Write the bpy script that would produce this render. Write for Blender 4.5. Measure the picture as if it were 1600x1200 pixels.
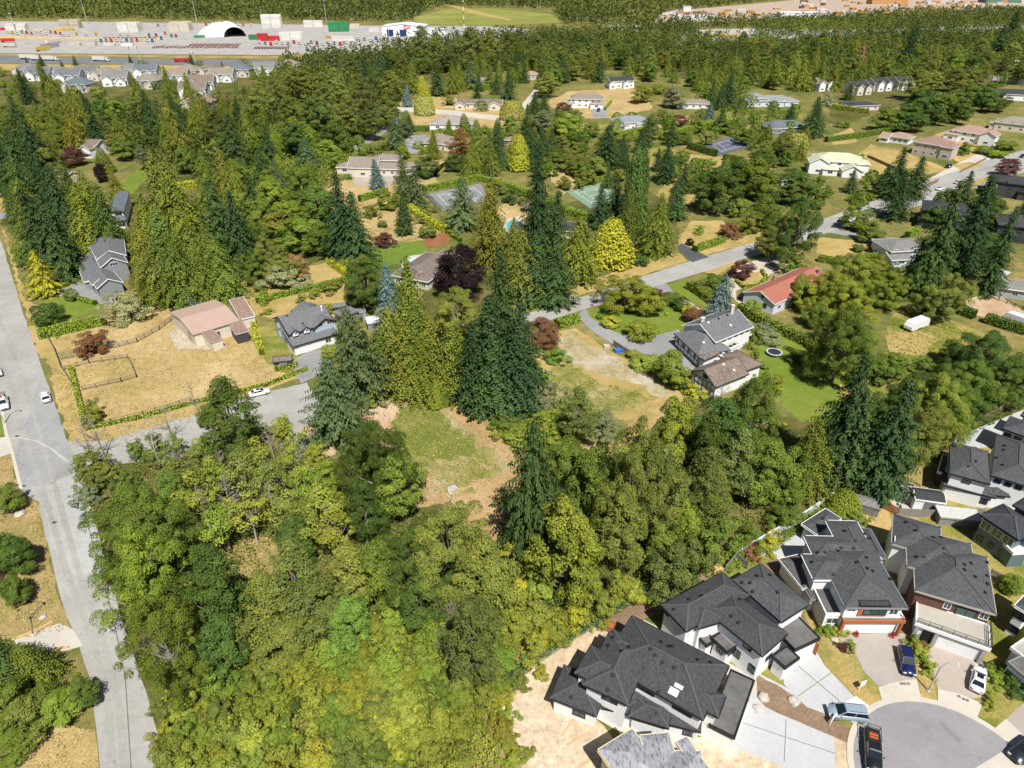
import bpy, bmesh, math, random
import numpy as np
from mathutils import Vector, Matrix
R = math.radians
random.seed(7)
for o in list(bpy.data.objects): bpy.data.objects.remove(o)
sc = bpy.context.scene
col = sc.collection

# ------------------------------------------------------------------ camera
FPX, TILT, CAMH = 1070.0, R(32.2), 86.0
FWD = Vector((0, math.cos(TILT), -math.sin(TILT))); UPV = Vector((0, math.sin(TILT), math.cos(TILT)))
cam = bpy.data.cameras.new('camera'); cam.sensor_width = 36; cam.lens = FPX/1600*36
cam.clip_start = 1; cam.clip_end = 6000
camo = bpy.data.objects.new('camera', cam); col.objects.link(camo)
camo.location = (0, 0, CAMH); camo.rotation_euler = (math.pi/2-TILT, 0, 0)
sc.camera = camo
def ray(px, py):
    return (FWD*FPX + Vector((1, 0, 0))*(px-800) + UPV*(600-py)).normalized()
def at(px, py, z=0.0):
    """the point at height z that the drone sees at this place"""
    d = ray(px, py); return Vector((0, 0, CAMH)) + d*((z-CAMH)/d.z)
def proj(p):
    v = Vector(p)-Vector((0, 0, CAMH)); f = v.dot(FWD)
    return 800+FPX*v.x/f, 600-FPX*v.dot(UPV)/f

# ------------------------------------------------------------------ light
SUND = ray(610, 1120)                 # direction the sunlight travels
w = bpy.data.worlds.new('World'); sc.world = w; w.use_nodes = True
nt = w.node_tree; bg = nt.nodes['Background']
sky = nt.nodes.new('ShaderNodeTexSky'); sky.sky_type = 'NISHITA'; sky.sun_disc = False
sky.sun_elevation = math.asin(-SUND.z); sky.sun_rotation = math.atan2(-SUND.x, -SUND.y)
sky.air_density = 1.0; sky.dust_density = 0.6; sky.ozone_density = 1.0
nt.links.new(sky.outputs[0], bg.inputs[0]); bg.inputs[1].default_value = 0.05
sun = bpy.data.lights.new('sun', 'SUN'); sun.energy = 5.0; sun.angle = R(0.5); sun.color = (1.0, 0.97, 0.915)
suno = bpy.data.objects.new('sun', sun); col.objects.link(suno); suno.location = (0, -50, 200)
suno.rotation_euler = SUND.to_track_quat('-Z', 'Y').to_euler()
sc.view_settings.view_transform = 'Standard'; sc.view_settings.look = 'None'
sc.view_settings.exposure = 0.3; sc.view_settings.gamma = 1.0
sc.render.engine = 'CYCLES'
sc.cycles.max_bounces = 5; sc.cycles.diffuse_bounces = 2; sc.cycles.glossy_bounces = 2
sc.cycles.transmission_bounces = 3; sc.cycles.transparent_max_bounces = 4
sc.cycles.caustics_reflective = False; sc.cycles.caustics_refractive = False

# ------------------------------------------------------------------ materials
MATS = {}
def newmat(name):
    m = bpy.data.materials.new(name); m.use_nodes = True
    return m, m.node_tree, m.node_tree.nodes['Principled BSDF']
def nd(t, kind, **kw):
    n = t.nodes.new(kind)
    for k, v in kw.items(): setattr(n, k, v)
    return n
def noise(t, scale, detail=4, rough=.6, coord='pos'):
    n = nd(t, 'ShaderNodeTexNoise'); n.inputs['Scale'].default_value = scale
    n.inputs['Detail'].default_value = detail; n.inputs['Roughness'].default_value = rough
    if coord == 'pos':
        g = t.nodes.get('GEO') or nd(t, 'ShaderNodeNewGeometry'); g.name = 'GEO'
        t.links.new(g.outputs['Position'], n.inputs['Vector'])
    else:
        g = t.nodes.get('TC') or nd(t, 'ShaderNodeTexCoord'); g.name = 'TC'
        t.links.new(g.outputs['Object'], n.inputs['Vector'])
    return n.outputs['Fac']
def ramp(t, fac, stops):
    r = nd(t, 'ShaderNodeValToRGB'); e = r.color_ramp.elements
    while len(e) < len(stops): e.new(.5)
    for x, (p, c) in zip(e, stops): x.position = p; x.color = (*c, 1)
    t.links.new(fac, r.inputs[0]); return r.outputs[0]
def mix(t, fac, a, b, mode='MIX'):
    m = nd(t, 'ShaderNodeMix', data_type='RGBA', blend_type=mode)
    for s, v in ((m.inputs[0], fac), (m.inputs[6], a), (m.inputs[7], b)):
        if isinstance(v, (int, float)): s.default_value = v
        elif isinstance(v, tuple): s.default_value = (*v, 1)
        else: t.links.new(v, s)
    return m.outputs[2]
def sc3(c, k): return tuple(min(.95, x*k) for x in c)
def bump(t, b, fac, strength, dist):
    n = nd(t, 'ShaderNodeBump'); n.inputs['Strength'].default_value = strength; n.inputs['Distance'].default_value = dist
    t.links.new(fac, n.inputs['Height']); t.links.new(n.outputs[0], b.inputs['Normal'])

def plain(name, c, rough=.6, var=.12, scale=1.5, metal=0, spec=.3):
    if name in MATS: return MATS[name]
    m, t, b = newmat(name)
    cc = ramp(t, noise(t, scale, 5, .65), [(.3, sc3(c, 1-var)), (.7, sc3(c, 1+var))])
    t.links.new(cc, b.inputs['Base Color']); b.inputs['Roughness'].default_value = rough
    b.inputs['Metallic'].default_value = metal; b.inputs['Specular IOR Level'].default_value = spec
    MATS[name] = m; return m
def shingle(name, c, var=.35):
    """asphalt shingles: mottled tabs in courses, slight weathering"""
    if name in MATS: return MATS[name]
    m, t, b = newmat(name)
    g = nd(t, 'ShaderNodeNewGeometry'); g.name = 'GEO'
    v = nd(t, 'ShaderNodeTexVoronoi'); v.inputs['Scale'].default_value = 4.5
    t.links.new(g.outputs['Position'], v.inputs['Vector'])
    tab = ramp(t, v.outputs['Color'], [(.1, sc3(c, 1-var)), (.9, sc3(c, 1+var))])
    wv = nd(t, 'ShaderNodeTexWave', wave_type='BANDS', bands_direction='Z'); wv.inputs['Scale'].default_value = 2.6
    wv.inputs['Distortion'].default_value = .6; wv.inputs['Detail'].default_value = 1
    t.links.new(g.outputs['Position'], wv.inputs['Vector'])
    crs = ramp(t, wv.outputs['Fac'], [(0, (.74,)*3), (.3, (1,)*3)])
    wea = ramp(t, noise(t, .22, 5), [(.3, (.92,)*3), (.7, (1.08, 1.07, 1.05))])
    fin = mix(t, .55, mix(t, 1., tab, crs, 'MULTIPLY'), mix(t, 1., tab, wea, 'MULTIPLY'))
    gr = ramp(t, noise(t, 18, 3, .8), [(.3, (.75,)*3), (.72, (1.3,)*3)])
    fin = mix(t, 1., fin, gr, 'MULTIPLY')
    t.links.new(fin, b.inputs['Base Color']); b.inputs['Roughness'].default_value = .95; b.inputs['Specular IOR Level'].default_value = .08
    bump(t, b, wv.outputs['Fac'], .35, .02)
    MATS[name] = m; return m
def grass(name, stops, s1=.035, s2=.35, fine=3.5, extra=None, bmp=.5):
    """stops: three or four colours from lush to bare, mixed at several scales"""
    if name in MATS: return MATS[name]
    m, t, b = newmat(name)
    n1 = noise(t, s1, 5, .62); n2 = noise(t, s2, 6, .7); n3 = noise(t, fine, 4, .75)
    a = nd(t, 'ShaderNodeMath', operation='MULTIPLY'); a.inputs[1].default_value = .55; t.links.new(n1, a.inputs[0])
    c = nd(t, 'ShaderNodeMath', operation='MULTIPLY_ADD'); c.inputs[1].default_value = .45
    t.links.new(n2, c.inputs[0]); t.links.new(a.outputs[0], c.inputs[2])
    k = len(stops)
    base = ramp(t, c.outputs[0], [(.36+.28*i/(k-1), s) for i, s in enumerate(stops)])
    fin = mix(t, 1., base, ramp(t, n3, [(.28, (.62,)*3), (.72, (1.28, 1.26, 1.2))]), 'MULTIPLY')
    t.links.new(fin, b.inputs['Base Color']); b.inputs['Roughness'].default_value = .95; b.inputs['Specular IOR Level'].default_value = .1
    bump(t, b, n3, bmp, .12)
    MATS[name] = m; return m
def paving(name, c, crack=.5, var=.1, patch=.12):
    """asphalt or concrete: patches, wheel wear, fine aggregate"""
    if name in MATS: return MATS[name]
    m, t, b = newmat(name)
    p1 = ramp(t, noise(t, .09, 4, .6), [(.35, sc3(c, 1-patch)), (.65, sc3(c, 1+patch))])
    p2 = ramp(t, noise(t, 1.1, 6, .7), [(.3, (1-var,)*3), (.7, (1+var,)*3)])
    p3 = ramp(t, noise(t, 14, 3, .8), [(.3, (.9,)*3), (.7, (1.1,)*3)])
    f = mix(t, 1., mix(t, 1., p1, p2, 'MULTIPLY'), p3, 'MULTIPLY')
    v = nd(t, 'ShaderNodeTexVoronoi', feature='DISTANCE_TO_EDGE'); v.inputs['Scale'].default_value = .16
    g = t.nodes['GEO']; nz = nd(t, 'ShaderNodeTexNoise'); nz.inputs['Scale'].default_value = .5
    t.links.new(g.outputs['Position'], nz.inputs['Vector'])
    ad = nd(t, 'ShaderNodeVectorMath', operation='MULTIPLY_ADD'); ad.inputs[1].default_value = (4, 4, 4)
    t.links.new(nz.outputs['Color'], ad.inputs[0]); t.links.new(g.outputs['Position'], ad.inputs[2]); t.links.new(ad.outputs[0], v.inputs['Vector'])
    cr = ramp(t, v.outputs['Distance'], [(0, (1-crack*.5,)*3), (.012, (1,)*3)])
    f = mix(t, 1., f, cr, 'MULTIPLY')
    t.links.new(f, b.inputs['Base Color']); b.inputs['Roughness'].default_value = .9; b.inputs['Specular IOR Level'].default_value = .2
    MATS[name] = m; return m
def glass(name='window_glass', c=(.02, .03, .035)):
    if name in MATS: return MATS[name]
    m, t, b = newmat(name); b.inputs['Base Color'].default_value = (*c, 1); b.inputs['Roughness'].default_value = .06
    b.inputs['Specular IOR Level'].default_value = .8; MATS[name] = m; return m
def paint(name, c, coat=.6, rough=.35, metal=0):
    if name in MATS: return MATS[name]
    m, t, b = newmat(name); cc = ramp(t, noise(t, 2.5, 4, .6, 'obj'), [(.3, sc3(c, .93)), (.7, sc3(c, 1.05))])
    t.links.new(cc, b.inputs['Base Color']); b.inputs['Roughness'].default_value = rough; b.inputs['Metallic'].default_value = metal
    b.inputs['Coat Weight'].default_value = coat; b.inputs['Coat Roughness'].default_value = .08; MATS[name] = m; return m
def foliage():
    if 'foliage' in MATS: return MATS['foliage']
    m, t, b = newmat('foliage')
    oi = nd(t, 'ShaderNodeObjectInfo'); at_ = nd(t, 'ShaderNodeAttribute', attribute_name='tone')
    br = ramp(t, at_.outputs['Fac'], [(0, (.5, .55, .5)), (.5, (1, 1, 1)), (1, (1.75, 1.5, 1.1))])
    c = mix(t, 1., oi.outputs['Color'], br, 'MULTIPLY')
    t.links.new(c, b.inputs['Base Color']); b.inputs['Roughness'].default_value = .6; b.inputs['Specular IOR Level'].default_value = .07
    tr = nd(t, 'ShaderNodeBsdfTranslucent'); t.links.new(mix(t, 1., c, (1.25, 1.3, .55), 'MULTIPLY'), tr.inputs[0])
    ms = nd(t, 'ShaderNodeMixShader'); ms.inputs[0].default_value = .2
    t.links.new(b.outputs[0], ms.inputs[1]); t.links.new(tr.outputs[0], ms.inputs[2])
    t.links.new(ms.outputs[0], t.nodes['Material Output'].inputs[0])
    MATS['foliage'] = m; return m
def bark(name='bark', c=(.13, .10, .075)): return plain(name, c, .9, .35, 4)

# ------------------------------------------------------------------ mesh helpers
class MB:
    def __init__(s): s.v = []; s.f = []
    def poly(s, pts):
        i = len(s.v); s.v += [tuple(p) for p in pts]; s.f.append(tuple(range(i, i+len(pts)))); return s
    def prism(s, pts, z0, z1):
        """closed prism over a ground outline (list of xy), counter-clockwise or not"""
        n = len(pts); i = len(s.v)
        s.v += [(p[0], p[1], z0) for p in pts]+[(p[0], p[1], z1) for p in pts]
        s.f.append(tuple(range(i+n-1, i-1, -1))); s.f.append(tuple(range(i+n, i+2*n)))
        for k in range(n): s.f.append((i+k, i+(k+1) % n, i+n+(k+1) % n, i+n+k))
        return s
    def box(s, o, u, v, w_, lu, lv, lw):
        """box from corner o along unit vectors u, v, w"""
        o = Vector(o); i = len(s.v)
        for c in ((0, 0, 0), (1, 0, 0), (1, 1, 0), (0, 1, 0), (0, 0, 1), (1, 0, 1), (1, 1, 1), (0, 1, 1)):
            s.v.append(tuple(o+u*(c[0]*lu)+v*(c[1]*lv)+w_*(c[2]*lw)))
        for q in ((0, 3, 2, 1), (4, 5, 6, 7), (0, 1, 5, 4), (1, 2, 6, 5), (2, 3, 7, 6), (3, 0, 4, 7)): s.f.append(tuple(i+a for a in q))
        return s
    def cbox(s, c, sx, sy, sz):
        return s.box((c[0]-sx/2, c[1]-sy/2, c[2]-sz/2), X, Y, Z, sx, sy, sz)
    def bar(s, a, b, wd, ht=None):
        a, b = Vector(a), Vector(b); d = (b-a); L = d.length
        if L < 1e-6: return s
        d /= L; sd = d.cross(Z); sd = sd.normalized() if sd.length > 1e-4 else X.copy(); up = sd.cross(d)
        ht = ht or wd
        return s.box(a-sd*wd/2-up*ht/2, d, sd, up, L, wd, ht)
    def tube(s, pts, rads, n=6, cap=True):
        rings = []
        for k, p in enumerate(pts):
            p = Vector(p); d = Vector(pts[min(k+1, len(pts)-1)])-Vector(pts[max(k-1, 0)]); d.normalize()
            a = d.cross(Z) if abs(d.z) < .95 else d.cross(X); a.normalize(); b = d.cross(a)
            i = len(s.v); rings.append(i)
            for j in range(n):
                t = 2*math.pi*j/n; s.v.append(tuple(p+(a*math.cos(t)+b*math.sin(t))*rads[k]))
        for k in range(len(rings)-1):
            for j in range(n):
                s.f.append((rings[k]+j, rings[k]+(j+1) % n, rings[k+1]+(j+1) % n, rings[k+1]+j))
        if cap:
            s.f.append(tuple(rings[0]+j for j in range(n))[::-1]); s.f.append(tuple(rings[-1]+j for j in range(n)))
        return s
    def mesh(s, name, m):
        me = bpy.data.meshes.new(name); me.from_pydata(s.v, [], s.f); me.materials.append(m)
        bm = bmesh.new(); bm.from_mesh(me); bmesh.ops.recalc_face_normals(bm, faces=bm.faces); bm.to_mesh(me); bm.free()
        return me
    def build(s, name, m, parent=None, smooth=False):
        if parent is not None:
            off = world_of(parent); s.v = [tuple(Vector(p)-off) for p in s.v]
        me = s.mesh(name, m)
        if smooth: me.polygons.foreach_set('use_smooth', [True]*len(me.polygons))
        o = bpy.data.objects.new(name, me); col.objects.link(o)
        if parent is not None: o.parent = parent
        return o
X, Y, Z = Vector((1, 0, 0)), Vector((0, 1, 0)), Vector((0, 0, 1))
def world_of(o):
    p = Vector((0, 0, 0))
    while o is not None: p += Vector(o.location); o = o.parent
    return p
def tag(o, label=None, cat=None, group=None, kind=None):
    for k, v in (('label', label), ('category', cat), ('group', group), ('kind', kind)):
        if v: o[k] = v
    return o
def empty(name, loc, label=None, cat=None, group=None):
    o = bpy.data.objects.new(name, None); o.location = loc; o.empty_display_size = .5; col.objects.link(o)
    return tag(o, label, cat, group)
def copy_tree(o, parent=None, color=None):
    c = o.copy(); col.objects.link(c); c.parent = parent
    for ch in o.children: copy_tree(ch, c)
    return c
LAND = []          # things one can find, for saying where a tree stands
def landmark(px, py, phrase): LAND.append((px, py, phrase))

# ------------------------------------------------------------------ flat surfaces
def jag(pts, step, amp, rng):
    out = []
    for i, a in enumerate(pts):
        b = pts[(i+1) % len(pts)]; d = b-a; n = max(1, int(d.length/step)); nn = Vector((-d.y, d.x, 0)).normalized()
        for k in range(n):
            p = a+d*(k/n)
            if 0 < k: p = p+nn*rng.uniform(-amp, amp)
            else: p = p+Vector((rng.uniform(-amp, amp), rng.uniform(-amp, amp), 0))*.5
            out.append(p)
    return out
NSHEET = [0]
def sheet(name, px, m, z=.02, amp=0, step=1.6, kind='structure', label=None, cat=None, pts=None):
    rng = random.Random(name+str(px)[:40]); NSHEET[0] += 1; z += .0011*(NSHEET[0] % 9)
    P = [at(*p) for p in px] if pts is None else [Vector(p) for p in pts]
    P = [Vector((p.x, p.y, 0)) for p in P]
    if amp:
        dist = sum(p.length for p in P)/len(P); k = max(1, dist/140)
        P = jag(P, step*k, amp*k, rng)
    bm = bmesh.new(); vs = [bm.verts.new((p.x, p.y, z)) for p in P]
    f = bm.faces.new(vs); f.normal_update()
    if f.normal.z < 0: f.normal_flip()
    bmesh.ops.triangulate(bm, faces=[f])
    me = bpy.data.meshes.new(name); bm.to_mesh(me); bm.free(); me.materials.append(m)
    o = bpy.data.objects.new(name, me); col.objects.link(o); tag(o, label, cat, None, kind)
    return o
def strip(name, line, width, m, z=.03, amp=0, **kw):
    """a road or path along px points; width in metres (one value or one per point)"""
    P = [at(*p) for p in line]; wd = width if isinstance(width, (list, tuple)) else [width]*len(P)
    Lf, Rt = [], []
    for i, p in enumerate(P):
        d = (P[min(i+1, len(P)-1)]-P[max(i-1, 0)]); n = Vector((-d.y, d.x, 0)).normalized()
        Lf.append(p+n*wd[i]/2); Rt.append(p-n*wd[i]/2)
    return sheet(name, [], m, z, amp, pts=Lf+Rt[::-1], **kw)
def inside(poly, x, y):
    c = False; j = len(poly)-1
    for i in range(len(poly)):
        xi, yi = poly[i][0], poly[i][1]; xj, yj = poly[j][0], poly[j][1]
        if (yi > y) != (yj > y) and x < (xj-xi)*(y-yi)/(yj-yi)+xi: c = not c
        j = i
    return c
# ================================================================== the ground and its surfaces
DRY = [(.24, .215, .065), (.37, .285, .10), (.46, .33, .135), (.52, .385, .19)]
MG = grass('dry_meadow', [(.085, .112, .028), (.135, .15, .04), (.23, .195, .066), (.34, .26, .105)])
MDRY = grass('dry_grass', DRY, .05, .3)
MGOLD = grass('golden_grass', [(.27, .225, .075), (.40, .295, .125), (.47, .35, .165), (.55, .43, .235)], .06, .45)
MLAWN = grass('mown_lawn', [(.115, .18, .022), (.16, .215, .032), (.225, .24, .05)], .06, .4, 4)
MBRIGHT = grass('watered_lawn', [(.11, .18, .025), (.15, .215, .035), (.2, .245, .05)], .06, .4, 4)
MROUGH = grass('rough_field', [(.12, .165, .025), (.19, .205, .04), (.32, .27, .085), (.42, .315, .13)], .07, .3)
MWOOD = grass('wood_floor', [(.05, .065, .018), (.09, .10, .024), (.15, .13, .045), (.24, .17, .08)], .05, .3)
MYEL = grass('dry_brush', [(.16, .175, .045), (.28, .235, .08), (.38, .28, .125), (.45, .33, .16)], .06, .35)
MDIRT = grass('bare_dirt', [(.40, .27, .17), (.50, .36, .24), (.60, .46, .33)], .09, .5, 2.5)
MSAND = grass('graded_sand', [(.50, .375, .25), (.585, .46, .325), (.66, .55, .42)], .06, .25, .9, bmp=.25)
MBROWN = grass('brown_soil', [(.19, .125, .08), (.24, .165, .11), (.29, .21, .145)], .1, .7, 3, bmp=.3)
MBARK = grass('bark_mulch', [(.20, .075, .035), (.27, .11, .05), (.34, .17, .08)], .1, .7, 3)
MGRAV = grass('pale_gravel', [(.34, .285, .20), (.46, .395, .30), (.56, .495, .40)], .1, .6, 5)
MRUB = grass('rubble_and_weeds', [(.14, .175, .035), (.24, .235, .07), (.36, .30, .14), (.47, .40, .27)], .1, .45, 4)
MROAD = paving('worn_asphalt', (.345, .332, .305), .35)
MROAD2 = paving('patched_asphalt', (.29, .29, .283), .5)
MASPH = paving('driveway_asphalt', (.27, .265, .26), .5)
MBLK = paving('fresh_asphalt', (.085, .088, .095), .2)
MCUL = paving('court_asphalt', (.275, .262, .262), .35, .07)
MCONC = paving('concrete', (.455, .452, .45), .15, .06, .06)
MCONCW = paving('warm_concrete', (.50, .46, .395), .2, .06, .08)
MAGG = paving('exposed_aggregate', (.37, .325, .285), .1, .06, .06)
MYARD = paving('yard_concrete', (.37, .35, .325), .2, .08, .14)
MHWY = paving('highway_asphalt', (.17, .172, .18), .2)
MKERB = paving('kerb_concrete', (.53, .48, .405), .1, .05, .05)
MPOOL = None

G = bpy.data.meshes.new('ground')
xs = [-6000, -1500, -400, 0, 400, 1500, 6000]; ys = [-300, 0, 60, 150, 400, 900, 2000, 6000]
G.from_pydata([(x, y, 0) for y in ys for x in xs], [], [(j*7+i, j*7+i+1, (j+1)*7+i+1, (j+1)*7+i) for j in range(7) for i in range(6)])
G.materials.append(MG); go = bpy.data.objects.new('ground', G); col.objects.link(go); go['kind'] = 'structure'

S = sheet
# ---- left: road, verges, pasture
S('verge', [(75, 560), (86, 620), (108, 690), (118, 700), (200, 700), (330, 650), (420, 600), (120, 600), (70, 480), (40, 470), (10, 370), (0, 345), (60, 560)], MDRY, .015, .4)
S('pasture', [(80, 532), (150, 512), (270, 480), (300, 500), (322, 540), (390, 500), (430, 580), (470, 590), (330, 640), (210, 670), (134, 672), (115, 610)], MGOLD, .02, .5)
S('pasture', [(95, 525), (200, 480), (285, 470), (290, 485), (200, 530), (110, 560), (85, 545)], MGOLD, .03, .5)
S('driveway', [(262, 520), (300, 495), (320, 540), (350, 532), (352, 545), (275, 546)], MGRAV, .04, .4)
S('lawn', [(70, 470), (110, 455), (160, 470), (165, 480), (60, 520), (55, 500)], MLAWN, .035, .3)
S('lawn', [(385, 520), (440, 500), (455, 548), (470, 560), (445, 575), (420, 570)], MROUGH, .035, .3)
S('driveway', [(455, 565), (480, 550), (505, 545), (520, 570), (500, 585), (470, 600)], MASPH, .045, .2)
S('driveway', [(93, 455), (118, 440), (150, 450), (165, 462), (190, 460), (195, 470), (160, 476), (120, 468), (90, 462)], MASPH, .045, .2)
S('field', [(375, 440), (530, 405), (545, 455), (400, 480), (370, 460)], MDRY, .02, .5)
S('field', [(390, 475), (540, 445), (560, 470), (520, 520), (430, 500), (385, 490)], MDRY, .025, .5)
left_road = [(-60, 220), (-40, 260), (-12, 330), (4, 385), (17, 425), (33, 480), (52, 532), (66, 575), (77, 605), (88, 640), (103, 685), (112, 698), (124, 722), (132, 760), (150, 820), (165, 880), (188, 960), (210, 1030), (228, 1082), (242, 1130), (262, 1205), (290, 1310), (180, 1310), (158, 1205), (151, 1137), (142, 1062), (114, 985), (96, 937), (86, 900), (75, 850), (60, 785), (44, 776), (31, 765), (17, 708), (9, 680), (0, 632), (-30, 540), (-75, 420), (-110, 330), (-150, 260), (-180, 220)]
S('road', left_road, MROAD, .06, .12, 2.5)
S('road_patch', [(60, 600), (78, 608), (103, 684), (118, 712), (126, 735), (66, 758), (34, 765), (22, 720), (30, 690)], MROAD2, .075, .15)
S('road_patch', [(66, 760), (128, 738), (150, 830), (165, 890), (120, 900), (78, 850)], paving('pale_asphalt', (.375, .37, .355), .3), .076, .15)
S('side_road', [(108, 690), (160, 690), (260, 662), (330, 640), (390, 620), (480, 598), (506, 640), (482, 662), (498, 690), (524, 702), (500, 714), (472, 694), (452, 664), (400, 668), (270, 712), (120, 738)], MROAD, .07, .25)
S('dirt_driveway', [(470, 662), (490, 668), (525, 700), (545, 700), (510, 716), (485, 700)], MDIRT, .085, .3)
S('pavement', [(0, 640), (8, 682), (17, 710), (31, 768), (36, 764), (22, 706), (13, 678), (4, 634)], MKERB, .14, 0)
S('driveway', [(-60, 690), (10, 683), (17, 710), (-60, 735)], MCONCW, .12, 0)
S('verge', [(-80, 600), (-3, 640), (9, 680), (-80, 690)], MBRIGHT, .05, .2)
S('verge', [(-80, 735), (16, 711), (30, 768), (58, 785), (72, 850), (85, 905), (95, 940), (110, 985), (25, 1000), (-80, 1010)], MYEL, .045, .4)
S('verge', [(-60, 1080), (60, 1120), (148, 1140), (156, 1205), (170, 1300), (-60, 1300)], MGOLD, .045, .4)
S('driveway', [(20, 1000), (60, 985), (92, 974), (116, 985), (130, 1010), (85, 1020), (30, 1012)], MCONCW, .065, .2)
# ---- centre: cleared lot, woods floor
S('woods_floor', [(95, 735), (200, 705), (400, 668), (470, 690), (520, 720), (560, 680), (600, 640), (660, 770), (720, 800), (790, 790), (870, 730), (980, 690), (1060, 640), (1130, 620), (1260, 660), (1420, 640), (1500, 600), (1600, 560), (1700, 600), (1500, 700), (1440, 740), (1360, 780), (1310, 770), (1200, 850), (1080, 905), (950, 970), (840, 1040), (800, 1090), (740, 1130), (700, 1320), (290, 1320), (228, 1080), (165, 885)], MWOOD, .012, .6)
S('dry_clearing', [(330, 850), (420, 840), (470, 900), (400, 960), (340, 930)], MYEL, .03, .5)
S('cleared_lot', [(565, 640), (600, 615), (700, 612), (740, 620), (770, 650), (800, 690), (815, 740), (800, 800), (820, 900), (790, 900), (700, 790), (640, 790), (600, 720)], grass('russet_soil', [(.25, .215, .075), (.38, .26, .12), (.45, .30, .15), (.50, .37, .22)], .07, .4), .03, .8)
S('lot_track', [(570, 640), (600, 618), (660, 617), (690, 625), (625, 640), (605, 668), (595, 690), (575, 660)], MDIRT, .045, .4)
S('lot_lawn', [(612, 660), (625, 638), (665, 628), (692, 650), (705, 672), (740, 680), (742, 705), (700, 720), (650, 715), (618, 690)], grass('lot_grass', [(.115, .165, .025), (.165, .195, .04), (.27, .25, .08)], .08, .4), .055, 1.1)
S('lot_lawn', [(615, 690), (700, 718), (738, 700), (770, 702), (785, 730), (770, 750), (700, 760), (670, 740), (640, 730)], MRUB, .05, 1.2)
S('stone_edging', [(668, 628), (680, 632), (735, 675), (728, 684), (712, 676), (690, 650)], MRUB, .06, .9)
S('stone_edging', [(765, 700), (772, 698), (800, 728), (790, 740), (775, 735)], MRUB, .06, .9)
S('stone_edging', [(675, 745), (690, 748), (708, 765), (740, 762), (742, 770), (705, 775), (690, 768)], MRUB, .061, .9)
S('building_plot', [(862, 520), (900, 512), (940, 540), (1000, 575), (1062, 612), (1070, 630), (1000, 660), (880, 640), (845, 590), (830, 540)], MDRY, .03, .4)
S('gravel_pad', [(860, 530), (895, 518), (935, 545), (1000, 582), (1058, 612), (1045, 625), (990, 600), (930, 580), (880, 560)], grass('weedy_gravel', [(.22, .20, .07), (.36, .30, .16), (.46, .40, .30), (.55, .49, .39)], .09, .5, 4), .045, 1.3)
S('weedy_patch', [(850, 585), (885, 565), (940, 600), (1000, 612), (1030, 622), (980, 640), (900, 650), (855, 620)], MRUB, .05, 1.3)
S('dirt_patch', [(870, 680), (930, 680), (965, 690), (1000, 640), (1050, 612), (1062, 622), (985, 710), (910, 712)], MGOLD, .055, .4)
S('brush_patch', [(790, 880), (830, 860), (850, 960), (920, 930), (880, 1000), (820, 1050), (790, 1020), (780, 930)], MYEL, .03, .5)
# ---- tudor house plot
S('verge', [(822, 490), (820, 475), (850, 462), (900, 448), (990, 410), (1060, 395), (1075, 408), (990, 434), (880, 470)], MDRY, .02, .3)
S('lawn', [(915, 490), (945, 478), (1000, 470), (1060, 478), (1080, 500), (1070, 520), (1020, 530), (960, 520), (930, 505)], MLAWN, .04, .3)
S('lawn', [(1040, 445), (1070, 435), (1110, 470), (1100, 480), (1060, 460)], MLAWN, .041, .3)
S('driveway', [(902, 494), (914, 482), (925, 498), (960, 518), (1000, 532), (1060, 515), (1080, 550), (1085, 580), (1060, 585), (1010, 555), (960, 540), (925, 518)], MASPH, .06, .15)
S('driveway', [(1018, 449), (1040, 443), (1052, 455), (1032, 458)], MASPH, .062, .1)
S('footpath', [(1045, 466), (1058, 460), (1120, 500), (1112, 506)], MKERB, .055, .1)
S('lawn', [(1180, 500), (1230, 520), (1290, 560), (1330, 590), (1400, 620), (1390, 650), (1300, 665), (1250, 660), (1200, 610), (1180, 560)], MLAWN, .04, .5)
S('dry_patch', [(1310, 600), (1350, 605), (1390, 625), (1360, 640), (1325, 630)], MDRY, .05, .4)
S('field', [(1390, 500), (1420, 478), (1460, 490), (1520, 515), (1550, 530), (1500, 580), (1440, 570), (1380, 560)], MROUGH, .03, .5)
S('dry_patch', [(1385, 525), (1430, 515), (1470, 530), (1440, 555), (1390, 550)], MDRY, .045, .5)
S('gravel_yard', [(1510, 470), (1545, 452), (1620, 500), (1660, 540), (1600, 520), (1560, 500), (1510, 490)], MDIRT, .045, .3)
S('driveway', [(1520, 450), (1560, 420), (1580, 425), (1545, 452)], MCONC, .05, .1)
# red roofed house
S('forecourt', [(1140, 430), (1165, 412), (1215, 395), (1240, 415), (1200, 430), (1150, 455), (1150, 470), (1170, 460), (1160, 480), (1140, 460)], paving('pale_paving', (.52, .45, .37), .2), .05, .1)
S('verge', [(1098, 425), (1130, 412), (1150, 408), (1150, 412), (1120, 430)], MDRY, .04, .2)
S('island_bed', [(1150, 440), (1155, 425), (1190, 425), (1198, 435), (1180, 447), (1160, 448)], MDRY, .065, .2)
S('driveway', [(1058, 388), (1064, 380), (1108, 402), (1082, 410)], MBLK, .065, .1)
S('field', [(1060, 375), (1080, 345), (1130, 345), (1140, 370), (1200, 360), (1200, 374), (1080, 404), (1062, 385)], MDRY, .03, .4)
S('lawn', [(1280, 370), (1330, 375), (1390, 385), (1360, 410), (1320, 415), (1275, 395)], MDRY, .035, .3)
S('driveway', [(1285, 362), (1310, 355), (1380, 378), (1375, 388), (1330, 370)], MASPH, .05, .1)
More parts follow.
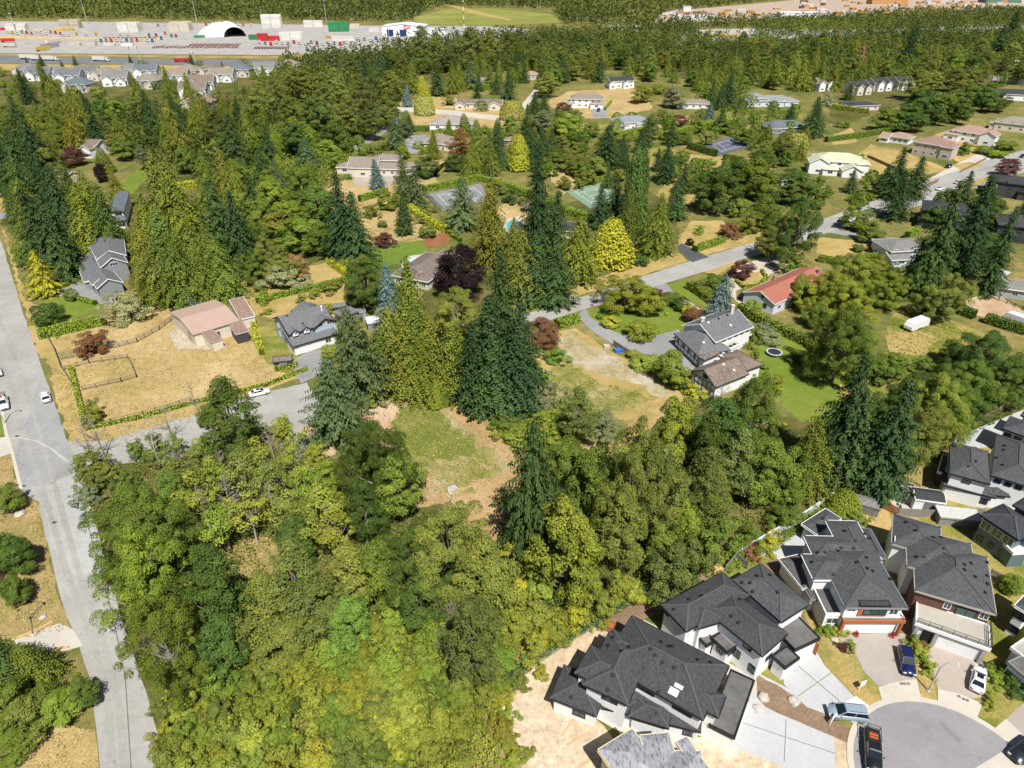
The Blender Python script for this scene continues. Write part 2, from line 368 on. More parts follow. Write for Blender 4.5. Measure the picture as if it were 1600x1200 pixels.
main_road = [(810, 496), (822, 491), (882, 472), (947, 453), (992, 436), (1075, 409), (1197, 373), (1290, 341), (1370, 312), (1450, 282), (1530, 255), (1640, 222), (1640, 258), (1560, 282), (1470, 312), (1400, 332), (1290, 365), (1200, 394), (1150, 408), (1100, 425), (1017, 450), (940, 475), (862, 500), (815, 511)]
S('main_road', main_road, MROAD, .06, .1, 2.5)
S('driveway', [(870, 462), (885, 457), (902, 465), (882, 472)], MCONCW, .055, .1)
S('lawn', [(820, 492), (816, 470), (860, 460), (880, 471)], MLAWN, .04, .3)
# ---- upper right plots
S('plot', [(1330, 250), (1360, 225), (1420, 240), (1470, 260), (1480, 265), (1430, 280), (1340, 268)], MDRY, .03, .3)
S('plot', [(1450, 215), (1480, 205), (1520, 215), (1545, 240), (1500, 255)], MDRY, .03, .3)
S('driveway', [(1450, 280), (1490, 258), (1540, 235), (1560, 240), (1530, 262), (1470, 288)], MCONCW, .05, .1)
S('verge', [(1487, 258), (1515, 253), (1538, 258), (1505, 267)], MDRY, .066, .1)
S('verge', [(1500, 292), (1540, 276), (1548, 280), (1510, 298)], MDRY, .067, .1)
S('plot', [(1290, 215), (1330, 200), (1340, 222), (1300, 226)], MDRY, .03, .3)
S('plot', [(1020, 320), (1060, 240), (1200, 250), (1210, 270), (1100, 290), (1060, 330)], MDRY, .02, .4)
S('plot', [(960, 245), (1050, 225), (1060, 260), (1000, 270)], MROUGH, .025, .4)
S('plot', [(850, 160), (890, 142), (950, 140), (1000, 135), (1020, 170), (960, 185), (900, 185)], MGOLD, .02, .4)
S('driveway', [(922, 172), (935, 168), (952, 172), (948, 182), (930, 186)], MASPH, .04, .1)
S('plot', [(900, 190), (960, 195), (950, 210), (905, 205)], MROUGH, .03, .3)
S('plot', [(1020, 185), (1090, 180), (1100, 195), (1030, 200)], MGOLD, .03, .3)
S('plot', [(560, 330), (600, 300), (660, 330), (700, 370), (640, 380), (590, 390), (570, 370)], MGOLD, .02, .4)
S('plot', [(505, 300), (560, 270), (600, 290), (660, 280), (700, 250), (660, 240), (690, 290), (600, 330), (510, 330)], MGOLD, .018, .4)
S('watered_lawn', [(572, 400), (590, 385), (660, 375), (668, 395), (640, 410), (580, 420)], MBRIGHT, .04, .3)
S('mulch_bed', [(660, 372), (700, 362), (702, 380), (670, 388)], MBARK, .045, .2)
S('plot', [(770, 330), (800, 310), (825, 330), (820, 345), (790, 350)], MGOLD, .02, .3)
S('plot', [(850, 220), (880, 230), (900, 290), (880, 305), (860, 280)], MGOLD, .02, .3)
S('plot', [(622, 160), (680, 150), (780, 162), (830, 175), (800, 200), (640, 195)], MGOLD, .02, .3)
S('lane', [(545, 236), (560, 238), (590, 215), (612, 200), (606, 193), (570, 212)], MASPH, .05, .1)
S('lane', [(620, 174), (700, 179), (790, 190), (790, 182), (700, 172), (620, 167)], MCONCW, .045, .1)
S('lane', [(606, 193), (612, 200), (640, 180), (625, 172)], MASPH, .055, .1)
S('driveway', [(630, 225), (640, 212), (665, 210), (668, 225), (650, 240), (636, 240)], MASPH, .05, .1)
S('patio', [(548, 272), (610, 270), (620, 285), (600, 292), (555, 290)], paving('patio_paving', (.38, .33, .28)), .05, .1)
S('lane', [(800, 180), (835, 140), (842, 142), (812, 184)], MCONCW, .05, .1)
S('plot', [(180, 300), (215, 262), (235, 270), (200, 310)], MLAWN, .03, .3)
S('plot', [(60, 315), (0, 300), (-60, 320), (-20, 345), (20, 340)], MDRY, .02, .3)
S('driveway', [(-20, 335), (30, 328), (32, 338), (-10, 345)], MASPH, .03, .1)
# ---- sports courts
def court(name, px, mt, line_m, label):
    P = [at(*p) for p in px]; S(name, px, mt, .09, 0, label=label)
    a, b, d = P[0], P[1], P[3]; u, v = b-a, d-a; mb = MB()
    def ln(s0, t0, s1, t1): mb.bar(a+u*s0+v*t0+Z*.1, a+u*s1+v*t1+Z*.1, .16, .012)
    for t in (.15, .24, .76, .85): ln(.17, t, .83, t)
    for s in (.17, .34, .66, .83): ln(s, .15 if s in (.17, .83) else .24, s, .85 if s in (.17, .83) else .76)
    ln(.34, .5, .66, .5)
    o = mb.build('court_lines', line_m); tag(o, kind='structure')
    return P
white_line = plain('white_line', (.78, .79, .78), .6, .05)
court('tennis_court', [(1100, 226), (1148, 212), (1188, 226), (1123, 243)], plain('navy_court', (.10, .115, .145), .8, .1), white_line, None)
court('tennis_court', [(882, 298), (940, 286), (978, 310), (922, 326)], plain('green_court', (.19, .275, .19), .8, .12), white_line, None)
court('tennis_court', [(665, 304), (750, 287), (772, 312), (690, 330)], plain('grey_court', (.23, .235, .225), .8, .12), white_line, None)
# ---- pools
m, t, b = newmat('pool_water'); b.inputs['Base Color'].default_value = (.09, .5, .5, 1); b.inputs['Roughness'].default_value = .08
t.links.new(ramp(t, noise(t, 1.2), [(.3, (.08, .45, .47)), (.7, (.16, .58, .56))]), b.inputs['Base Color']); MPOOL = m
m, t, b = newmat('pale_pool_water'); b.inputs['Base Color'].default_value = (.42, .68, .72, 1); b.inputs['Roughness'].default_value = .1; MPOOL2 = m
S('pool_deck', [(786, 356), (792, 342), (812, 338), (820, 350), (815, 364), (795, 366)], MCONCW, .05, .1)
S('pool_water', [(790, 354), (795, 346), (808, 344), (811, 352), (804, 358), (795, 358)], MPOOL, .07, 0)
S('pool_deck', [(626, 414), (640, 400), (668, 396), (665, 406), (640, 420), (630, 420)], MCONCW, .05, .1)
S('pool_water', [(633, 413), (640, 405), (655, 402), (650, 408), (638, 415)], MPOOL2, .07, 0)
# ---- new estate, lower right
S('graded_lot', [(778, 1092), (805, 1072), (850, 1020), (930, 975), (1080, 898), (1060, 930), (1010, 960), (960, 1000), (880, 1060), (1000, 1200), (1020, 1320), (805, 1320), (790, 1200), (782, 1140)], MSAND, .03, .5)
S('soil_lane', [(940, 965), (1010, 925), (1090, 890), (1130, 905), (1080, 950), (1010, 965), (965, 990)], MBROWN, .05, .3)
S('weedy_verge', [(775, 1150), (785, 1140), (815, 1190), (830, 1300), (790, 1300)], MYEL, .05, .4)
S('estate_ground', [(1000, 1000), (1080, 900), (1200, 830), (1330, 770), (1440, 740), (1600, 640), (1760, 560), (1900, 900), (1900, 1320), (1020, 1320)], MROUGH, .04, .3)
S('backyard', [(1330, 800), (1385, 790), (1400, 830), (1380, 850), (1340, 825)], MDRY, .055, .2)
S('backyard', [(1480, 815), (1520, 812), (1560, 850), (1530, 860)], MROUGH, .055, .2)
S('backyard', [(1400, 745), (1440, 715), (1470, 730), (1450, 765), (1420, 770)], MYEL, .055, .2)
S('patio', [(1205, 860), (1240, 825), (1260, 845), (1258, 870), (1215, 875)], MCONC, .07, .05)
S('patio', [(1490, 690), (1530, 668), (1600, 640), (1600, 680), (1540, 700), (1500, 700)], MCONC, .07, .05)
S('patio', [(1390, 778), (1420, 783), (1500, 800), (1600, 800), (1600, 815), (1400, 805)], MCONCW, .07, .05)
S('sand_yard', [(1350, 1180), (1290, 1110), (1250, 1085), (1180, 1050), (1170, 1100), (1290, 1200), (1350, 1320), (1180, 1320)], MCONC, .052, .05)
S('soil_strip', [(1180, 1052), (1215, 1072), (1290, 1115), (1345, 1150), (1340, 1170), (1300, 1150), (1240, 1125), (1195, 1105), (1182, 1090)], MBROWN, .07, .2)
S('sand_strip', [(1300, 1148), (1345, 1165), (1345, 1220), (1310, 1240), (1302, 1190)], MSAND, .068, .2)
S('sand_strip', [(1010, 1180), (1110, 1150), (1190, 1180), (1260, 1215), (1260, 1320), (1000, 1320)], MSAND, .069, .3)
drive_a = [(1147, 1085), (1185, 1105), (1240, 1127), (1303, 1152), (1305, 1200), (1260, 1212), (1190, 1185), (1130, 1160)]
S('driveway', drive_a, MCONC, .085, 0)
drive_c = [(1222, 1052), (1270, 1008), (1288, 1040), (1335, 1090), (1300, 1120), (1260, 1105), (1225, 1070)]
S('driveway', drive_c, MCONC, .085, 0)
S('driveway_apron', [(1303, 1108), (1337, 1088), (1365, 1108), (1345, 1140)], plain('new_concrete', (.66, .65, .62), .8, .05), .095, 0)
S('soil_strip', [(1272, 1005), (1288, 1000), (1320, 1040), (1345, 1068), (1380, 1100), (1368, 1108), (1338, 1090), (1290, 1042)], MDRY, .075, .2)
S('driveway', [(1310, 998), (1335, 992), (1412, 990), (1420, 1010), (1432, 1060), (1400, 1068), (1372, 1072), (1350, 1050), (1335, 1020)], MAGG, .087, 0)
S('driveway_apron', [(1372, 1074), (1400, 1066), (1432, 1061), (1440, 1095), (1380, 1103)], MKERB, .096, 0)
S('garden_bed', [(1412, 990), (1428, 992), (1448, 1030), (1465, 1090), (1464, 1100), (1440, 1095), (1430, 1040)], MDRY, .075, .15)
S('driveway', [(1428, 1000), (1450, 1000), (1540, 1035), (1545, 1042), (1538, 1090), (1520, 1092), (1465, 1077), (1455, 1040)], paving('tan_aggregate', (.40, .335, .285), .1, .05, .05), .086, 0)
S('driveway_apron', [(1465, 1077), (1500, 1085), (1535, 1100), (1524, 1128), (1490, 1110), (1465, 1100)], MKERB, .097, 0)
S('garden_bed', [(1540, 1040), (1600, 1060), (1620, 1080), (1575, 1120), (1550, 1142), (1525, 1125), (1538, 1090)], MROUGH, .075, .15)
S('driveway', [(1550, 1142), (1570, 1125), (1640, 1075), (1700, 1160), (1640, 1220), (1590, 1170)], MKERB, .084, 0)
S('driveway', [(1572, 1124), (1600, 1098), (1660, 1080), (1680, 1130), (1620, 1150), (1600, 1150)], MAGG, .094, 0)
# the turning circle with its kerb
pa, pb, pc = at(1340, 1140), at(1428, 1097), at(1545, 1140)
def circ(a, b, c):
    ax, ay, bx, by, cx, cy = a.x, a.y, b.x, b.y, c.x, c.y
    d = 2*(ax*(by-cy)+bx*(cy-ay)+cx*(ay-by))
    ux = ((ax*ax+ay*ay)*(by-cy)+(bx*bx+by*by)*(cy-ay)+(cx*cx+cy*cy)*(ay-by))/d
    uy = ((ax*ax+ay*ay)*(cx-bx)+(bx*bx+by*by)*(ax-cx)+(cx*cx+cy*cy)*(bx-ax))/d
    return Vector((ux, uy, 0)), math.hypot(ax-ux, ay-uy)
CC, CR = circ(pa, pb, pc)
S('turning_circle', [], MCUL, .115, 0, pts=[CC+Vector((math.cos(a), math.sin(a), 0))*(CR+.05) for a in np.linspace(0, 2*math.pi, 72)[:-1]])
S('concrete_apron', [(1500, 1215), (1590, 1160), (1680, 1180), (1640, 1330), (1440, 1330)], MKERB, .13, 0)
mb = MB(); N = 60
for k in range(N):
    a0, a1 = -.25+math.pi*1.5*k/N, -.25+math.pi*1.5*(k+1)/N
    q = [CC+Vector((math.cos(a), math.sin(a), 0))*r for a, r in ((a0, CR), (a1, CR), (a1, CR+.75), (a0, CR+.75))]
    mb.prism(q, .05, .16 if k % 2 else .162)
tag(mb.build('kerb', MKERB), kind='structure')
# ---- far: railway yard, highway, lumber yard
S('yard_ground', [(-200, 33), (0, 33), (150, 34), (380, 37), (560, 40), (760, 41), (830, 46), (830, 60), (700, 72), (600, 78), (430, 86), (0, 83), (-200, 83)], MYARD, .05, 0)
S('yard_strip', [(0, 56), (90, 58), (260, 60), (260, 62.5), (90, 61.5), (0, 60)], plain('ochre_soil', (.58, .38, .15), .9, .2, .1), .08, 0)
S('verge', [(-200, 84), (0, 84), (400, 87.5), (470, 88), (470, 93), (400, 92), (0, 87), (-200, 87)], MYEL, .07, 0)
S('highway', [(-200, 87), (0, 87.5), (250, 92), (400, 94), (560, 95), (700, 84), (900, 70), (1060, 58), (1600, 42), (1800, 38), (1800, 47), (1600, 54), (1250, 62), (1060, 70), (900, 80), (700, 95), (560, 104), (400, 103), (250, 101), (0, 99), (-200, 98)], MHWY, .06, 0)
S('highway', [(1060, 47), (1200, 44), (1600, 40), (1600, 47), (1200, 62), (1100, 66), (1040, 62)], paving('pale_highway', (.42, .40, .37)), .09, 0)
S('verge', [(0, 100), (100, 101), (250, 102), (400, 104), (400, 110), (250, 112), (0, 110)], MDRY, .05, 0)
S('median', [(1090, 52), (1160, 53), (1150, 58), (1090, 58)], MDRY, .12, 0)
S('meadow', [(640, 28), (700, 14), (760, 12), (860, 22), (880, 36), (760, 39), (660, 38)], grass('far_meadow', [(.17, .2, .04), (.24, .255, .06), (.33, .31, .1)], .01, .05, 1), .05, 0)
S('gravel_track', [(700, 9), (712, 9), (760, 21), (800, 30), (796, 32), (750, 24)], MDRY, .09, 0)
S('lumber_yard', [(1020, 36), (1040, 18), (1200, 4), (1300, -6), (1640, -8), (1640, 24), (1480, 30), (1300, 26), (1120, 34)], paving('lumber_yard_ground', (.42, .33, .25)), .05, 0)

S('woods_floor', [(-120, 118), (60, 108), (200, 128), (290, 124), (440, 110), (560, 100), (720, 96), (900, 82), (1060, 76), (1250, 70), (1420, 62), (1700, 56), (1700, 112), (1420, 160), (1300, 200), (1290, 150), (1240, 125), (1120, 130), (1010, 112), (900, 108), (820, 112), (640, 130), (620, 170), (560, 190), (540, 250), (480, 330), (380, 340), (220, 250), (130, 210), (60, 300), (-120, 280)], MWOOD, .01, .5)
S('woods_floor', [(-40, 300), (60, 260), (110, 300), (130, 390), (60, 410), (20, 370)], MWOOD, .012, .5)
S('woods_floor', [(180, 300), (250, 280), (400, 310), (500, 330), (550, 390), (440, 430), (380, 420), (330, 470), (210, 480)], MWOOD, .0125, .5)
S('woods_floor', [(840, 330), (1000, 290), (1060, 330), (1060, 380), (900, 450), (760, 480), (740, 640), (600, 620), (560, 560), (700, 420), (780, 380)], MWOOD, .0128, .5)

# wear on the roads: seams, wheel paths, repairs, drains
WEAR = paving('road_wear', (.322, .312, .286), .5); SEAM = plain('bitumen_seam', (.17, .17, .165), .9, .2); PALE = paving('road_scuff', (.42, .40, .37), .2)
strip('road_seam', [(128, 780), (150, 870), (176, 960), (196, 1060), (205, 1200), (225, 1300)], .14, SEAM, .1)
strip('wheel_path', [(-40, 400), (0, 500), (40, 600), (62, 680), (95, 790), (125, 900), (160, 1000), (185, 1100), (205, 1300)], .9, WEAR, .087, .1)
strip('wheel_path', [(-70, 400), (-25, 500), (16, 600), (38, 680), (75, 790), (106, 900), (146, 1000), (168, 1100), (183, 1300)], .9, WEAR, .088, .1)
strip('road_scuff', [(5, 688), (30, 684), (60, 690), (85, 705), (108, 722)], .5, PALE, .095, .15)
for dx in (-5, 5): strip('wheel_path', [(822, 499+dx*.6), (940, 464+dx*.6), (1100, 417+dx*.5), (1200, 382+dx*.5), (1300, 351+dx*.4), (1450, 296+dx*.4), (1600, 243+dx*.3)], .9, WEAR, .09, .1)
for i, (x, y) in enumerate([(37, 760), (85, 817), (45, 767), (27, 682)]):
    q = at(x, y); S('road_drain', [], MBLK, .12, 0, pts=[q+Vector((a, b_, 0)) for a, b_ in ((-.35, -.3), (.35, -.3), (.35, .3), (-.35, .3))])
for x, y in ((1408, 1069), (1413, 1069), (1419, 1069), (1498, 1089), (1505, 1093), (1511, 1095)):
    q = at(x, y); S('cover_plate', [], SEAM, .135, 0, pts=[q+Vector((a, b_, 0)) for a, b_ in ((-.2, -.2), (.2, -.2), (.2, .2), (-.2, .2))])
strip('oil_stain', [(1470, 1130), (1490, 1150), (1500, 1160)], .7, paving('stain', (.235, .225, .225), .1), .128, .2)
strip('control_joint', [(1247, 1041), (1314, 1098)], .12, SEAM, .094); strip('control_joint', [(1247, 1088), (1304, 1048)], .12, plain('mossy_joint', (.2, .27, .06), .9), .0945)
strip('control_joint', [(1228, 1125), (1225, 1190)], .1, SEAM, .094); strip('control_joint', [(1160, 1130), (1305, 1178)], .1, SEAM, .0945)

S('side_passage', [(1005, 968), (1036, 985), (1110, 1020), (1185, 1062), (1175, 1095), (1090, 1050), (1000, 1000)], MCONCW, .066, .1)
S('side_passage', [(1195, 880), (1215, 870), (1275, 1000), (1262, 1010), (1225, 960)], MBROWN, .0665, .1)
S('side_passage', [(1375, 850), (1400, 840), (1432, 995), (1412, 992), (1400, 940)], MBROWN, .067, .1)
S('front_walk', [(1090, 1150), (1000, 1120), (900, 1090), (880, 1095), (960, 1140), (1060, 1170)], MCONCW, .071, .15)
# ================================================================== buildings
def frame_of(A, B, C, z):
    a, b, c = at(*A, z), at(*B, z), at(*C, z)
    u = (b-a); lu = u.length; u.normalize(); v = Vector((-u.y, u.x, 0))
    lv = (c-a).dot(v)
    if lv < 0: v = -v; lv = -lv
    return Vector((a.x, a.y, 0)), u, v, lu, lv
class House:
    def __init__(s, name, label, cat='house', at_px=None, group=None, land=None):
        s.name, s.label, s.cat, s.group, s.px, s.land = name, label, cat, group, at_px, land
        s.root = None; s.blocks = []; s.tops = []
    def ensure(s, p):
        if s.root is None:
            s.root = empty(s.name, (p.x, p.y, 0), s.label, s.cat, s.group)
            if s.land: q = proj(p); landmark(*(s.px or q), s.land)
    def block(s, A, B, C, ze, roof='hip', pitch=.42, oh=.45, z0=0., wall=None, shing=None, trim=None, caps=False, thick=.2, frame=None, deck=None, walls=True, soffit=None, band=None):
        o, u, v, lu, lv = frame if frame else frame_of(A, B, C, ze)
        s.ensure(o+u*lu/2+v*lv/2)
        ze = ze+.012*len(s.blocks)
        P = lambda a, b, z: o+u*a+v*b+Z*z
        bl = dict(o=o, u=u, v=v, lu=lu, lv=lv, ze=ze, oh=oh, z0=z0); s.blocks.append(bl)
        trim = trim or wall
        # walls
        iw = oh; top = ze-.02
        if walls:
            mb = MB(); c = [P(iw, iw, 0), P(lu-iw, iw, 0), P(lu-iw, lv-iw, 0), P(iw, lv-iw, 0)]
            if roof in ('gable_u', 'gable_v'):
                i = len(mb.v)
                h = pitch*((lv if roof == 'gable_u' else lu)/2-oh)
                for q in c: mb.v.append((q.x, q.y, z0))
                for q in c: mb.v.append((q.x, q.y, top+pitch*oh-.06))
                if roof == 'gable_u': r1, r2 = P(iw, lv/2, top+pitch*lv/2-.06), P(lu-iw, lv/2, top+pitch*lv/2-.06)
                else: r1, r2 = P(lu/2, iw, top+pitch*lu/2-.06), P(lu/2, lv-iw, top+pitch*lu/2-.06)
                mb.v += [tuple(r1), tuple(r2)]
                if roof == 'gable_u': mb.f += [(0, 1, 5, 4), (1, 2, 6, 9, 5), (2, 3, 7, 6), (3, 0, 4, 8, 7), (4, 5, 9, 8), (8, 9, 6, 7)]
                else: mb.f += [(0, 1, 5, 8, 4), (1, 2, 6, 5), (2, 3, 7, 9, 6), (3, 0, 4, 7), (4, 8, 9, 7), (8, 5, 6, 9)]
            else: mb.prism(c, z0, top)
            wo = mb.build('wall', wall, s.root)
            if band:                       # a base course in another colour
                mb = MB(); e = .025; mb.prism([P(iw-e, iw-e, 0), P(lu-iw+e, iw-e, 0), P(lu-iw+e, lv-iw+e, 0), P(iw-e, lv-iw+e, 0)], z0, z0+band[0]); mb.build('base_course', band[1], s.root)
        # roof
        mb = MB(); fb = MB(); E = [P(0, 0, ze), P(lu, 0, ze), P(lu, lv, ze), P(0, lv, ze)]; tops = []; ridges = []
        if roof == 'flat':
            pr = .22
            mb.prism([P(.18, .18, 0), P(lu-.18, .18, 0), P(lu-.18, lv-.18, 0), P(.18, lv-.18, 0)], ze-.1, ze+.05)
            tops = [[P(.18, .18, ze+.05), P(lu-.18, .18, ze+.05), P(lu-.18, lv-.18, ze+.05), P(.18, lv-.18, ze+.05)]]
            fb.prism([P(0, 0, 0), P(lu, 0, 0), P(lu, .2, 0), P(0, .2, 0)], ze-.35, ze+pr); fb.prism([P(0, lv-.2, 0), P(lu, lv-.2, 0), P(lu, lv, 0), P(0, lv, 0)], ze-.35, ze+pr)
            fb.prism([P(0, .2, 0), P(.2, .2, 0), P(.2, lv-.2, 0), P(0, lv-.2, 0)], ze-.35, ze+pr-.003); fb.prism([P(lu-.2, .2, 0), P(lu, .2, 0), P(lu, lv-.2, 0), P(lu-.2, lv-.2, 0)], ze-.35, ze+pr-.003)
            fb.prism([P(.2, .2, 0), P(lu-.2, .2, 0), P(lu-.2, lv-.2, 0), P(.2, lv-.2, 0)], ze-.34, ze-.3)
        else:
            if roof == 'hip':
                if lu >= lv: r1, r2 = P(lv/2, lv/2, ze+pitch*lv/2), P(lu-lv/2, lv/2, ze+pitch*lv/2); F = [(E[0], E[1], r2, r1), (E[1], E[2], r2), (E[2], E[3], r1, r2), (E[3], E[0], r1)]
                else: r1, r2 = P(lu/2, lu/2, ze+pitch*lu/2), P(lu/2, lv-lu/2, ze+pitch*lu/2); F = [(E[0], E[1], r1), (E[1], E[2], r2, r1), (E[2], E[3], r2), (E[3], E[0], r1, r2)]
                ridges = [(E[0], r1), (E[3] if lu >= lv else E[1], r1), (E[1] if lu >= lv else E[3], r2), (E[2], r2), (r1, r2)]
            elif roof == 'gable_u':
                r1, r2 = P(0, lv/2, ze+pitch*lv/2), P(lu, lv/2, ze+pitch*lv/2); F = [(E[0], E[1], r2, r1), (E[2], E[3], r1, r2)]; ridges = [(r1, r2)]
            elif roof == 'gable_v':
                r1, r2 = P(lu/2, 0, ze+pitch*lu/2), P(lu/2, lv, ze+pitch*lu/2); F = [(E[1], E[2], r2, r1), (E[3], E[0], r1, r2)]; ridges = [(r1, r2)]
            elif roof == 'shed':          # eave on the A-B side, high on the far side
                h = pitch*lv; r1, r2 = P(0, lv, ze+h), P(lu, lv, ze+h); F = [(E[0], E[1], r2, r1)]
            for f in F:
                mb.poly(f); mb.poly([p-Z*thick for p in f][::-1]); tops.append(list(f))
            # fascia closes the edge between the two skins
            edges = {}
            key = lambda p: (round(p.x, 3), round(p.y, 3), round(p.z, 3))
            for f in F:
                for i in range(len(f)):
                    k = (key(f[i]), key(f[(i+1) % len(f)])); edges[k] = (f[i], f[(i+1) % len(f)])
            for k, (p, q) in edges.items():
                if (k[1], k[0]) in edges: continue
                d = (q-p); n = Vector((d.y, -d.x, 0)).normalized()*.035
                fb.poly([p+n+Z*.03, q+n+Z*.03, q+n-Z*thick*1.25, p+n-Z*thick*1.25]); fb.poly([p+n+Z*.03, p-n*2+Z*.03, q-n*2+Z*.03, q+n+Z*.03]); fb.poly([p+n-Z*thick*1.25, q+n-Z*thick*1.25, q-n*3-Z*thick*1.25, p-n*3-Z*thick*1.25])
        ro = mb.build('roof', shing, s.root)
        fb.build('fascia', trim, ro)
        if caps and ridges:
            for p, q in ridges:
                if (p-q).length < .3: continue
                cb = MB(); cb.bar(p+Z*.03, q+Z*.03, .3, .07); cb.build('ridge_cap', caps, ro)
        bl['tops'] = tops; bl['roof'] = ro; s.tops += [(f, ro) for f in tops]
        return bl
    def wallhit(s, bi, side, px, py):
        b = s.blocks[bi]; iw = b['oh']; o, u, v = b['o'], b['u'], b['v']
        if side == 0: p0, d, n, L = o+v*iw+u*iw, u, -v, b['lu']-2*iw
        elif side == 1: p0, d, n, L = o+u*(b['lu']-iw)+v*iw, v, u, b['lv']-2*iw
        elif side == 2: p0, d, n, L = o+v*(b['lv']-iw)+u*iw, u, v, b['lu']-2*iw
        else: p0, d, n, L = o+u*iw+v*iw, v, -u, b['lv']-2*iw
        if px is None: return p0, d, n, L
        r = ray(px, py); C0 = Vector((0, 0, CAMH)); t = (p0-C0).dot(n)/r.dot(n); h = C0+r*t
        return (h-p0).dot(d), h.z, p0, d, n, L
    def win(s, bi, side, sc_, z, w_, h, fm, gm=None, name='window', mull=1, sill=None):
        """sc_: metres along the wall to the window centre (or a px pair)"""
        if isinstance(sc_, tuple): q = s.wallhit(bi, side, *sc_); sc_, z = q[0], q[1]; p0, d, n, L = q[2:]
        else: p0, d, n, L = s.wallhit(bi, side, None, None)
        sc_ = max(w_/2+.05, min(L-w_/2-.05, sc_)) if L > w_+.1 else L/2
        o = p0+d*(sc_-w_/2)+Z*(z-h/2); fw = .09; mb = MB()
        mb.box(o-n*.04, d, n, Z, w_, .12, fw); mb.box(o-n*.04+Z*(h-fw), d, n, Z, w_, .12, fw)
        mb.box(o-n*.04+Z*fw, d, n, Z, fw, .12, h-2*fw); mb.box(o-n*.04+d*(w_-fw)+Z*fw, d, n, Z, fw, .12, h-2*fw)
        for k in range(1, mull+1): mb.box(o-n*.04+d*(w_*k/(mull+1)-.03)+Z*fw, d, n, Z, .06, .1, h-2*fw)
        f = mb.build(name, fm, s.root)
        g = MB(); g.box(o-n*.03+d*fw+Z*fw, d, n, Z, w_-2*fw, .06, h-2*fw); g.build('pane', gm or glass(), f)
        return f
    def autowin(s, bi, side, zs, n, w_, h, fm, gm=None, **kw):
        p0, d, nn, L = s.wallhit(bi, side, None, None)
        for z in zs:
            for k in range(n): s.win(bi, side, L*(k+.5)/n, z, w_, h, fm, gm, **kw)
    def door(s, bi, side, sc_, w_, h, m, name='garage_door', z=None, panels=4, inset=None):
        if isinstance(sc_, tuple): q = s.wallhit(bi, side, *sc_); sc_ = q[0]; p0, d, n, L = q[2:]
        else: p0, d, n, L = s.wallhit(bi, side, None, None)
        sc_ = max(w_/2+.02, min(L-w_/2-.02, sc_)) if L > w_ else L/2
        z0 = s.blocks[bi]['z0']+.05; o = p0+d*(sc_-w_/2)+Z*z0; mb = MB()
        for k in range(panels): mb.box(o+Z*(h*k/panels+.015), d, n, Z, w_, .07, h/panels-.03)
        mb.box(o-d*.12, d, n, Z, .1, .1, h+.1); mb.box(o+d*(w_+.02), d, n, Z, .1, .1, h+.1); mb.box(o+Z*(h+.01), d, n, Z, w_, .1, .12)
        return mb.build(name, m, s.root)
    def onroof(s, px, py):
        r = ray(px, py); C0 = Vector((0, 0, CAMH)); best = None
        for f, ro in s.tops:
            n = (f[1]-f[0]).cross(f[2]-f[0]).normalized()
            if n.z < 0: n = -n
            if abs(r.dot(n)) < 1e-6: continue
            t = (f[0]-C0).dot(n)/r.dot(n); h = C0+r*t
            if inside([(p.x, p.y) for p in f], h.x, h.y) and (best is None or t < best[0]): best = (t, h, n, ro)
        return best
    def vent(s, px, py, size=.32, h=.22, m=None, name='roof_vent'):
        b = s.onroof(px, py)
        if not b: return
        _, p, n, ro = b; u = n.cross(Y).normalized(); v = n.cross(u)
        mb = MB(); mb.box(p-u*size/2-v*size/2-n*.05, u, v, n, size, size, h*.6+.05); mb.box(p-u*size*.65-v*size*.65+n*h*.6, u, v, n, size*1.3, size*1.3, h*.4)
        mb.build(name, m or MVENT, ro)
    def chimney(s, px, py, w_=.8, h=1.5, m=None, cap=None):
        b = s.onroof(px, py)
        if not b: return
        _, p, n, ro = b; mb = MB(); mb.cbox((p.x, p.y, p.z+h/2-.4), w_, w_, h+.8); mb.cbox((p.x, p.y, p.z+h+.08), w_+.2, w_+.2, .16)
        mb.build('chimney', m or MBRICK, ro)
# building materials
WHITE = plain('white_render', (.80, .80, .80), .7, .04); WHITEP = plain('white_trim', (.82, .82, .81), .5, .03)
CREAM = plain('cream_siding', (.66, .60, .50), .7, .06); BEIGE = plain('beige_stucco', (.52, .44, .38), .8, .08)
GREYW = plain('grey_siding', (.25, .265, .28), .7, .08); BLUEW = plain('blue_siding', (.42, .50, .58), .7, .06); PALEBL = plain('pale_blue_siding', (.60, .66, .72), .7, .05)
TEAL = plain('slate_blue_siding', (.115, .165, .19), .6, .08); DARKW = plain('charcoal_siding', (.055, .058, .062), .6, .15)
MAROON = plain('maroon_siding', (.13, .06, .05), .6, .15); CEDARW = plain('orange_cedar', (.40, .125, .045), .6, .2, 3)
STONEW = plain('stone_cladding', (.36, .34, .31), .9, .25, 2)
MVENT = plain('roof_vent', (.02, .02, .022), .5, .1); MBRICK = plain('chimney_brick', (.32, .24, .19), .9, .25, 5)
BLKT = plain('black_trim', (.018, .019, .022), .5, .15); GREYT = plain('grey_trim', (.24, .245, .25), .5, .1); TANT = plain('tan_trim', (.42, .37, .31), .6, .08)
RBLK = shingle('charcoal_shingle', (.068, .068, .070), .24); RSLATE = shingle('slate_shingle', (.085, .087, .091), .24); RDK = shingle('black_shingle', (.055, .057, .063), .24)
RGREY = shingle('grey_shingle', (.155, .158, .165), .25); RGREY2 = shingle('weathered_grey_shingle', (.20, .195, .185), .3); RBRN = shingle('brown_shingle', (.20, .158, .13), .4)
RTAN = shingle('tan_shingle', (.34, .245, .18), .3); RPINK = shingle('pinkish_shingle', (.28, .19, .155), .3); RTAUPE = shingle('taupe_shingle', (.255, .215, .18), .3)
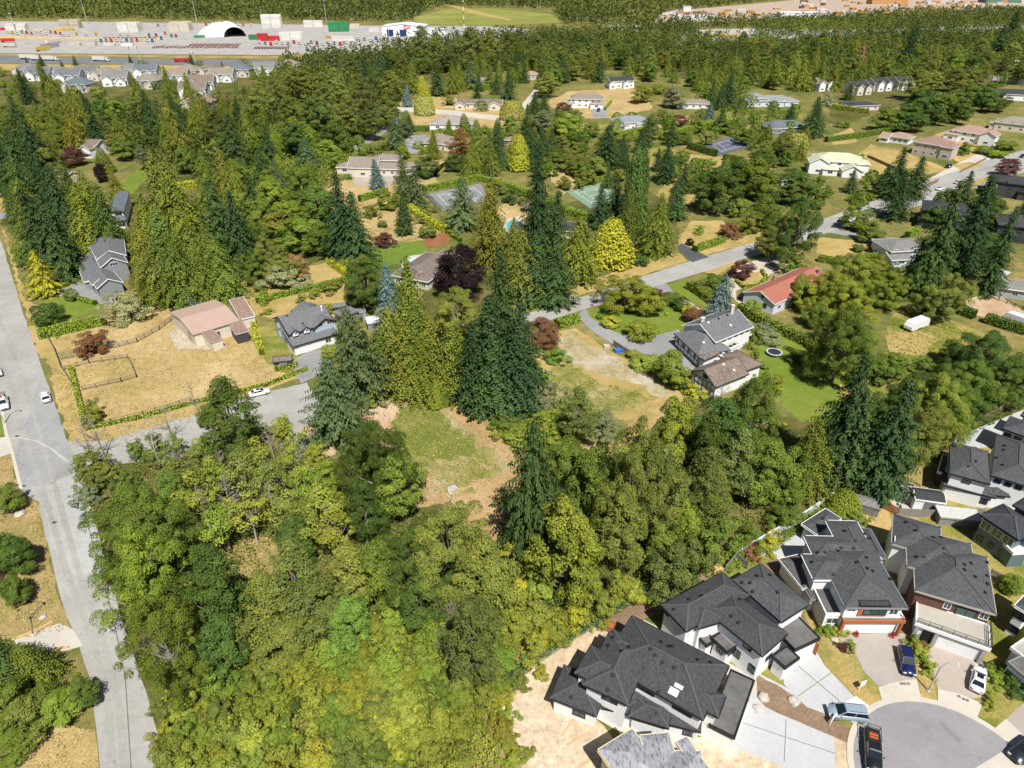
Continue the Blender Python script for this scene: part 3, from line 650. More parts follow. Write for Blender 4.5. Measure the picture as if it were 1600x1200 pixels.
RLIME = shingle('pale_green_roof', (.50, .51, .36), .12); RRED = shingle('terracotta_roof', (.36, .14, .10), .12); RBLUE = shingle('blue_grey_shingle', (.135, .155, .175), .25)
MDECK = paving('flat_roof_membrane', (.135, .13, .125), .2, .22, .3); MDECKT = paving('tan_deck_membrane', (.42, .385, .325), .1, .06, .1)
CAPB = plain('ridge_cap', (.082, .084, .09), .9, .25, 5)
GLG = glass('green_glass', (.05, .085, .075)); GLB = glass('blue_glass', (.03, .05, .085))
WFB = BLKT
def zz(x0, y0, k): return lambda x, y: (x0+x/k, y0+y/k)
z1, z2, z3, z4, z5, z6, z7, z8 = zz(1000, 860, 5.3333), zz(1200, 770, 6.6667), zz(1360, 780, 6.6667), zz(1400, 630, 8), zz(1440, 900, 10), zz(840, 950, 4.7059), zz(1020, 460, 8), zz(410, 440, 8)
zE, zF, zA = zz(1200, 900, 4), zz(0, 300, 4), zz(1200, 300, 4)

# ---- house with two white sheets on the roof
h = House('modern_house', 'white rendered house with charcoal hip roof and two white sheets lying on it', land='white house with two sheets on its roof')
K = dict(wall=WHITE, shing=RBLK, trim=BLKT, caps=CAPB)
h.block(z6(695, 55), z6(1410, 425), z6(1205, 815), 6.1, **K)
h.block(z6(1385, 645), z6(1330, 805), z6(1150, 550), 6.0, 'hip', **K)
h.block(z6(555, 155), z6(470, 300), z6(830, 420), 6.05, 'hip', **K)
h.block(z6(390, 270), z6(270, 480), z6(640, 540), 6.1, 'hip', **K)
h.block(z6(330, 565), z6(665, 720), z6(520, 170), 6.1, 'hip', **K)
h.block(z6(90, 665), z6(435, 800), z6(225, 430), 3.2, 'hip', .35, **K)
h.block(z6(470, 738), z6(1200, 918), z6(640, 620), 2.9, 'shed', .2, **{**K, 'caps': False})
h.block(z6(668, 802), z6(965, 892), z6(760, 640), 3.1, 'hip', .35, **K)
h.block(z6(1415, 455), z6(1598, 540), z6(1450, 965), 3.2, 'flat', wall=WHITE, shing=MDECK, trim=BLKT, oh=.3)
for x, y in ((555, 220), (520, 280), (620, 320), (672, 290), (832, 305), (905, 255), (960, 287), (985, 285), (1128, 270), (865, 350), (922, 400), (1005, 440), (555, 495), (520, 605), (890, 620), (1175, 385), (1270, 405), (248, 660), (880, 775)): h.vent(*z6(x, y))
for x, y, a, b2 in ((1038, 577, 1.1, .5), (1000, 617, 1.2, .9)):
    q = h.onroof(*z6(x, y))
    if q:
        _, p, n, ro = q; u = (h.blocks[0]['u']-n*h.blocks[0]['u'].dot(n)).normalized(); v = n.cross(u)
        tag(MB().box(p-u*a/2-v*b2/2+n*.03, u, v, n, a, b2, .05).build('roofing_sheet', WHITEP), ('small' if a < 1.15 else 'large')+' white sheet lying on charcoal roof beside its twin', 'sheet', 'white sheets on the roof')
h.win(0, 2, 6, 4.9, 2.4, .9, WFB, GLB, mull=2); h.win(0, 2, 11, 4.9, 2.6, .9, WFB, GLB, mull=2); h.win(4, 0, 3.2, 4.9, 2.2, .8, WFB, GLB)
h.win(5, 0, 3.5, 1.6, 1.8, 1.1, WFB, GLB); h.door(8, 2, 3.2, 4.8, 2.3, WHITEP); h.win(6, 0, 6, 1.5, 1.6, 1.2, WFB, GLB); h.win(6, 0, 11, 1.5, 1.6, 1.2, WFB, GLB)

# ---- house beside it with flat topped porch
h = House('modern_house', 'white house with charcoal hip roof and flat grey porch canopy beside the soil lane', land='white house beside the soil lane')
K = dict(wall=WHITE, shing=RBLK, trim=BLKT, caps=CAPB)
h.block(z1(175, 455), z1(690, 180), z1(430, 650), 6.1, **K)
h.block(z1(1020, 885), z1(1238, 695), z1(600, 450), 6.15, 'hip', **K)
h.block(z1(770, 245), z1(1005, 110), z1(1370, 475), 6.2, 'hip', wall=WHITE, shing=RSLATE, trim=BLKT, caps=CAPB)
h.block(z1(490, 655), z1(710, 590), z1(560, 380), 6.05, 'hip', **K)
h.block(z1(590, 735), z1(700, 660), z1(815, 800), 3.5, 'flat', wall=WHITE, shing=MDECK, trim=BLKT, oh=.35)
h.block(z1(1100, 640), z1(1310, 545), z1(1400, 790), 3.25, 'flat', wall=WHITE, shing=MDECK, trim=BLKT, oh=.3)
h.block(z1(1095, 885), z1(1210, 990), z1(1320, 890), 3.2, 'flat', wall=WHITE, shing=MDECK, trim=BLKT, oh=.3)
h.block(z1(485, 735), z1(560, 690), z1(580, 790), 3.0, 'flat', wall=WHITE, shing=MDECK, trim=BLKT, oh=.3)
for x, y in ((410, 412), (512, 383), (287, 492), (763, 550), (822, 603), (850, 272), (978, 217), (1080, 210), (918, 272), (942, 345), (830, 412), (1150, 352), (1005, 480)): h.vent(*z1(x, y))
h.win(1, 3, z1(895, 800), 0, 1.4, 1.2, WFB, GLB); h.win(1, 3, z1(930, 985), 0, 1.0, 1.6, WFB, GLB); h.win(1, 0, z1(1065, 1000), 0, 1.2, 1.7, WFB, GLG)
h.win(4, 3, 1.2, 2.4, 1.1, 1., WFB, GLB); h.win(4, 2, 1.0, 2.4, 1.1, 1., WFB, GLB); h.win(1, 3, z1(810, 860), 0, 1.0, 1.6, WFB, GLB); h.win(0, 3, z1(225, 525), 0, .9, .8, WFB, GLB)
h.door(5, 1, 3.4, 4.8, 2.3, CEDARW); h.win(1, 0, z1(1070, 890), 0, 1.4, 1., WFB, GLB)

# ---- house with the orange entry frame
h = House('modern_house', 'slate roofed house with orange timber frame round its white garage door', land='house with the orange timber frame')
K = dict(wall=WHITE, shing=RSLATE, trim=GREYT, caps=CAPB)
h.block(z2(800, 1200), z2(1465, 1207), z2(1160, 560), 6.1, **K)
h.block(z2(468, 912), z2(1050, 915), z2(362, 637), 6.05, 'hip', **{**K, 'trim': WHITEP})
h.block(z2(365, 447), z2(1050, 462), z2(455, 705), 6.1, 'hip', **{**K, 'trim': WHITEP})
h.block(z2(592, 287), z2(925, 296), z2(740, 640), 6.15, 'hip', **{**K, 'trim': WHITEP})
h.block(z2(960, 370), z2(1067, 374), z2(1210, 680), 6.05, 'hip', **K)
h.block(z2(345, 325), z2(600, 165), z2(560, 405), 3.4, 'hip', .35, wall=WHITE, shing=RSLATE, trim=WHITEP)
h.block(z2(110, 690), z2(325, 642), z2(275, 1025), 3.2, 'hip', .35, wall=WHITE, shing=RBRN if False else shingle('taupe_black_shingle', (.11, .10, .10)), trim=WHITEP)
h.block(z2(355, 948), z2(450, 945), z2(375, 1118), 3.1, 'hip', .35, wall=WHITE, shing=MATS['taupe_black_shingle'], trim=GREYT)
h.block(zE(272, 62), zE(415, 62), zE(480, 245), 3.5, 'flat', wall=WHITE, shing=MDECK, trim=WHITEP, oh=.1)
h.block(zE(470, 290), zE(860, 292), zE(490, 252), 3.3, 'flat', wall=WHITE, shing=MDECK, trim=CEDARW, oh=.05, walls=False)
h.block(zE(500, 268), zE(850, 270), zE(480, 205), 3.2, 'flat', wall=WHITE, shing=MDECK, trim=WHITEP, oh=.2)
h.block(zE(578, 190), zE(770, 192), zE(582, 158), 6.3, 'shed', .12, wall=CEDARW, shing=RDK, trim=BLKT, oh=.15, z0=4.0)
for x, y in ((570, 270), (803, 400), (910, 498), (762, 575), (892, 580), (735, 612), (597, 622), (928, 727), (1030, 790), (1088, 820), (1265, 902), (1022, 678), (1010, 432), (1055, 478), (680, 855), (460, 725), (520, 625)): h.vent(*z2(x, y))
h.win(11, 0, 2.4, 5.1, 3.4, 1.5, BLKT, GLG, mull=2); h.win(0, 0, zE(525, 205), 0, 1.2, 1.2, WHITEP, GLB); h.win(0, 0, zE(785, 222), 0, 1.3, 1.3, WHITEP, GLG)
h.win(8, 2, 1.2, 2.2, 1.7, 1.3, WHITEP, GLG); h.door(10, 0, zE(672, 350), 5.0, 2.3, WHITEP)
b9 = h.blocks[9]; mb = MB()
for a_, w_ in ((0, .45), (b9['lu']-.45, .3)): MB().box(b9['o']+b9['u']*a_+b9['v']*.05, b9['u'], b9['v'], Z, w_, .5, 2.9).build('timber_post', CEDARW, h.root)

# ---- house with the tan deck above its garage
h = House('modern_house', 'slate roofed house with tan balcony deck and black railing over garage', land='house with the tan balcony deck')
K = dict(wall=WHITE, shing=RSLATE, trim=TANT, caps=CAPB)
KM = {**K, 'wall': MAROON}
h.block(z3(460, 952), z3(1317, 1207), z3(1350, 635), 6.1, **KM)
h.block(z3(380, 700), z3(1125, 905), z3(1160, 490), 6.15, **K)
h.block(z3(215, 465), z3(745, 625), z3(285, 160), 6.1, **K)
h.block(z3(885, 1062), z3(1197, 1168), z3(920, 880), 6.1, 'hip', **{**KM, 'trim': GREYT})
h.block(zE(918, 300), zE(1392, 468), zE(955, 165), 3.4, 'flat', wall=WHITE, shing=MDECKT, trim=WHITEP, oh=.5)
for x, y in ((370, 245), (478, 332), (768, 515), (655, 403), (738, 402), (482, 602), (558, 603), (975, 685), (975, 738), (1210, 660), (1085, 810), (1210, 800), (1215, 885), (1190, 975), (1045, 670)): h.vent(*z3(x, y))
h.win(0, 0, zE(1235, 230), 0, 2.6, 1.6, BLKT, GLG, mull=1); h.win(0, 0, zE(1350, 250), 0, 1.2, 1.3, WHITEP, GLG); h.win(0, 0, zE(1120, 185), 0, 1.0, 1.3, WHITEP, GLB)
h.win(2, 3, z3(240, 540), 0, 1.2, 1.3, WHITEP, GLB); h.win(1, 3, z3(400, 770), 0, 1., 1.3, WHITEP, GLB)
h.door(4, 0, zE(1180, 440), 4.8, 2.3, WHITEP); h.door(4, 0, zE(985, 385), 1.1, 2.2, BLKT, 'front_door', panels=1)
b4 = h.blocks[4]; rb = MB(); P4 = lambda a, b, z: b4['o']+b4['u']*a+b4['v']*b+Z*z
L4, W4 = b4['lu'], b4['lv']; z0 = b4['ze']+.2
for (a0, b0, a1, b1) in ((.15, .15, L4-.15, .15), (L4-.15, .15, L4-.15, W4-.2)):
    n = max(2, int(math.hypot(a1-a0, b1-b0)/1.4))
    for k in range(n+1): rb.bar(P4(a0+(a1-a0)*k/n, b0+(b1-b0)*k/n, z0), P4(a0+(a1-a0)*k/n, b0+(b1-b0)*k/n, z0+1.), .06)
    for zz_ in (.5, 1.0): rb.bar(P4(a0, b0, z0+zz_), P4(a1, b1, z0+zz_), .05)
    nb = n*9
    for k in range(nb): rb.bar(P4(a0+(a1-a0)*k/nb, b0+(b1-b0)*k/nb, z0), P4(a0+(a1-a0)*k/nb, b0+(b1-b0)*k/nb, z0+1.), .018)
rb.build('balcony_railing', BLKT, h.root)
for a in (.25, 2.8, L4-.75): MB().box(P4(a, .1, 0), b4['u'], b4['v'], Z, .5, .5, 3.05).build('porch_pillar', STONEW, h.root)
MB().box(P4(L4-.5, .7, 0), b4['u'], b4['v'], Z, .06, 4.5, 3.).build('side_panel', CEDARW, h.root)

# ---- white house behind the back fences, right edge
h = House('modern_house', 'large white two-storey house with grey roof and lower skirt roof at photo edge', land='large white house by the back fence')
K = dict(wall=WHITE, shing=RSLATE, trim=BLKT, caps=CAPB)
h.block(z4(670, 877), z4(1180, 1015), z4(880, 530), 6.1, **K)
h.block(z4(1190, 902), z4(1800, 1090), z4(1140, 355), 6.15, **K)
h.block(z4(850, 540), z4(1000, 552), z4(790, 715), 6.0, 'hip', **K)
h.block(z4(590, 1025), z4(1250, 1190), z4(700, 880), 3.2, 'hip', .3, **K)
h.block(z4(1190, 1150), z4(1430, 1175), z4(1190, 1010), 3.25, 'hip', .3, **K)
h.block(z4(685, 612), z4(700, 515), z4(850, 530), 3.0, 'flat', wall=WHITE, shing=MDECK, trim=GREYT, oh=.2)
h.block(z4(510, 862), z4(575, 640), z4(640, 800), 3.0, 'flat', wall=DARKW, shing=MDECK, trim=WHITEP, oh=.2)
for x, y in ((990, 733), (908, 788), (1180, 637), (1350, 587), (1355, 535), (1335, 775), (1258, 685)): h.vent(*z4(x, y))
h.autowin(1, 0, [5.1], 4, 1.1, .9, BLKT, GLB); h.autowin(3, 0, [1.6], 4, 1.2, 1.2, BLKT, GLB); h.win(0, 0, 2.5, 5.0, 1.4, .8, BLKT, GLB)
# ---- slate blue house
h = House('modern_house', 'slate blue house with dark hip roof and white patio awnings at photo edge', land='slate blue house at the edge')
h.block(z3(1140, 160), z3(1385, 48), z3(1600, 400), 5.9, wall=TEAL, shing=RDK, trim=BLKT, caps=CAPB)
h.block(z3(1460, 270), z3(1700, 180), z3(1640, 420), 5.85, wall=TEAL, shing=RDK, trim=BLKT)
h.block(z3(1480, 60), z3(1640, -40), z3(1700, 120), 5.9, wall=TEAL, shing=RDK, trim=BLKT)
h.block(z3(1360, 442), z3(1530, 430), z3(1640, 560), 3.2, 'flat', wall=TEAL, shing=WHITEP, trim=WHITEP, oh=.1)
h.autowin(0, 3, [4.3], 3, 1.7, 1.7, WHITEP, GLG); h.autowin(0, 3, [1.5], 3, 1., 1.1, BLKT, GLB)
# ---- edge houses
h = House('modern_house', 'pale house with grey hip roof cut by photo edge above a parked dark car', land='pale house above the parked dark car')
h.block(z5(1450, 460), z5(1750, 150), z5(1700, 620), 5.9, wall=WHITE, shing=RSLATE, trim=WHITEP)
h.block((1578, 1012), (1640, 970), (1620, 1060), 3.3, 'flat', wall=WHITE, shing=MDECKT, trim=WHITEP, oh=.3)
h.block((1573, 1035), (1680, 985), (1620, 1080), 3.2, 'flat', wall=PALEBL, shing=MDECK, trim=GREYT, oh=.2)
h.autowin(2, 3, [1.6], 2, 2.2, 1.6, WHITEP, GLG); h.autowin(0, 3, [4.4, 1.6], 2, 1.6, 1.3, BLKT, GLB)
h = House('modern_house', 'dark roofed house beside white patio slab and blue cover at photo edge', land='dark house by the white patio')
h.block(z4(1325, 312), z4(1430, 160), z4(1800, 420), 5.9, wall=WHITE, shing=RSLATE, trim=BLKT)
h.block(z4(1560, 150), z4(1640, 40), z4(1800, 260), 5.95, wall=WHITE, shing=RSLATE, trim=BLKT)
h.autowin(0, 3, [4.5, 1.6], 3, 1.3, 1.2, BLKT, GLB)
# ---- unfinished house
m, t, b = newmat('roof_underlay'); g = nd(t, 'ShaderNodeTexCoord'); g.name = 'TC'
wv = nd(t, 'ShaderNodeMapping'); wv.inputs['Scale'].default_value = (1.5, .55, .2); wv.inputs['Rotation'].default_value = (0, 0, .5); t.links.new(g.outputs['Object'], wv.inputs[0])
nz = nd(t, 'ShaderNodeTexNoise'); nz.inputs['Scale'].default_value = 2.4; nz.inputs['Detail'].default_value = 3; t.links.new(wv.outputs[0], nz.inputs['Vector'])
t.links.new(ramp(t, nz.outputs['Fac'], [(.36, (.17, .17, .18)), (.48, (.31, .31, .335)), (.7, (.37, .37, .4))]), b.inputs['Base Color']); b.inputs['Roughness'].default_value = .7; MUNDER = m
PLY = plain('new_plywood', (.66, .56, .36), .8, .1, 3)
h = House('unfinished_house', 'unfinished house with grey roofing felt and bare plywood eaves', land='unfinished house with felt roof')
K = dict(wall=PLY, shing=MUNDER, trim=PLY, thick=.25)
h.block(z6(443, 1040), z6(695, 885), z6(900, 1260), 6.0, **K)
h.block(z6(750, 935), z6(965, 915), z6(900, 1300), 6.1, **K)
h.block(z6(1015, 985), z6(1095, 945), z6(1380, 1280), 6.05, **K)
h.block(z6(760, 1050), z6(1200, 1050), z6(800, 1500), 6.0, **K)

# ---- tudor house
TIM = plain('dark_timber', (.035, .05, .06), .7, .2)
def timbering(h, bi, side, zs, n):
    p0, d, nn, L = h.wallhit(bi, side, None, None)
    for k in range(n+1): MB().box(p0+d*(L*k/n-.07)+Z*zs[0]+nn*.002, d, nn, Z, .14, .05, zs[-1]-zs[0]).build('timber', TIM, h.root)
    for z in zs: MB().box(p0+Z*(z-.07)+nn*.012, d, nn, Z, L, .05, .14).build('timber', TIM, h.root)
h = House('tudor_house', 'half-timbered white house with dark grey and brown roofs on green lawn', land='half-timbered house')
h.block(z7(785, 602), z7(1262, 405), z7(630, 285), 5.3, 'gable_u', .5, wall=WHITE, shing=RGREY, trim=WHITEP)
h.block(z7(262, 485), z7(560, 765), z7(545, 325), 3.4, 'hip', .62, wall=WHITE, shing=RGREY, trim=TIM)
h.block(z7(450, 960), z7(785, 1165), z7(1230, 1010), 3.3, 'gable_v', .6, wall=WHITE, shing=RBRN, trim=TIM)
h.block(z7(820, 770), z7(1060, 690), z7(1230, 930), 3.5, 'hip', .5, wall=WHITE, shing=RBRN, trim=TIM)
h.block(z7(770, 690), z7(1010, 572), z7(880, 735), 3.0, 'flat', wall=WHITE, shing=MDECKT, trim=WHITEP, oh=.2)
h.block(z7(560, 780), z7(760, 690), z7(700, 800), 3.3, 'hip', .4, wall=WHITE, shing=RBRN, trim=TIM)
h.block(z7(1010, 590), z7(1240, 500), z7(1190, 420), 2.6, 'shed', .3, wall=WHITE, shing=RGREY, trim=WHITEP)
timbering(h, 1, 0, [.3, 1.5, 2.9], 7); timbering(h, 2, 0, [.3, 1.7, 3.2], 6); h.autowin(0, 0, [4.6], 6, 1.3, .8, BLKT, GLB)
h.autowin(1, 0, [2.1], 4, .9, .9, TIM, GLB, mull=0); h.win(2, 0, 4.2, 4.2, 1.4, 1.0, TIM, GLB); h.autowin(6, 0, [1.5], 3, 1.2, 1.1, BLKT, GLB)
h.chimney(*z7(985, 235), .7, 2.2, CREAM); h.chimney(*z7(618, 345), .8, 1.1, CREAM)
for x, y in ((690, 357), (820, 305), (930, 260), (968, 388), (632, 605), (990, 715), (858, 770), (880, 880), (1010, 950), (740, 820)): h.vent(*z7(x, y), size=.4, m=MVENT if y < 310 else WHITEP)
q = h.blocks[4]; 
for k in (0, 1): MB().box(q['o']+q['u']*(q['lu']*.5+k*1.5)+q['v']*1.2+Z*(q['ze']+.06), q['u'], q['v'], Z, 1., .7, .1).build('skylight', BLKT, q['roof'])
# ---- red roofed house
h = House('red_roofed_house', 'long pale blue bungalow with bright terracotta roof and two chimneys', land='terracotta roofed bungalow')
h.block((1211, 476), (1297, 436), (1166, 454), 3.4, 'gable_u', .42, wall=PALEBL, shing=RRED, trim=WHITEP, oh=.35)
h.win(0, 3, 4.0, 4.2, .9, .9, BLKT, GLB); h.win(0, 3, 2.8, 1.8, 1.2, 1.3, BLKT, GLB); h.autowin(0, 0, [1.7], 5, 1.6, 1.3, WHITEP, GLB)
h.chimney(1210, 437, .9, 1.2); h.chimney(1279, 427, .9, 1.2)
# ---- grey gabled house
h = House('gabled_house', 'grey siding house with white edged gables and dark shingle roof', land='grey house with white edged gables')
KG = dict(wall=GREYW, shing=RGREY, trim=WHITEP, oh=.4)
h.block(zF(600, 425), zF(790, 395), zF(600, 300), 5.6, 'gable_v', .55, **KG)
h.block(zF(625, 475), zF(800, 440), zF(600, 330), 5.4, 'gable_v', .62, **KG)
h.block(zF(605, 605), zF(770, 565), zF(560, 440), 3.4, 'gable_v', .6, **KG)
h.block(zF(575, 585), zF(680, 560), zF(520, 430), 3.2, 'gable_v', .6, **KG)
h.block(zF(488, 478), zF(522, 565), zF(640, 450), 3.0, 'hip', .45, **KG)
h.block(zF(527, 330), zF(555, 352), zF(660, 300), 4.5, 'hip', .4, **KG)
h.block(zF(530, 400), zF(550, 445), zF(600, 400), 3.0, 'gable_u', .5, **KG)
h.win(1, 0, 3.5, 5.6, 2.4, 1.1, WHITEP, GLB, mull=2); h.door(2, 0, 3.8, 4.8, 2.2, GREYW); h.autowin(4, 3, [1.5], 2, 1.2, 1.2, WHITEP, GLB)
# ---- white gable house further back
h = House('gabled_house', 'white house with dark grey roof between tall cedars', land='white house between the tall cedars')
h.block(zF(680, 135), zF(775, 125), zF(610, 20), 5.2, 'gable_v', .35, wall=WHITE, shing=RBLUE, trim=BLKT)
h.block(zF(690, 190), zF(790, 175), zF(700, 130), 3.0, 'shed', .25, wall=WHITE, shing=RBLUE, trim=BLKT); h.win(0, 0, 2.5, 4.6, 2.2, 1., BLKT, GLB); h.autowin(1, 0, [1.4], 3, 1.2, 1.2, BLKT, GLB)
# ---- pasture house
h = House('dormer_house', 'blue grey house with long porch roof and small white dormers beside pasture', land='dormered house beside the pasture')
h.block(z8(322, 668), z8(900, 500), z8(132, 455), 5.0, 'gable_u', .5, wall=BLUEW, shing=RGREY, trim=BLKT)
h.block(z8(640, 590), z8(950, 490), z8(480, 330), 5.1, 'gable_v', .5, wall=BLUEW, shing=RGREY, trim=BLKT)
h.block(z8(378, 820), z8(940, 650), z8(325, 690), 2.8, 'shed', .3, wall=WHITE, shing=RGREY, trim=BLKT)
for x, y in ((420, 650), (560, 612)):
    h.block(z8(x-50, y), z8(x+35, y-22), z8(x-70, y-50), 5.2, 'gable_v', .8, wall=WHITE, shing=RGREY, trim=BLKT, oh=.15, z0=4.2); h.win(len(h.blocks)-1, 0, .9, 5.0, .8, .8, WHITEP, GLB)
h.win(1, 0, 1.6, 5.3, 1.5, 1.1, WHITEP, GLB); h.win(1, 0, 4.2, 5.3, 1.5, 1.1, WHITEP, GLB); h.door(2, 0, 2.4, 2.6, 2.2, WHITEP); h.door(2, 0, 5.6, 2.6, 2.2, WHITEP); h.win(2, 0, 9, 1.5, 1.6, 1.2, WHITEP, GLB)
h.autowin(0, 3, [1.6, 4.2], 2, 1.1, 1.2, WHITEP, GLB)
for x, y in ((305, 430), (642, 300), (510, 525)): h.vent(*z8(x, y))
h.chimney(*z8(745, 365), .3, 1.2, WHITEP)
h.block(z8(870, 380), z8(1090, 310), z8(960, 470), 2.8, 'shed', .1, wall=BLUEW, shing=RGREY2, trim=GREYT)
# ---- barn
MPINK = plain('faded_pink_metal_roof', (.45, .315, .25), .55, .07, .4); MGALV = plain('galvanised_metal', (.27, .30, .33), .4, .12, 2, metal=.4)
h = House('barn', 'cream barn with faded pink metal roof beside the pasture', 'barn', land='pink roofed barn')
h.block(zF(1205, 892), zF(1497, 802), zF(1130, 732), 3.8, 'gable_u', .16, wall=CREAM, shing=MPINK, trim=TANT, oh=.3)
h.block(zF(1500, 797), zF(1595, 775), zF(1455, 688), 3.0, 'shed', .08, wall=CREAM, shing=RPINK, trim=WHITEP, oh=.2)
h.block(zF(1322, 942), zF(1392, 917), zF(1287, 865), 2.7, 'shed', .15, wall=CREAM, shing=RPINK, trim=TANT, oh=.15)
h.block(zF(1470, 892), zF(1556, 870), zF(1420, 825), 2.9, 'shed', .1, wall=DARKW, shing=RPINK, trim=TANT, oh=.15)
h.door(0, 0, 5.5, 1.4, 2.2, MAROON, 'stable_door', panels=2); h.door(0, 3, 4., 3.0, 2.8, TANT, 'barn_door', panels=3); h.win(0, 0, 10.5, 2., 1.2, 1., WHITEP, GLB)
def vault(name, A, B, wd, m, label, cat, h_=None, closed=False):
    a, b = at(*A), at(*B); u = (b-a).normalized(); v = Vector((-u.y, u.x, 0)); L = (b-a).length; n = 12; r = wd/2
    root = empty(name, (a.x, a.y, 0), label, cat); mb = MB(); rb = MB(); hh = h_ or r
    def arc(k, rr): t = math.pi*k/n; return v*(rr*math.cos(t))+Z*(hh*rr/r*math.sin(t))
    for k in range(n): mb.poly([a+arc(k, r), a+arc(k+1, r), b+arc(k+1, r), b+arc(k, r)]); mb.poly([a+arc(k, r-.1), b+arc(k, r-.1), b+arc(k+1, r-.1), a+arc(k+1, r-.1)])
    for k in range(n): mb.poly([a+arc(k, r), a+arc(k, r-.1), a+arc(k+1, r-.1), a+arc(k+1, r)]); mb.poly([b+arc(k, r), b+arc(k+1, r), b+arc(k+1, r-.1), b+arc(k, r-.1)])
    mb.build('vaulted_roof', m, root, True)
    for e, s_ in ((b, -1), (a, 1))[:2 if closed else 1]: rb.poly([e+u*s_*.2+arc(k, r-.12) for k in range(n+1)])
    rb.build('end_wall', m, root)
    for j in range(1, int(L/1.6)):
        q = MB(); p = a+u*(1.6*j)
        for k in range(n): q.bar(p+arc(k, r+.03), p+arc(k+1, r+.03), .12, .05)
        q.build('rib', m, root)
    return root
vault('quonset_hut', zF(1150, 725), zF(1305, 640), 6.5, MGALV, 'grey half-round metal hut behind the pink roofed barn', 'hut')
def shed(px, w_, d_, rot, h_, wall, roof, label, cat='shed', kind='gable_u', pitch=.35, name='garden_shed', land=None, trim=None):
    p = at(*px); u = Vector((math.cos(rot), math.sin(rot), 0)); v = Vector((-u.y, u.x, 0))
    hh = House(name, label, cat, land=land); hh.block(None, None, None, h_, kind, pitch, .15, 0, wall, roof, trim or wall, frame=(p-u*w_/2-v*d_/2, u, v, w_, d_)); 
    hh.door(0, 0, w_*.5, min(1.6, w_*.4), min(1.9, h_-.2), plain('shed_door', (.2, .19, .18), .7), 'door', panels=1); return hh
shed((1352, 798), 4.2, 2.6, -.45, 2.2, plain('grey_shed', (.19, .195, .19), .7), RGREY2, 'grey plank shed with ridged roof by the red fence', trim=GREYT)
shed((1443, 790), 5.2, 3.6, -.22, 2.6, WHITE, RDK, 'white backyard garage with dark roof and orange floor', trim=WHITEP)
shed((1407, 778), 3.0, 3.4, -.4, 2.2, plain('weathered_shed', (.3, .3, .29), .7), RGREY2, 'low weathered lean-to beside back fence', kind='shed', pitch=.08)
shed((444, 572), 4.6, 3.0, .2, 2.2, DARKW, RBRN, 'small dark shed with brown roof at pasture hedge', land='small dark shed')
shed((562, 498), 3.6, 3.0, .3, 2.6, plain('greenhouse_wall', (.35, .4, .43), .3), MGALV, 'small pale metal shed behind the dormered house', kind='hip')
shed((586, 512), 4.2, 4.0, .3, 2.4, GREYW, WHITEP, 'white roofed lean-to behind the dormered house', kind='shed', pitch=.05)
shed((535, 487), 5.0, 2.4, .25, 2.0, DARKW, RGREY2, 'long grey roofed shed behind the dormered house', kind='shed', pitch=.08)
shed((536, 265), 5, 5, .1, 2.6, CREAM, RTAUPE, 'small brown outbuilding beside the taupe villa', kind='hip')
shed((1492, 815), 7, 3.0, -.15, 1.9, GREYT, plain('pale_tarp', (.5, .49, .46), .8, .15), 'low pale covered store behind the balcony house', kind='shed', pitch=.08)
# ---- houses further back, each with its own wings
def villa(name, label, land, px, L, W, rot, ze, wall, shing, trim=None, wings=(), roof='hip', pitch=.42, chim=None, wz=None, group=None, nwin=4, cat='house'):
    """px: where the middle of the house stands; wings: (along, out, length, width, roof, eave) with out<0 towards the viewer"""
    p = at(*px); r = R(rot); u = Vector((math.cos(r), math.sin(r), 0)); v = Vector((-u.y, u.x, 0))
    h = House(name, label, cat, px, group, land); trim = trim or WHITEP
    h.block(None, None, None, ze, roof, pitch, .5, 0, wall, shing, trim, frame=(p-u*L/2-v*W/2, u, v, L, W))
    for (al, out, l, w_, rf, z) in wings:
        c = p+u*al+v*out
        h.block(None, None, None, z, rf, pitch*(1.25 if 'gable' in rf else 1), .4, 0, wall, shing, trim, frame=(c-u*l/2-v*w_/2, u, v, l, w_))
        i = len(h.blocks)-1
        if l > 2.6: h.win(i, 0, l*.5-.4, 1.6, min(2.2, l*.45), 1.2, trim, GLB)
    for z in ([1.6, 4.3] if ze > 4 else [1.6]):
        h.autowin(0, 0, [z], nwin, 1.5, 1.2, trim, GLB)
    for sd in (1, 3): h.autowin(0, sd, [1.6] if ze < 4 else [1.6, 4.3], 2, 1.2, 1.1, trim, GLB)
    if chim: h.chimney(*chim, .9, 1.3)
    return h
villa('brown_roofed_house', 'white house with brown roof among tall conifers', 'brown roofed white house', (145, 240), 15, 10, -12, 5.2, WHITE, RBRN, wings=((4, -6, 6, 6, 'gable_v', 4.6), (-4, -5, 5, 5, 'gable_v', 3)), roof='gable_u')
villa('small_house', 'small blue grey roofed house by the turquoise tubs among conifers', 'small blue grey roofed house', (104, 282), 12, 8, -25, 3, CREAM, RBLUE, roof='gable_u')
villa('cottage', 'little grey roofed cottage half hidden behind big cedars', 'little grey cottage', (258, 368), 8, 6, -25, 3, WHITE, RGREY2, roof='gable_u', wings=((6, -6, 4, 4, 'hip', 2.6),), nwin=2)
villa('taupe_villa', 'wide cream villa with taupe hip roofs behind blue spruce', 'wide taupe roofed villa', (598, 270), 24, 11, -4, 3.2, CREAM, RTAUPE, wings=((-7, -2, 14, 13, 'gable_u', 4.2), (2, 3, 13, 9, 'hip', 6), (13, 1, 9, 9, 'hip', 3.1), (-17, 1, 8, 8, 'hip', 2.8)), nwin=6)
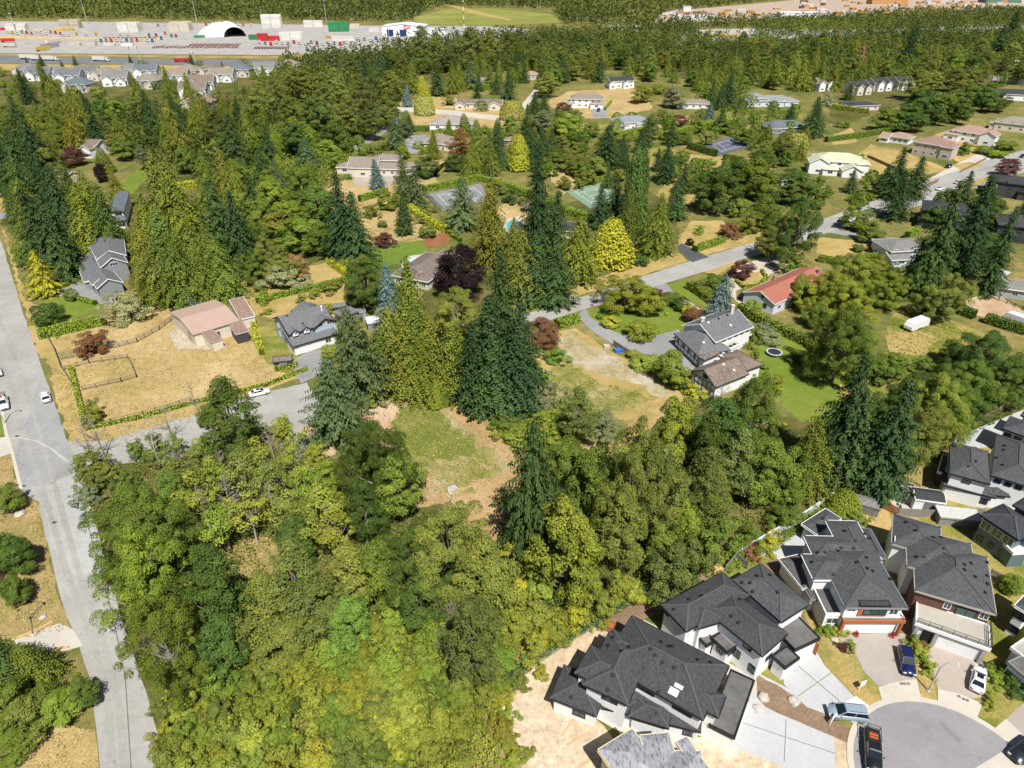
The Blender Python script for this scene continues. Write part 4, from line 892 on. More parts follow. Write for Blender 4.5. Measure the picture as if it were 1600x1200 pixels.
villa('taupe_bungalow', 'brown grey hip roofed bungalow behind bare tree', 'bungalow behind the bare tree', (694, 230), 18, 14, -14, 3.2, CREAM, RTAUPE, wings=((-4, 6, 12, 10, 'hip', 3.4), (6, -4, 8, 8, 'hip', 3.1)))
villa('white_bungalow', 'long white bungalow with light taupe roof and grey entry', 'long white bungalow', (710, 200), 25, 11, -3, 3.2, WHITE, shingle('light_taupe_shingle', (.31, .275, .245), .25), wings=((-2, 3, 14, 12, 'hip', 4.2), (9, -2, 9, 9, 'hip', 3.3), (-9, -1, 10, 9, 'hip', 3.1)), nwin=6)
villa('twin_gable_house', 'dark roofed bungalow with two white gables and maple', 'twin gabled bungalow', (750, 168), 30, 10, -4, 3.2, CREAM, RTAUPE if False else RBRN, wings=((-12, -6, 7, 8, 'gable_v', 3.2), (10, -6, 9, 8, 'gable_v', 3.2)), roof='gable_u', nwin=6)
villa('grey_house', 'grey roofed house beyond clipped hedge near tall fir', 'grey house beyond the clipped hedge', (758, 134), 17, 12, 10, 3.6, CREAM, RTAUPE)
villa('tan_house', 'tan roofed house half hidden by olive trees', 'tan house in the olive trees', (592, 136), 14, 10, -20, 4, CREAM, RTAN)
villa('tan_cottage', 'small tan hip roofed house at wood edge', 'small tan hipped house', (830, 123), 13, 11, 0, 3.6, CREAM, RTAN)
villa('manor_house', 'cream two-storey house with grey hip roof on golden lawn', 'cream manor on the golden lawn', (916, 166), 22, 13, -8, 5.4, WHITE, RTAUPE, wings=((7, -4, 9, 9, 'hip', 3.2), (-10, -3, 6, 7, 'hip', 3.4)), nwin=5)
villa('dark_roofed_house', 'white house with steep dark roof shaded by trees', 'steep dark roofed house', (968, 136), 20, 11, 12, 5, WHITE, RDK, wings=((-8, -5, 6, 6, 'gable_v', 4), (3, -5, 6, 6, 'gable_v', 4)), roof='gable_u')
villa('blue_roofed_house', 'white house with blue grey hip roof behind bright hedge', 'blue grey roofed house behind bright hedge', (985, 200), 22, 13, 5, 4.2, WHITE, shingle('pale_blue_shingle', (.235, .26, .28), .2), wings=((-7, -3, 9, 8, 'hip', 3.2), (6, -3, 9, 9, 'hip', 3.6)), nwin=5)
villa('hidden_house', 'taupe roofed house hidden behind silvery tree and purple plum', 'house behind the silvery tree', (1082, 168), 22, 10, -6, 3.2, WHITE, RTAUPE, nwin=5)
villa('grey_ranch_house', 'long grey hip roofed ranch house above its hedge', 'long grey ranch house', (1198, 164), 32, 12, 6, 3.6, PALEBL, shingle('mid_grey_shingle', (.25, .255, .26), .2), wings=((-8, 2, 12, 14, 'hip', 5), (4, -4, 9, 9, 'hip', 3.4), (14, -2, 10, 10, 'hip', 3.2)), nwin=6)
villa('charcoal_house', 'low charcoal hip roofed house behind weeping willow', 'charcoal house by the willow', (1222, 205), 24, 13, 10, 3.3, GREYW, RBLUE, wings=((-6, -3, 9, 9, 'hip', 3.1),))
villa('pale_green_house', 'white villa with pale green tiled roof and lower wings', 'villa with the pale green roof', (1305, 266), 22, 13, -14, 5.4, WHITE, RLIME, wings=((-9, -5, 9, 9, 'gable_v', 5), (5, -9, 9, 7, 'gable_v', 3), (-4, -8, 7, 6, 'hip', 2.9), (10, -3, 6, 8, 'hip', 5)), roof='hip', chim=(1312, 232), nwin=5)
villa('pink_roofed_house', 'two-storey beige house with brown pink hip roof and balcony', 'beige house with brown pink roof', (1455, 241), 16, 13, -47, 6, BEIGE, RPINK, wings=((8, -2, 6, 10, 'hip', 5.8),), nwin=4)
villa('tan_annex', 'small tan hip roofed house with grey sunroom', 'small tan house with sunroom', (1405, 222), 12, 9, -45, 3.2, WHITE, RTAN, wings=((-6, -5, 5, 5, 'shed', 2.4),))
villa('balcony_house', 'white house with pinkish tan roof, glass balcony and turret gable', 'pinkish tan roofed house with balcony', (1515, 220), 18, 13, -45, 5.2, WHITE, shingle('rose_tan_shingle', (.35, .24, .19), .25), wings=((9, -3, 8, 9, 'gable_v', 5.2), (-8, -3, 8, 9, 'hip', 3.6)), nwin=4)
villa('olive_roofed_house', 'olive tan hip roofed house at photo edge beyond round shrubs', 'olive tan roofed house', (1588, 203), 22, 14, -40, 4.2, CREAM, shingle('olive_tan_shingle', (.275, .245, .19), .25), wings=((-9, -2, 9, 9, 'hip', 3.4),))
for i, (x, y, c, w_, lab) in enumerate([(1278, 140, RBRN, WHITE, 'white gabled house with brown roof right of tall cedar clump'), (1336, 146, RDK, CREAM, 'cream house with black twin gabled roof near silvery shrub'), (1368, 140, RDK, WHITE, 'white house with black roof and round gable windows'), (1405, 138, RDK, WHITE, 'black roofed white gabled house before dark trees')]):
    villa('gabled_house', lab, lab.split(' near')[0].split(' right')[0].split(' before')[0], (x, y), 15 if i else 9, 11, 20, 5.4, w_, c, wings=((-3.5, -6, 6, 5, 'gable_v', 5.2), (4, -6, 6, 5, 'gable_v', 4.6)), roof='gable_u', pitch=.55)
villa('long_dark_building', 'long dark roofed white house by highway wall', 'long dark roofed house by the highway wall', (1585, 155), 30, 14, -15, 4, WHITE, RDK, roof='gable_u', pitch=.35)
h = villa('flat_modern_house', 'black flat topped modern house with tall windows across the road', 'black modern house across the road', (1588, 305), 22, 14, -25, 6, DARKW, RDK, BLKT, wings=((-9, -4, 6, 8, 'flat', 6.3), (2, -5, 7, 6, 'flat', 3.2)), pitch=.2, nwin=5)
h.win(1, 0, 1.6, 4.6, 1.5, 1.5, WHITEP, GLG)
villa('black_house', 'black roofed house with timber deck behind tall spruces', 'black roofed house behind tall spruces', (1480, 350), 20, 14, -28, 5.8, DARKW, RDK, BLKT, wings=((-6, -7, 9, 6, 'flat', 3.0), (8, 3, 9, 12, 'hip', 6)), pitch=.35)
villa('black_house', 'charcoal roofed house at right edge behind dark spruce', 'charcoal house behind dark spruce', (1592, 372), 18, 14, -25, 5.8, DARKW, RBLK, BLKT, pitch=.35)
villa('hip_bungalow', 'pale blue bungalow with weathered grey hip roof on dry lawn', 'pale blue hip roofed bungalow', (1402, 402), 14.5, 11, 8, 4.4, PALEBL, RGREY2, wings=((-4, -6, 8, 4, 'shed', 2.5), (0, 7, 8, 6, 'hip', 3)), pitch=.33, nwin=4)
villa('edge_bungalow', 'grey bungalow with low weathered roof beside gravel yard', 'grey bungalow by the gravel yard', (1596, 462), 22, 8.5, -24, 3.0, plain('mid_grey_siding', (.36, .375, .385), .7), shingle('mossy_grey_shingle', (.21, .205, .175), .25), roof='gable_u', pitch=.3, nwin=4)
villa('pool_house', 'brown hip roofed house tucked behind copper beech', 'brown house behind the copper beech', (668, 430), 13, 21, -24, 3.0, CREAM, shingle('dull_brown_shingle', (.19, .155, .135), .25), roof='hip', pitch=.36, wings=((1, 12, 7, 5, 'hip', 2.8),), chim=(659, 432))
villa('shaded_house', 'small charcoal roofed house in shade below green court', 'charcoal roofed house below the green court', (884, 366), 14, 10, -10, 3.0, CREAM, RBLK, pitch=.3)
villa('garden_hut', 'small brown garden building by the golden yard', 'small brown garden building', (800, 225), 8, 6, -10, 2.6, BEIGE, RPINK, nwin=2)
villa('garden_hut', 'tiny brown roofed summerhouse between dark trees near bungalow', 'tiny brown summerhouse', (1222, 288), 6, 6, 20, 2.8, BEIGE, RBRN, nwin=2)
villa('flat_roof_hall', 'low black roofed hall beside clipped shrubs', 'low black roofed hall', (1340, 170), 22, 14, 12, 3.2, CREAM, RDK, pitch=.15)
# estate of pale gabled houses below the highway
EST = [(66, 124, 'slate'), (185, 132, 'grey'), (278, 128, 'taupe'), (48, 118, 'grey'), (92, 122, 'grey'), (112, 128, 'slate'), (128, 142, 'dark'), (140, 122, 'slate'), (168, 124, 'taupe'), (208, 118, 'grey'), (232, 120, 'blue'), (236, 136, 'taupe'), (298, 120, 'taupe'), (318, 138, 'brown'), (332, 118, 'brown'), (350, 126, 'taupe'), (378, 118, 'blue'), (306, 150, 'brown'), (314, 172, 'pinkish'), (418, 116, 'grey'), (455, 112, 'taupe'), (535, 98, 'slate')]
RC = dict(grey=RGREY2, slate=RGREY, dark=RBLUE, taupe=RTAUPE, blue=RBLUE, brown=RBRN, pinkish=RPINK)
EST.sort()
for i, (x, y, c) in enumerate(EST):
    villa('estate_house', '%s roofed pale gabled house, %s from the left in the highway estate' % (c, ['first', 'second', 'third', 'fourth', 'fifth', 'sixth', 'seventh', 'eighth', 'ninth', 'tenth', 'eleventh', 'twelfth', 'thirteenth', 'fourteenth', 'fifteenth', 'sixteenth', 'seventeenth', 'eighteenth', 'nineteenth', 'twentieth', 'twenty-first', 'twenty-second'][i]), 'pale estate houses' if i % 5 == 0 else None, (x, y), 19, 14, [-8, 6, -4, 10][i % 4], 5.6, [CREAM, WHITE][i % 2], RC[c], wings=((-4.5, -7, 7.5, 6, 'gable_v', 5), (5, -7.5, 7.5, 6, 'gable_v', 3.4)), roof=['hip', 'gable_u'][i % 2], pitch=.55, group='pale houses of the highway estate', nwin=3)
# ================================================================== vegetation
RNG = np.random.default_rng(11)
def unit(v): return v/np.maximum(np.linalg.norm(v, axis=1, keepdims=True), 1e-6)
def leaf_mesh(name, P, N, T, size, asp, tone, mat=None):
    """one rhombic leaf spray per row: centre P, normal N, long axis T, length size, width size*asp"""
    n = len(P); N = unit(N); T = unit(T-N*np.sum(T*N, 1, keepdims=True)); B = np.cross(N, T)
    s = size[:, None]*.5; w = s*np.broadcast_to(np.asarray(asp), (n,))[:, None]
    V = np.empty((n, 4, 3)); V[:, 0] = P-T*s; V[:, 1] = P+B*w+T*s*.1; V[:, 2] = P+T*s-N*s*.25; V[:, 3] = P-B*w+T*s*.1
    me = bpy.data.meshes.new(name); me.vertices.add(n*4); me.vertices.foreach_set('co', V.reshape(-1).astype(np.float32))
    me.loops.add(n*4); me.loops.foreach_set('vertex_index', np.arange(n*4, dtype=np.int32))
    me.polygons.add(n); me.polygons.foreach_set('loop_start', np.arange(0, n*4, 4, dtype=np.int32)); me.polygons.foreach_set('loop_total', np.full(n, 4, dtype=np.int32))
    a = me.attributes.new('tone', 'FLOAT', 'FACE'); a.data.foreach_set('value', np.clip(tone, 0, 1).astype(np.float32))
    me.materials.append(mat or foliage()); me.update(); return me
def rdir(n):
    return unit(RNG.normal(size=(n, 3)))
def broad_crown(name, h, r, zb, nc, cr, per, ls, prof, flat=.8, spread=(.55, 1.0), asp=.62, lump=.25):
    """clumps of leaves spread through the crown's volume, on limbs"""
    cen, rad = [], []
    ph = RNG.uniform(0, 6.28, 3)
    while len(cen) < nc:
        t = RNG.uniform(0, 1); a = RNG.uniform(0, 6.283)
        env = prof(t)*r*(1+lump*math.sin(2*a+ph[0]+3*t)+lump*.6*math.sin(3*a+ph[1]-5*t))
        k = RNG.uniform(spread[0]**2, spread[1]**2)**.5
        if RNG.uniform() > prof(t)**1.2+.1: continue
        c = cr*RNG.uniform(.5, 1.45); e = max(.1, env-c*.6)
        cen.append((math.cos(a)*e*k, math.sin(a)*e*k, zb+(h-zb-c*.5)*t)); rad.append(c)
    cen = np.array(cen); rad = np.array(rad)
    P, N, S_, To = [], [], [], []
    for c, cr_ in zip(cen, rad):
        m = int(per*(cr_/cr)**2); d = rdir(m); d[:, 2] = np.where(d[:, 2] < -.35, -d[:, 2], d[:, 2])
        rr = cr_*RNG.uniform(.55, 1.08, m)**.6
        p = c+d*rr[:, None]*np.array([1, 1, flat]); P.append(p)
        out = unit(p*np.array([1, 1, .35])-np.array([0, 0, (zb+h)*.12]))
        N.append(d*.75+out*.35+np.array([0, 0, .35])+rdir(m)*.55); S_.append(ls*RNG.uniform(.65, 1.35, m))
        To.append(np.clip(.5+RNG.normal(0, .1)+RNG.normal(0, .16, m), 0, 1))
    P = np.concatenate(P); N = np.concatenate(N); S_ = np.concatenate(S_); To = np.concatenate(To)
    return leaf_mesh(name, P, N, rdir(len(P)), S_, asp, To), cen
def limb_trunk(name, h, tr, cen, zb, mat, nl=10, bare=0, lean=(0, 0)):
    mb = MB(); zt = zb+(h-zb)*.7
    pts = [(lean[0]*k/5, lean[1]*k/5, zt*k/5) for k in range(6)]; mb.tube(pts, [tr*(1.25 if k == 0 else 1-.16*k) for k in range(6)], 7)
    for i in RNG.permutation(len(cen))[:nl]:
        c = cen[i]; z0 = min(zt*.95, max(zb*.7, c[2]*.55)); k = z0/zt
        a = Vector((lean[0]*k, lean[1]*k, z0)); b = Vector(c); m_ = (a+b)/2+Vector((0, 0, -.08*(b-a).length))
        mb.tube([a, m_, b], [tr*.45, tr*.3, tr*.1], 5, False)
    return mb.mesh(name, mat)
def conifer_crown(name, h, r, zb, dz, nb, sp, droop, tip=.6, dens=3, pw=.85, wob=.18, asp=.42, ls=.62):
    """whorls of drooping boughs carrying flat sprays"""
    P, N, T, S_, To = [], [], [], [], []
    z = zb; k = 0
    while z < h-.35:
        t = (z-zb)/(h-zb); L = r*((1-t)**pw)*(1 if t > .12 else .72+2.3*t)+tip
        n = max(6, int(nb*(.5+.5*(1-t)))); off = RNG.uniform(0, 6.28); wt = RNG.normal(0, .07)
        for j in range(n):
            a = off+6.283*j/n+RNG.normal(0, .2); l = L*RNG.uniform(1-wob*1.5, 1+wob); d = np.array([math.cos(a), math.sin(a), 0.]); sd = np.array([-d[1], d[0], 0.])
            m = max(2, int(l/sp)); bt = RNG.normal(0, .09)
            for q in range(m):
                f = (q+.6)/m; rr = l*f
                zz_ = z+.12*l*f-droop*l*f*f
                wdt = .5*l*(1-f)**.8*.55+.12
                for s_ in range(dens):
                    side = RNG.uniform(-1, 1)
                    P.append(d*rr+sd*side*wdt+np.array([0, 0, zz_-abs(side)*wdt*.25+RNG.normal(0, .06)]))
                    N.append(np.array([0, 0, 1.])+d*(.55+droop*f)+sd*side*.55+RNG.normal(0, .32, 3))
                    T.append(d*.8+sd*side*.8+np.array([0, 0, -.25-droop*f*.8])); S_.append(ls*RNG.uniform(.7, 1.35)*(1.-.35*t)); To.append(.47+wt+bt+RNG.normal(0, .13)+.12*(f > .8))
        z += dz*RNG.uniform(.75, 1.25)*(1-.35*t); k += 1
    for q in range(14):
        P.append(np.array([RNG.normal(0, .07), RNG.normal(0, .07), h-.9+q*.065])); N.append(RNG.normal(size=3)+np.array([0, 0, .2])); T.append(np.array([RNG.normal(0, .4), RNG.normal(0, .4), 1.])); S_.append(.45); To.append(.5)
    A = (np.array(P), np.array(N), np.array(T), np.array(S_), np.full(len(P), asp), np.array(To))
    return A if name is None else leaf_mesh(name, *A)
def cedar_crown(name, h, r, zb, n, ls, pw=.75, lump=.16, asp=.5, bulge=.1):
    """dense cone of hanging sprays with uneven bulges"""
    ph = RNG.uniform(0, 6.28, 8)
    t = RNG.uniform(0, 1, n*2); t = t[RNG.uniform(0, 1, n*2) < (1-t)**pw*.92+.1][:n]; n = len(t)
    a = RNG.uniform(0, 6.283, n)
    ns = 60; sa = RNG.uniform(0, 6.283, ns*6); st = RNG.uniform(0, 1, ns*6); sw = RNG.uniform(.5, 1., ns*6)
    env = r*((1-t)**pw)*np.minimum(1, .78+t*3)
    dmin = np.full(n, 9.)
    for i in range(ns*6):
        da = np.abs((a-sa[i]+math.pi) % (2*math.pi)-math.pi)*np.maximum(env, .6); dt = (t-st[i])*(h-zb)
        dmin = np.minimum(dmin, np.sqrt(da**2+(dt*.55)**2)/sw[i])
    bul = np.clip(1-dmin/1.3, 0, 1)
    env = env*(1+lump*.8*np.sin(2*a+ph[0]+5*t)+lump*.6*np.sin(4*a+ph[1]-11*t)+lump*.5*np.sin(17*t+ph[2]+a))+bul*1.15*(1-t*.55)-.35
    rr = np.maximum(.05, env*RNG.uniform(.72, 1.04, n)+.1+np.where(RNG.uniform(0, 1, n) < .05, RNG.uniform(0, .7, n)*(1-t), 0))
    d = np.stack([np.cos(a), np.sin(a), np.zeros(n)], 1)
    P = d*rr[:, None]; P[:, 2] = zb+(h-zb)*t+RNG.normal(0, .1, n)+bul*.25
    N = d*1.+np.array([0, 0, .55])+RNG.normal(0, .38, (n, 3)); T = d*.55+np.array([0, 0, -.9])+RNG.normal(0, .35, (n, 3))
    To = .36+.26*bul+RNG.normal(0, .13, n)
    A = (P, N, T, ls*RNG.uniform(.6, 1.4, n)*(1-.3*t), np.full(n, asp), To)
    return A if name is None else leaf_mesh(name, *A)
def both(name, A, B_): return leaf_mesh(name, *[np.concatenate([a, b]) for a, b in zip(A, B_)])
def bare_tree(name, h, mat, n=26, tr=.16):
    mb = MB(); lx, ly = RNG.normal(0, .5, 2); P = lambda t: Vector((lx*t*t, ly*t*t, h*t))
    mb.tube([P(k/6) for k in range(7)], [tr*(1-.15*k) for k in range(7)], 6)
    for i in range(n):
        t = RNG.uniform(.3, .97); a = RNG.uniform(0, 6.28); L = h*(1-t)*.42*RNG.uniform(.5, 1.1)+.5; d = Vector((math.cos(a), math.sin(a), RNG.uniform(.25, 1.1))).normalized()
        e = P(t)+d*L; mid = P(t)+d*L*.5+Vector((0, 0, -.04*L)); mb.tube([P(t), mid, e], [tr*.38*(1.1-t), tr*.25*(1.1-t)+.01, .012], 4, False)
        for _ in range(3):
            q = P(t)+d*L*RNG.uniform(.35, .9); dd = (d+Vector(RNG.normal(0, .55, 3))).normalized(); mb.tube([q, q+dd*L*.4], [.022, .008], 3, False)
    return mb.mesh(name, mat)
BARK = bark(); BARKF = bark('fir_bark', (.085, .062, .048)); BARKP = bark('pale_bark', (.42, .38, .32)); BARKG = bark('grey_bark', (.24, .22, .19))
ell = lambda t: max(0., 1-(2*t-1)**2)**.5
dome = lambda t: (max(0., 1-t**2.2))**.5*(.7+.3*min(1, t*4)) if t < 1 else 0
egg = lambda t: max(0., math.sin(math.pi*min(1, t**.75)))**.7
PROTO = {}
def proto(kind, h, r, crown, trunk): PROTO.setdefault(kind, []).append((h, r, crown, trunk))
def straight(name, h, tr, mat, zb=0): 
    mb = MB(); mb.tube([(0, 0, h*k/4) for k in range(5)], [tr*(1.2 if k == 0 else 1-.23*k) for k in range(5)], 7); return mb.mesh(name, mat)
for i in range(3):
    proto('fir', 25, 5.5, conifer_crown('fir_boughs', 25, 5.5, 1.6, .6, 11, .5, .34+.06*i, dens=5, ls=.72, asp=.46, wob=.34, pw=.78+.06*i), straight('fir_trunk', 23, .38, BARKF))
    proto('cedar', 22, 5, both('cedar_sprays', cedar_crown(None, 20, 2.8, .8, 3600, .6, .6+.08*i, .3), conifer_crown(None, 22, 4.9, .8, .55, 11, .42, .6+.08*i, dens=4, pw=.62+.1*i, wob=.5, asp=.48, ls=.6)), straight('cedar_trunk', 19, .4, BARKF))
    c, cen = broad_crown('maple_leaves', 14, 6, 2.2, 85, 1.25, 150, .40, dome, lump=.2, spread=(.45, 1.02)); proto('maple', 14, 6, c, limb_trunk('maple_trunk', 14, .33, cen, 2.4, BARK, 14))
    c, cen = broad_crown('cottonwood_leaves', 22, 6, 3, 135, 1.15, 105, .38, egg, lump=.2, spread=(.3, 1.05)); proto('cottonwood', 22, 6, c, limb_trunk('cottonwood_trunk', 22, .36, cen, 4, BARKG, 18))
    c, cen = broad_crown('alder_leaves', 13, 3, 5.2, 34, .8, 62, .32, egg, lump=.3, spread=(.2, 1.15)); proto('alder', 13, 3, c, limb_trunk('alder_trunk', 13, .15, cen, 4.5, BARKP, 16, lean=(RNG.normal(0, .4), RNG.normal(0, .4))))
    c, cen = broad_crown('shrub_leaves', 4, 2.6, .1, 46, .55, 130, .21, dome, lump=.45, spread=(.25, 1.15)); proto('shrub', 4, 2.6, c, limb_trunk('shrub_stems', 4, .09, cen, .3, BARK, 8))
    c, cen = broad_crown('sapling_leaves', 7, 2.0, .6, 42, .6, 95, .23, egg, lump=.4, spread=(.2, 1.2)); proto('sapling', 7, 2.0, c, limb_trunk('sapling_trunk', 7, .09, cen, .8, BARKG, 10))
for i in range(3):
    c, cen = broad_crown('great_maple_leaves', 15, 9, 2.2, 150, 1.25, 320, .26, dome, flat=.7, lump=.3, spread=(.4, 1.08)); proto('bigmaple', 15, 9, c, limb_trunk('great_maple_trunk', 15, .4, cen, 2.4, BARK, 22))
    c, cen = broad_crown('oak_leaves', 16, 8.5, 2.5, 150, 1.1, 250, .25, egg, flat=.75, lump=.32, spread=(.3, 1.06)); proto('bigcotton', 16, 8.5, c, limb_trunk('oak_trunk', 16, .4, cen, 2.6, BARKG, 26))
for i in range(2):
    c, cen = broad_crown('beech_leaves', 15, 8.5, 1.4, 95, 1.7, 190, .42, dome, lump=.1); proto('beech', 15, 8.5, c, limb_trunk('beech_trunk', 15, .5, cen, 1.6, BARKG, 14))
    c, cen = broad_crown('round_leaves', 5, 3, .1, 42, .8, 150, .26, ell, lump=.05, spread=(.7, 1.)); proto('round', 5, 3, c, limb_trunk('round_stems', 5, .1, cen, .4, BARK, 6))
    proto('spruce', 12, 3.4, both('spruce_boughs', cedar_crown(None, 11.2, 2.2, .5, 1500, .5, .8, .2), conifer_crown(None, 12, 3.4, .4, .4, 11, .36, .2, dens=5, ls=.46, asp=.5, wob=.25)), straight('spruce_trunk', 11, .2, BARKF))
    proto('column', 12, 2.2, cedar_crown('column_sprays', 12, 2.2, .3, 5200, .42, .5, .1), straight('column_trunk', 10, .2, BARKF))
    proto('deodar', 18, 7.5, conifer_crown('deodar_boughs', 18, 7.5, .9, .68, 11, .5, .22, dens=6, pw=.72, wob=.34, ls=.78, asp=.4), straight('deodar_trunk', 16.5, .36, BARKF))
    proto('dead', 10, 2.5, None, bare_tree('bare_branches', 10, BARKP if i else BARKG, 30))
    c, cen = broad_crown('willow_leaves', 10, 5, 2, 60, 1.0, 90, .4, dome, lump=.2); PROTO.setdefault('willow', [])
    n = 5200; a = RNG.uniform(0, 6.283, n); k = RNG.uniform(.25, 1, n)**.5; t = RNG.uniform(0, 1, n); env = 5*k
    P = np.stack([np.cos(a)*env, np.sin(a)*env, 10*np.sqrt(np.maximum(.02, 1-(k*.93)**2.4))-t*4.6*k+RNG.normal(0, .2, n)], 1); P[:, 2] = np.maximum(P[:, 2], .7)
    dd = np.stack([np.cos(a), np.sin(a), np.zeros(n)], 1)
    wm = leaf_mesh('willow_strands', P, dd*.8+np.array([0, 0, .5])+RNG.normal(0, .35, (n, 3)), np.array([0, 0, -1.])+RNG.normal(0, .15, (n, 3)), RNG.uniform(.6, 1.1, n), .3, .5+RNG.normal(0, .15, n))
    PROTO['willow'].append((10, 5, wm, limb_trunk('willow_trunk', 10, .3, cen, 2, BARKG, 10)))
print('proto tris', sum((len(c.polygons)*2 if c else 0)+len(t.polygons)*2 for v in PROTO.values() for _, _, c, t in v))

COLS = dict(  # real leaf colours
    firdark=(.030, .055, .020), fir=(.042, .070, .022), firlight=(.068, .098, .040), blue=(.095, .135, .13), cedar=(.084, .105, .017), cedardark=(.052, .076, .017), cedarolive=(.098, .108, .020), cedaryel=(.19, .195, .022), rust=(.15, .085, .04),
    maple=(.073, .104, .018), mapledark=(.047, .075, .016), lime=(.100, .136, .020), olive=(.098, .112, .024), olivedark=(.072, .086, .021), cotton=(.090, .108, .028), grey=(.105, .115, .055), yelgreen=(.132, .150, .025), yellow=(.20, .20, .024), gold=(.116, .130, .019),
    purple=(.024, .014, .018), plum=(.065, .026, .026), copper=(.11, .055, .03), willow=(.18, .19, .05), brown=(.15, .095, .04), silver=(.14, .15, .08), straw=(.20, .162, .082), weed=(.13, .135, .035))
COLS = {k: tuple(x*(1.75 if k in ('firdark', 'fir', 'blue', 'firlight') else 1.3 if k == 'purple' else 2.05) for x in v) for k, v in COLS.items()}
WORD = dict(firdark='dark', fir='deep green', firlight='pale green', blue='blue-grey', cedar='olive green', cedardark='dark green', cedarolive='bronze green', cedaryel='yellow-green', rust='rust brown', maple='green', mapledark='dark green', lime='bright green', olive='olive', olivedark='dull olive', cotton='grey-green', grey='greyish', yelgreen='yellow-green', yellow='yellow', gold='golden', purple='blackish purple', plum='plum red', copper='coppery', willow='pale', brown='browning', silver='silvery')
KINDW = dict(fir=('fir_tree', 'fir tree'), cedar=('cedar_tree', 'cedar tree'), maple=('broadleaf_tree', 'broadleaf tree'), cottonwood=('cottonwood_tree', 'cottonwood tree'), alder=('alder_tree', 'slender alder'), shrub=('shrub', 'shrub'), sapling=('young_tree', 'young tree'), beech=('spreading_tree', 'spreading tree'), round=('round_shrub', 'round shrub'), spruce=('spruce_tree', 'spruce tree'), column=('column_conifer', 'columnar conifer'), deodar=('drooping_conifer', 'drooping conifer'), dead=('bare_tree', 'leafless tree'), willow=('weeping_willow', 'weeping willow'))
TREES = []      # (kind, colour, base xy, height, radius, shape variation seed)
def T(kind, colr, px, py, h, r):
    """a tree whose top is seen at px, py"""
    p = at(px, py, h*.97); TREES.append((kind, colr, p.x, p.y, h, r))
def V(kind, colr, ax, ay, by, r):
    """a tree seen with its top at ax, ay and its foot at height by in the photograph"""
    lo, hi = .5, 50.
    for _ in range(40):
        h = (lo+hi)/2; p = at(ax, ay, h*.97)
        if proj((p.x, p.y, 0))[1] < by: lo = h
        else: hi = h
    TREES.append((kind, colr, p.x, p.y, h, r))
def B(kind, colr, px, py, h, r):
    """a tree or shrub whose foot stands at px, py"""
    p = at(px, py); TREES.append((kind, colr, p.x, p.y, h, r))

KEEP = [at(*p) for p in [(770, 1085), (830, 1042), (890, 1002), (960, 960), (1020, 920), (1078, 890), (1150, 868), (1200, 838), (1305, 772), (1345, 776), (1400, 765), (1440, 720), (1490, 690), (1620, 610), (1800, 560), (1900, 1320), (700, 1320), (730, 1130)]]
def keepout(x, y): return inside(KEEP, x, y)
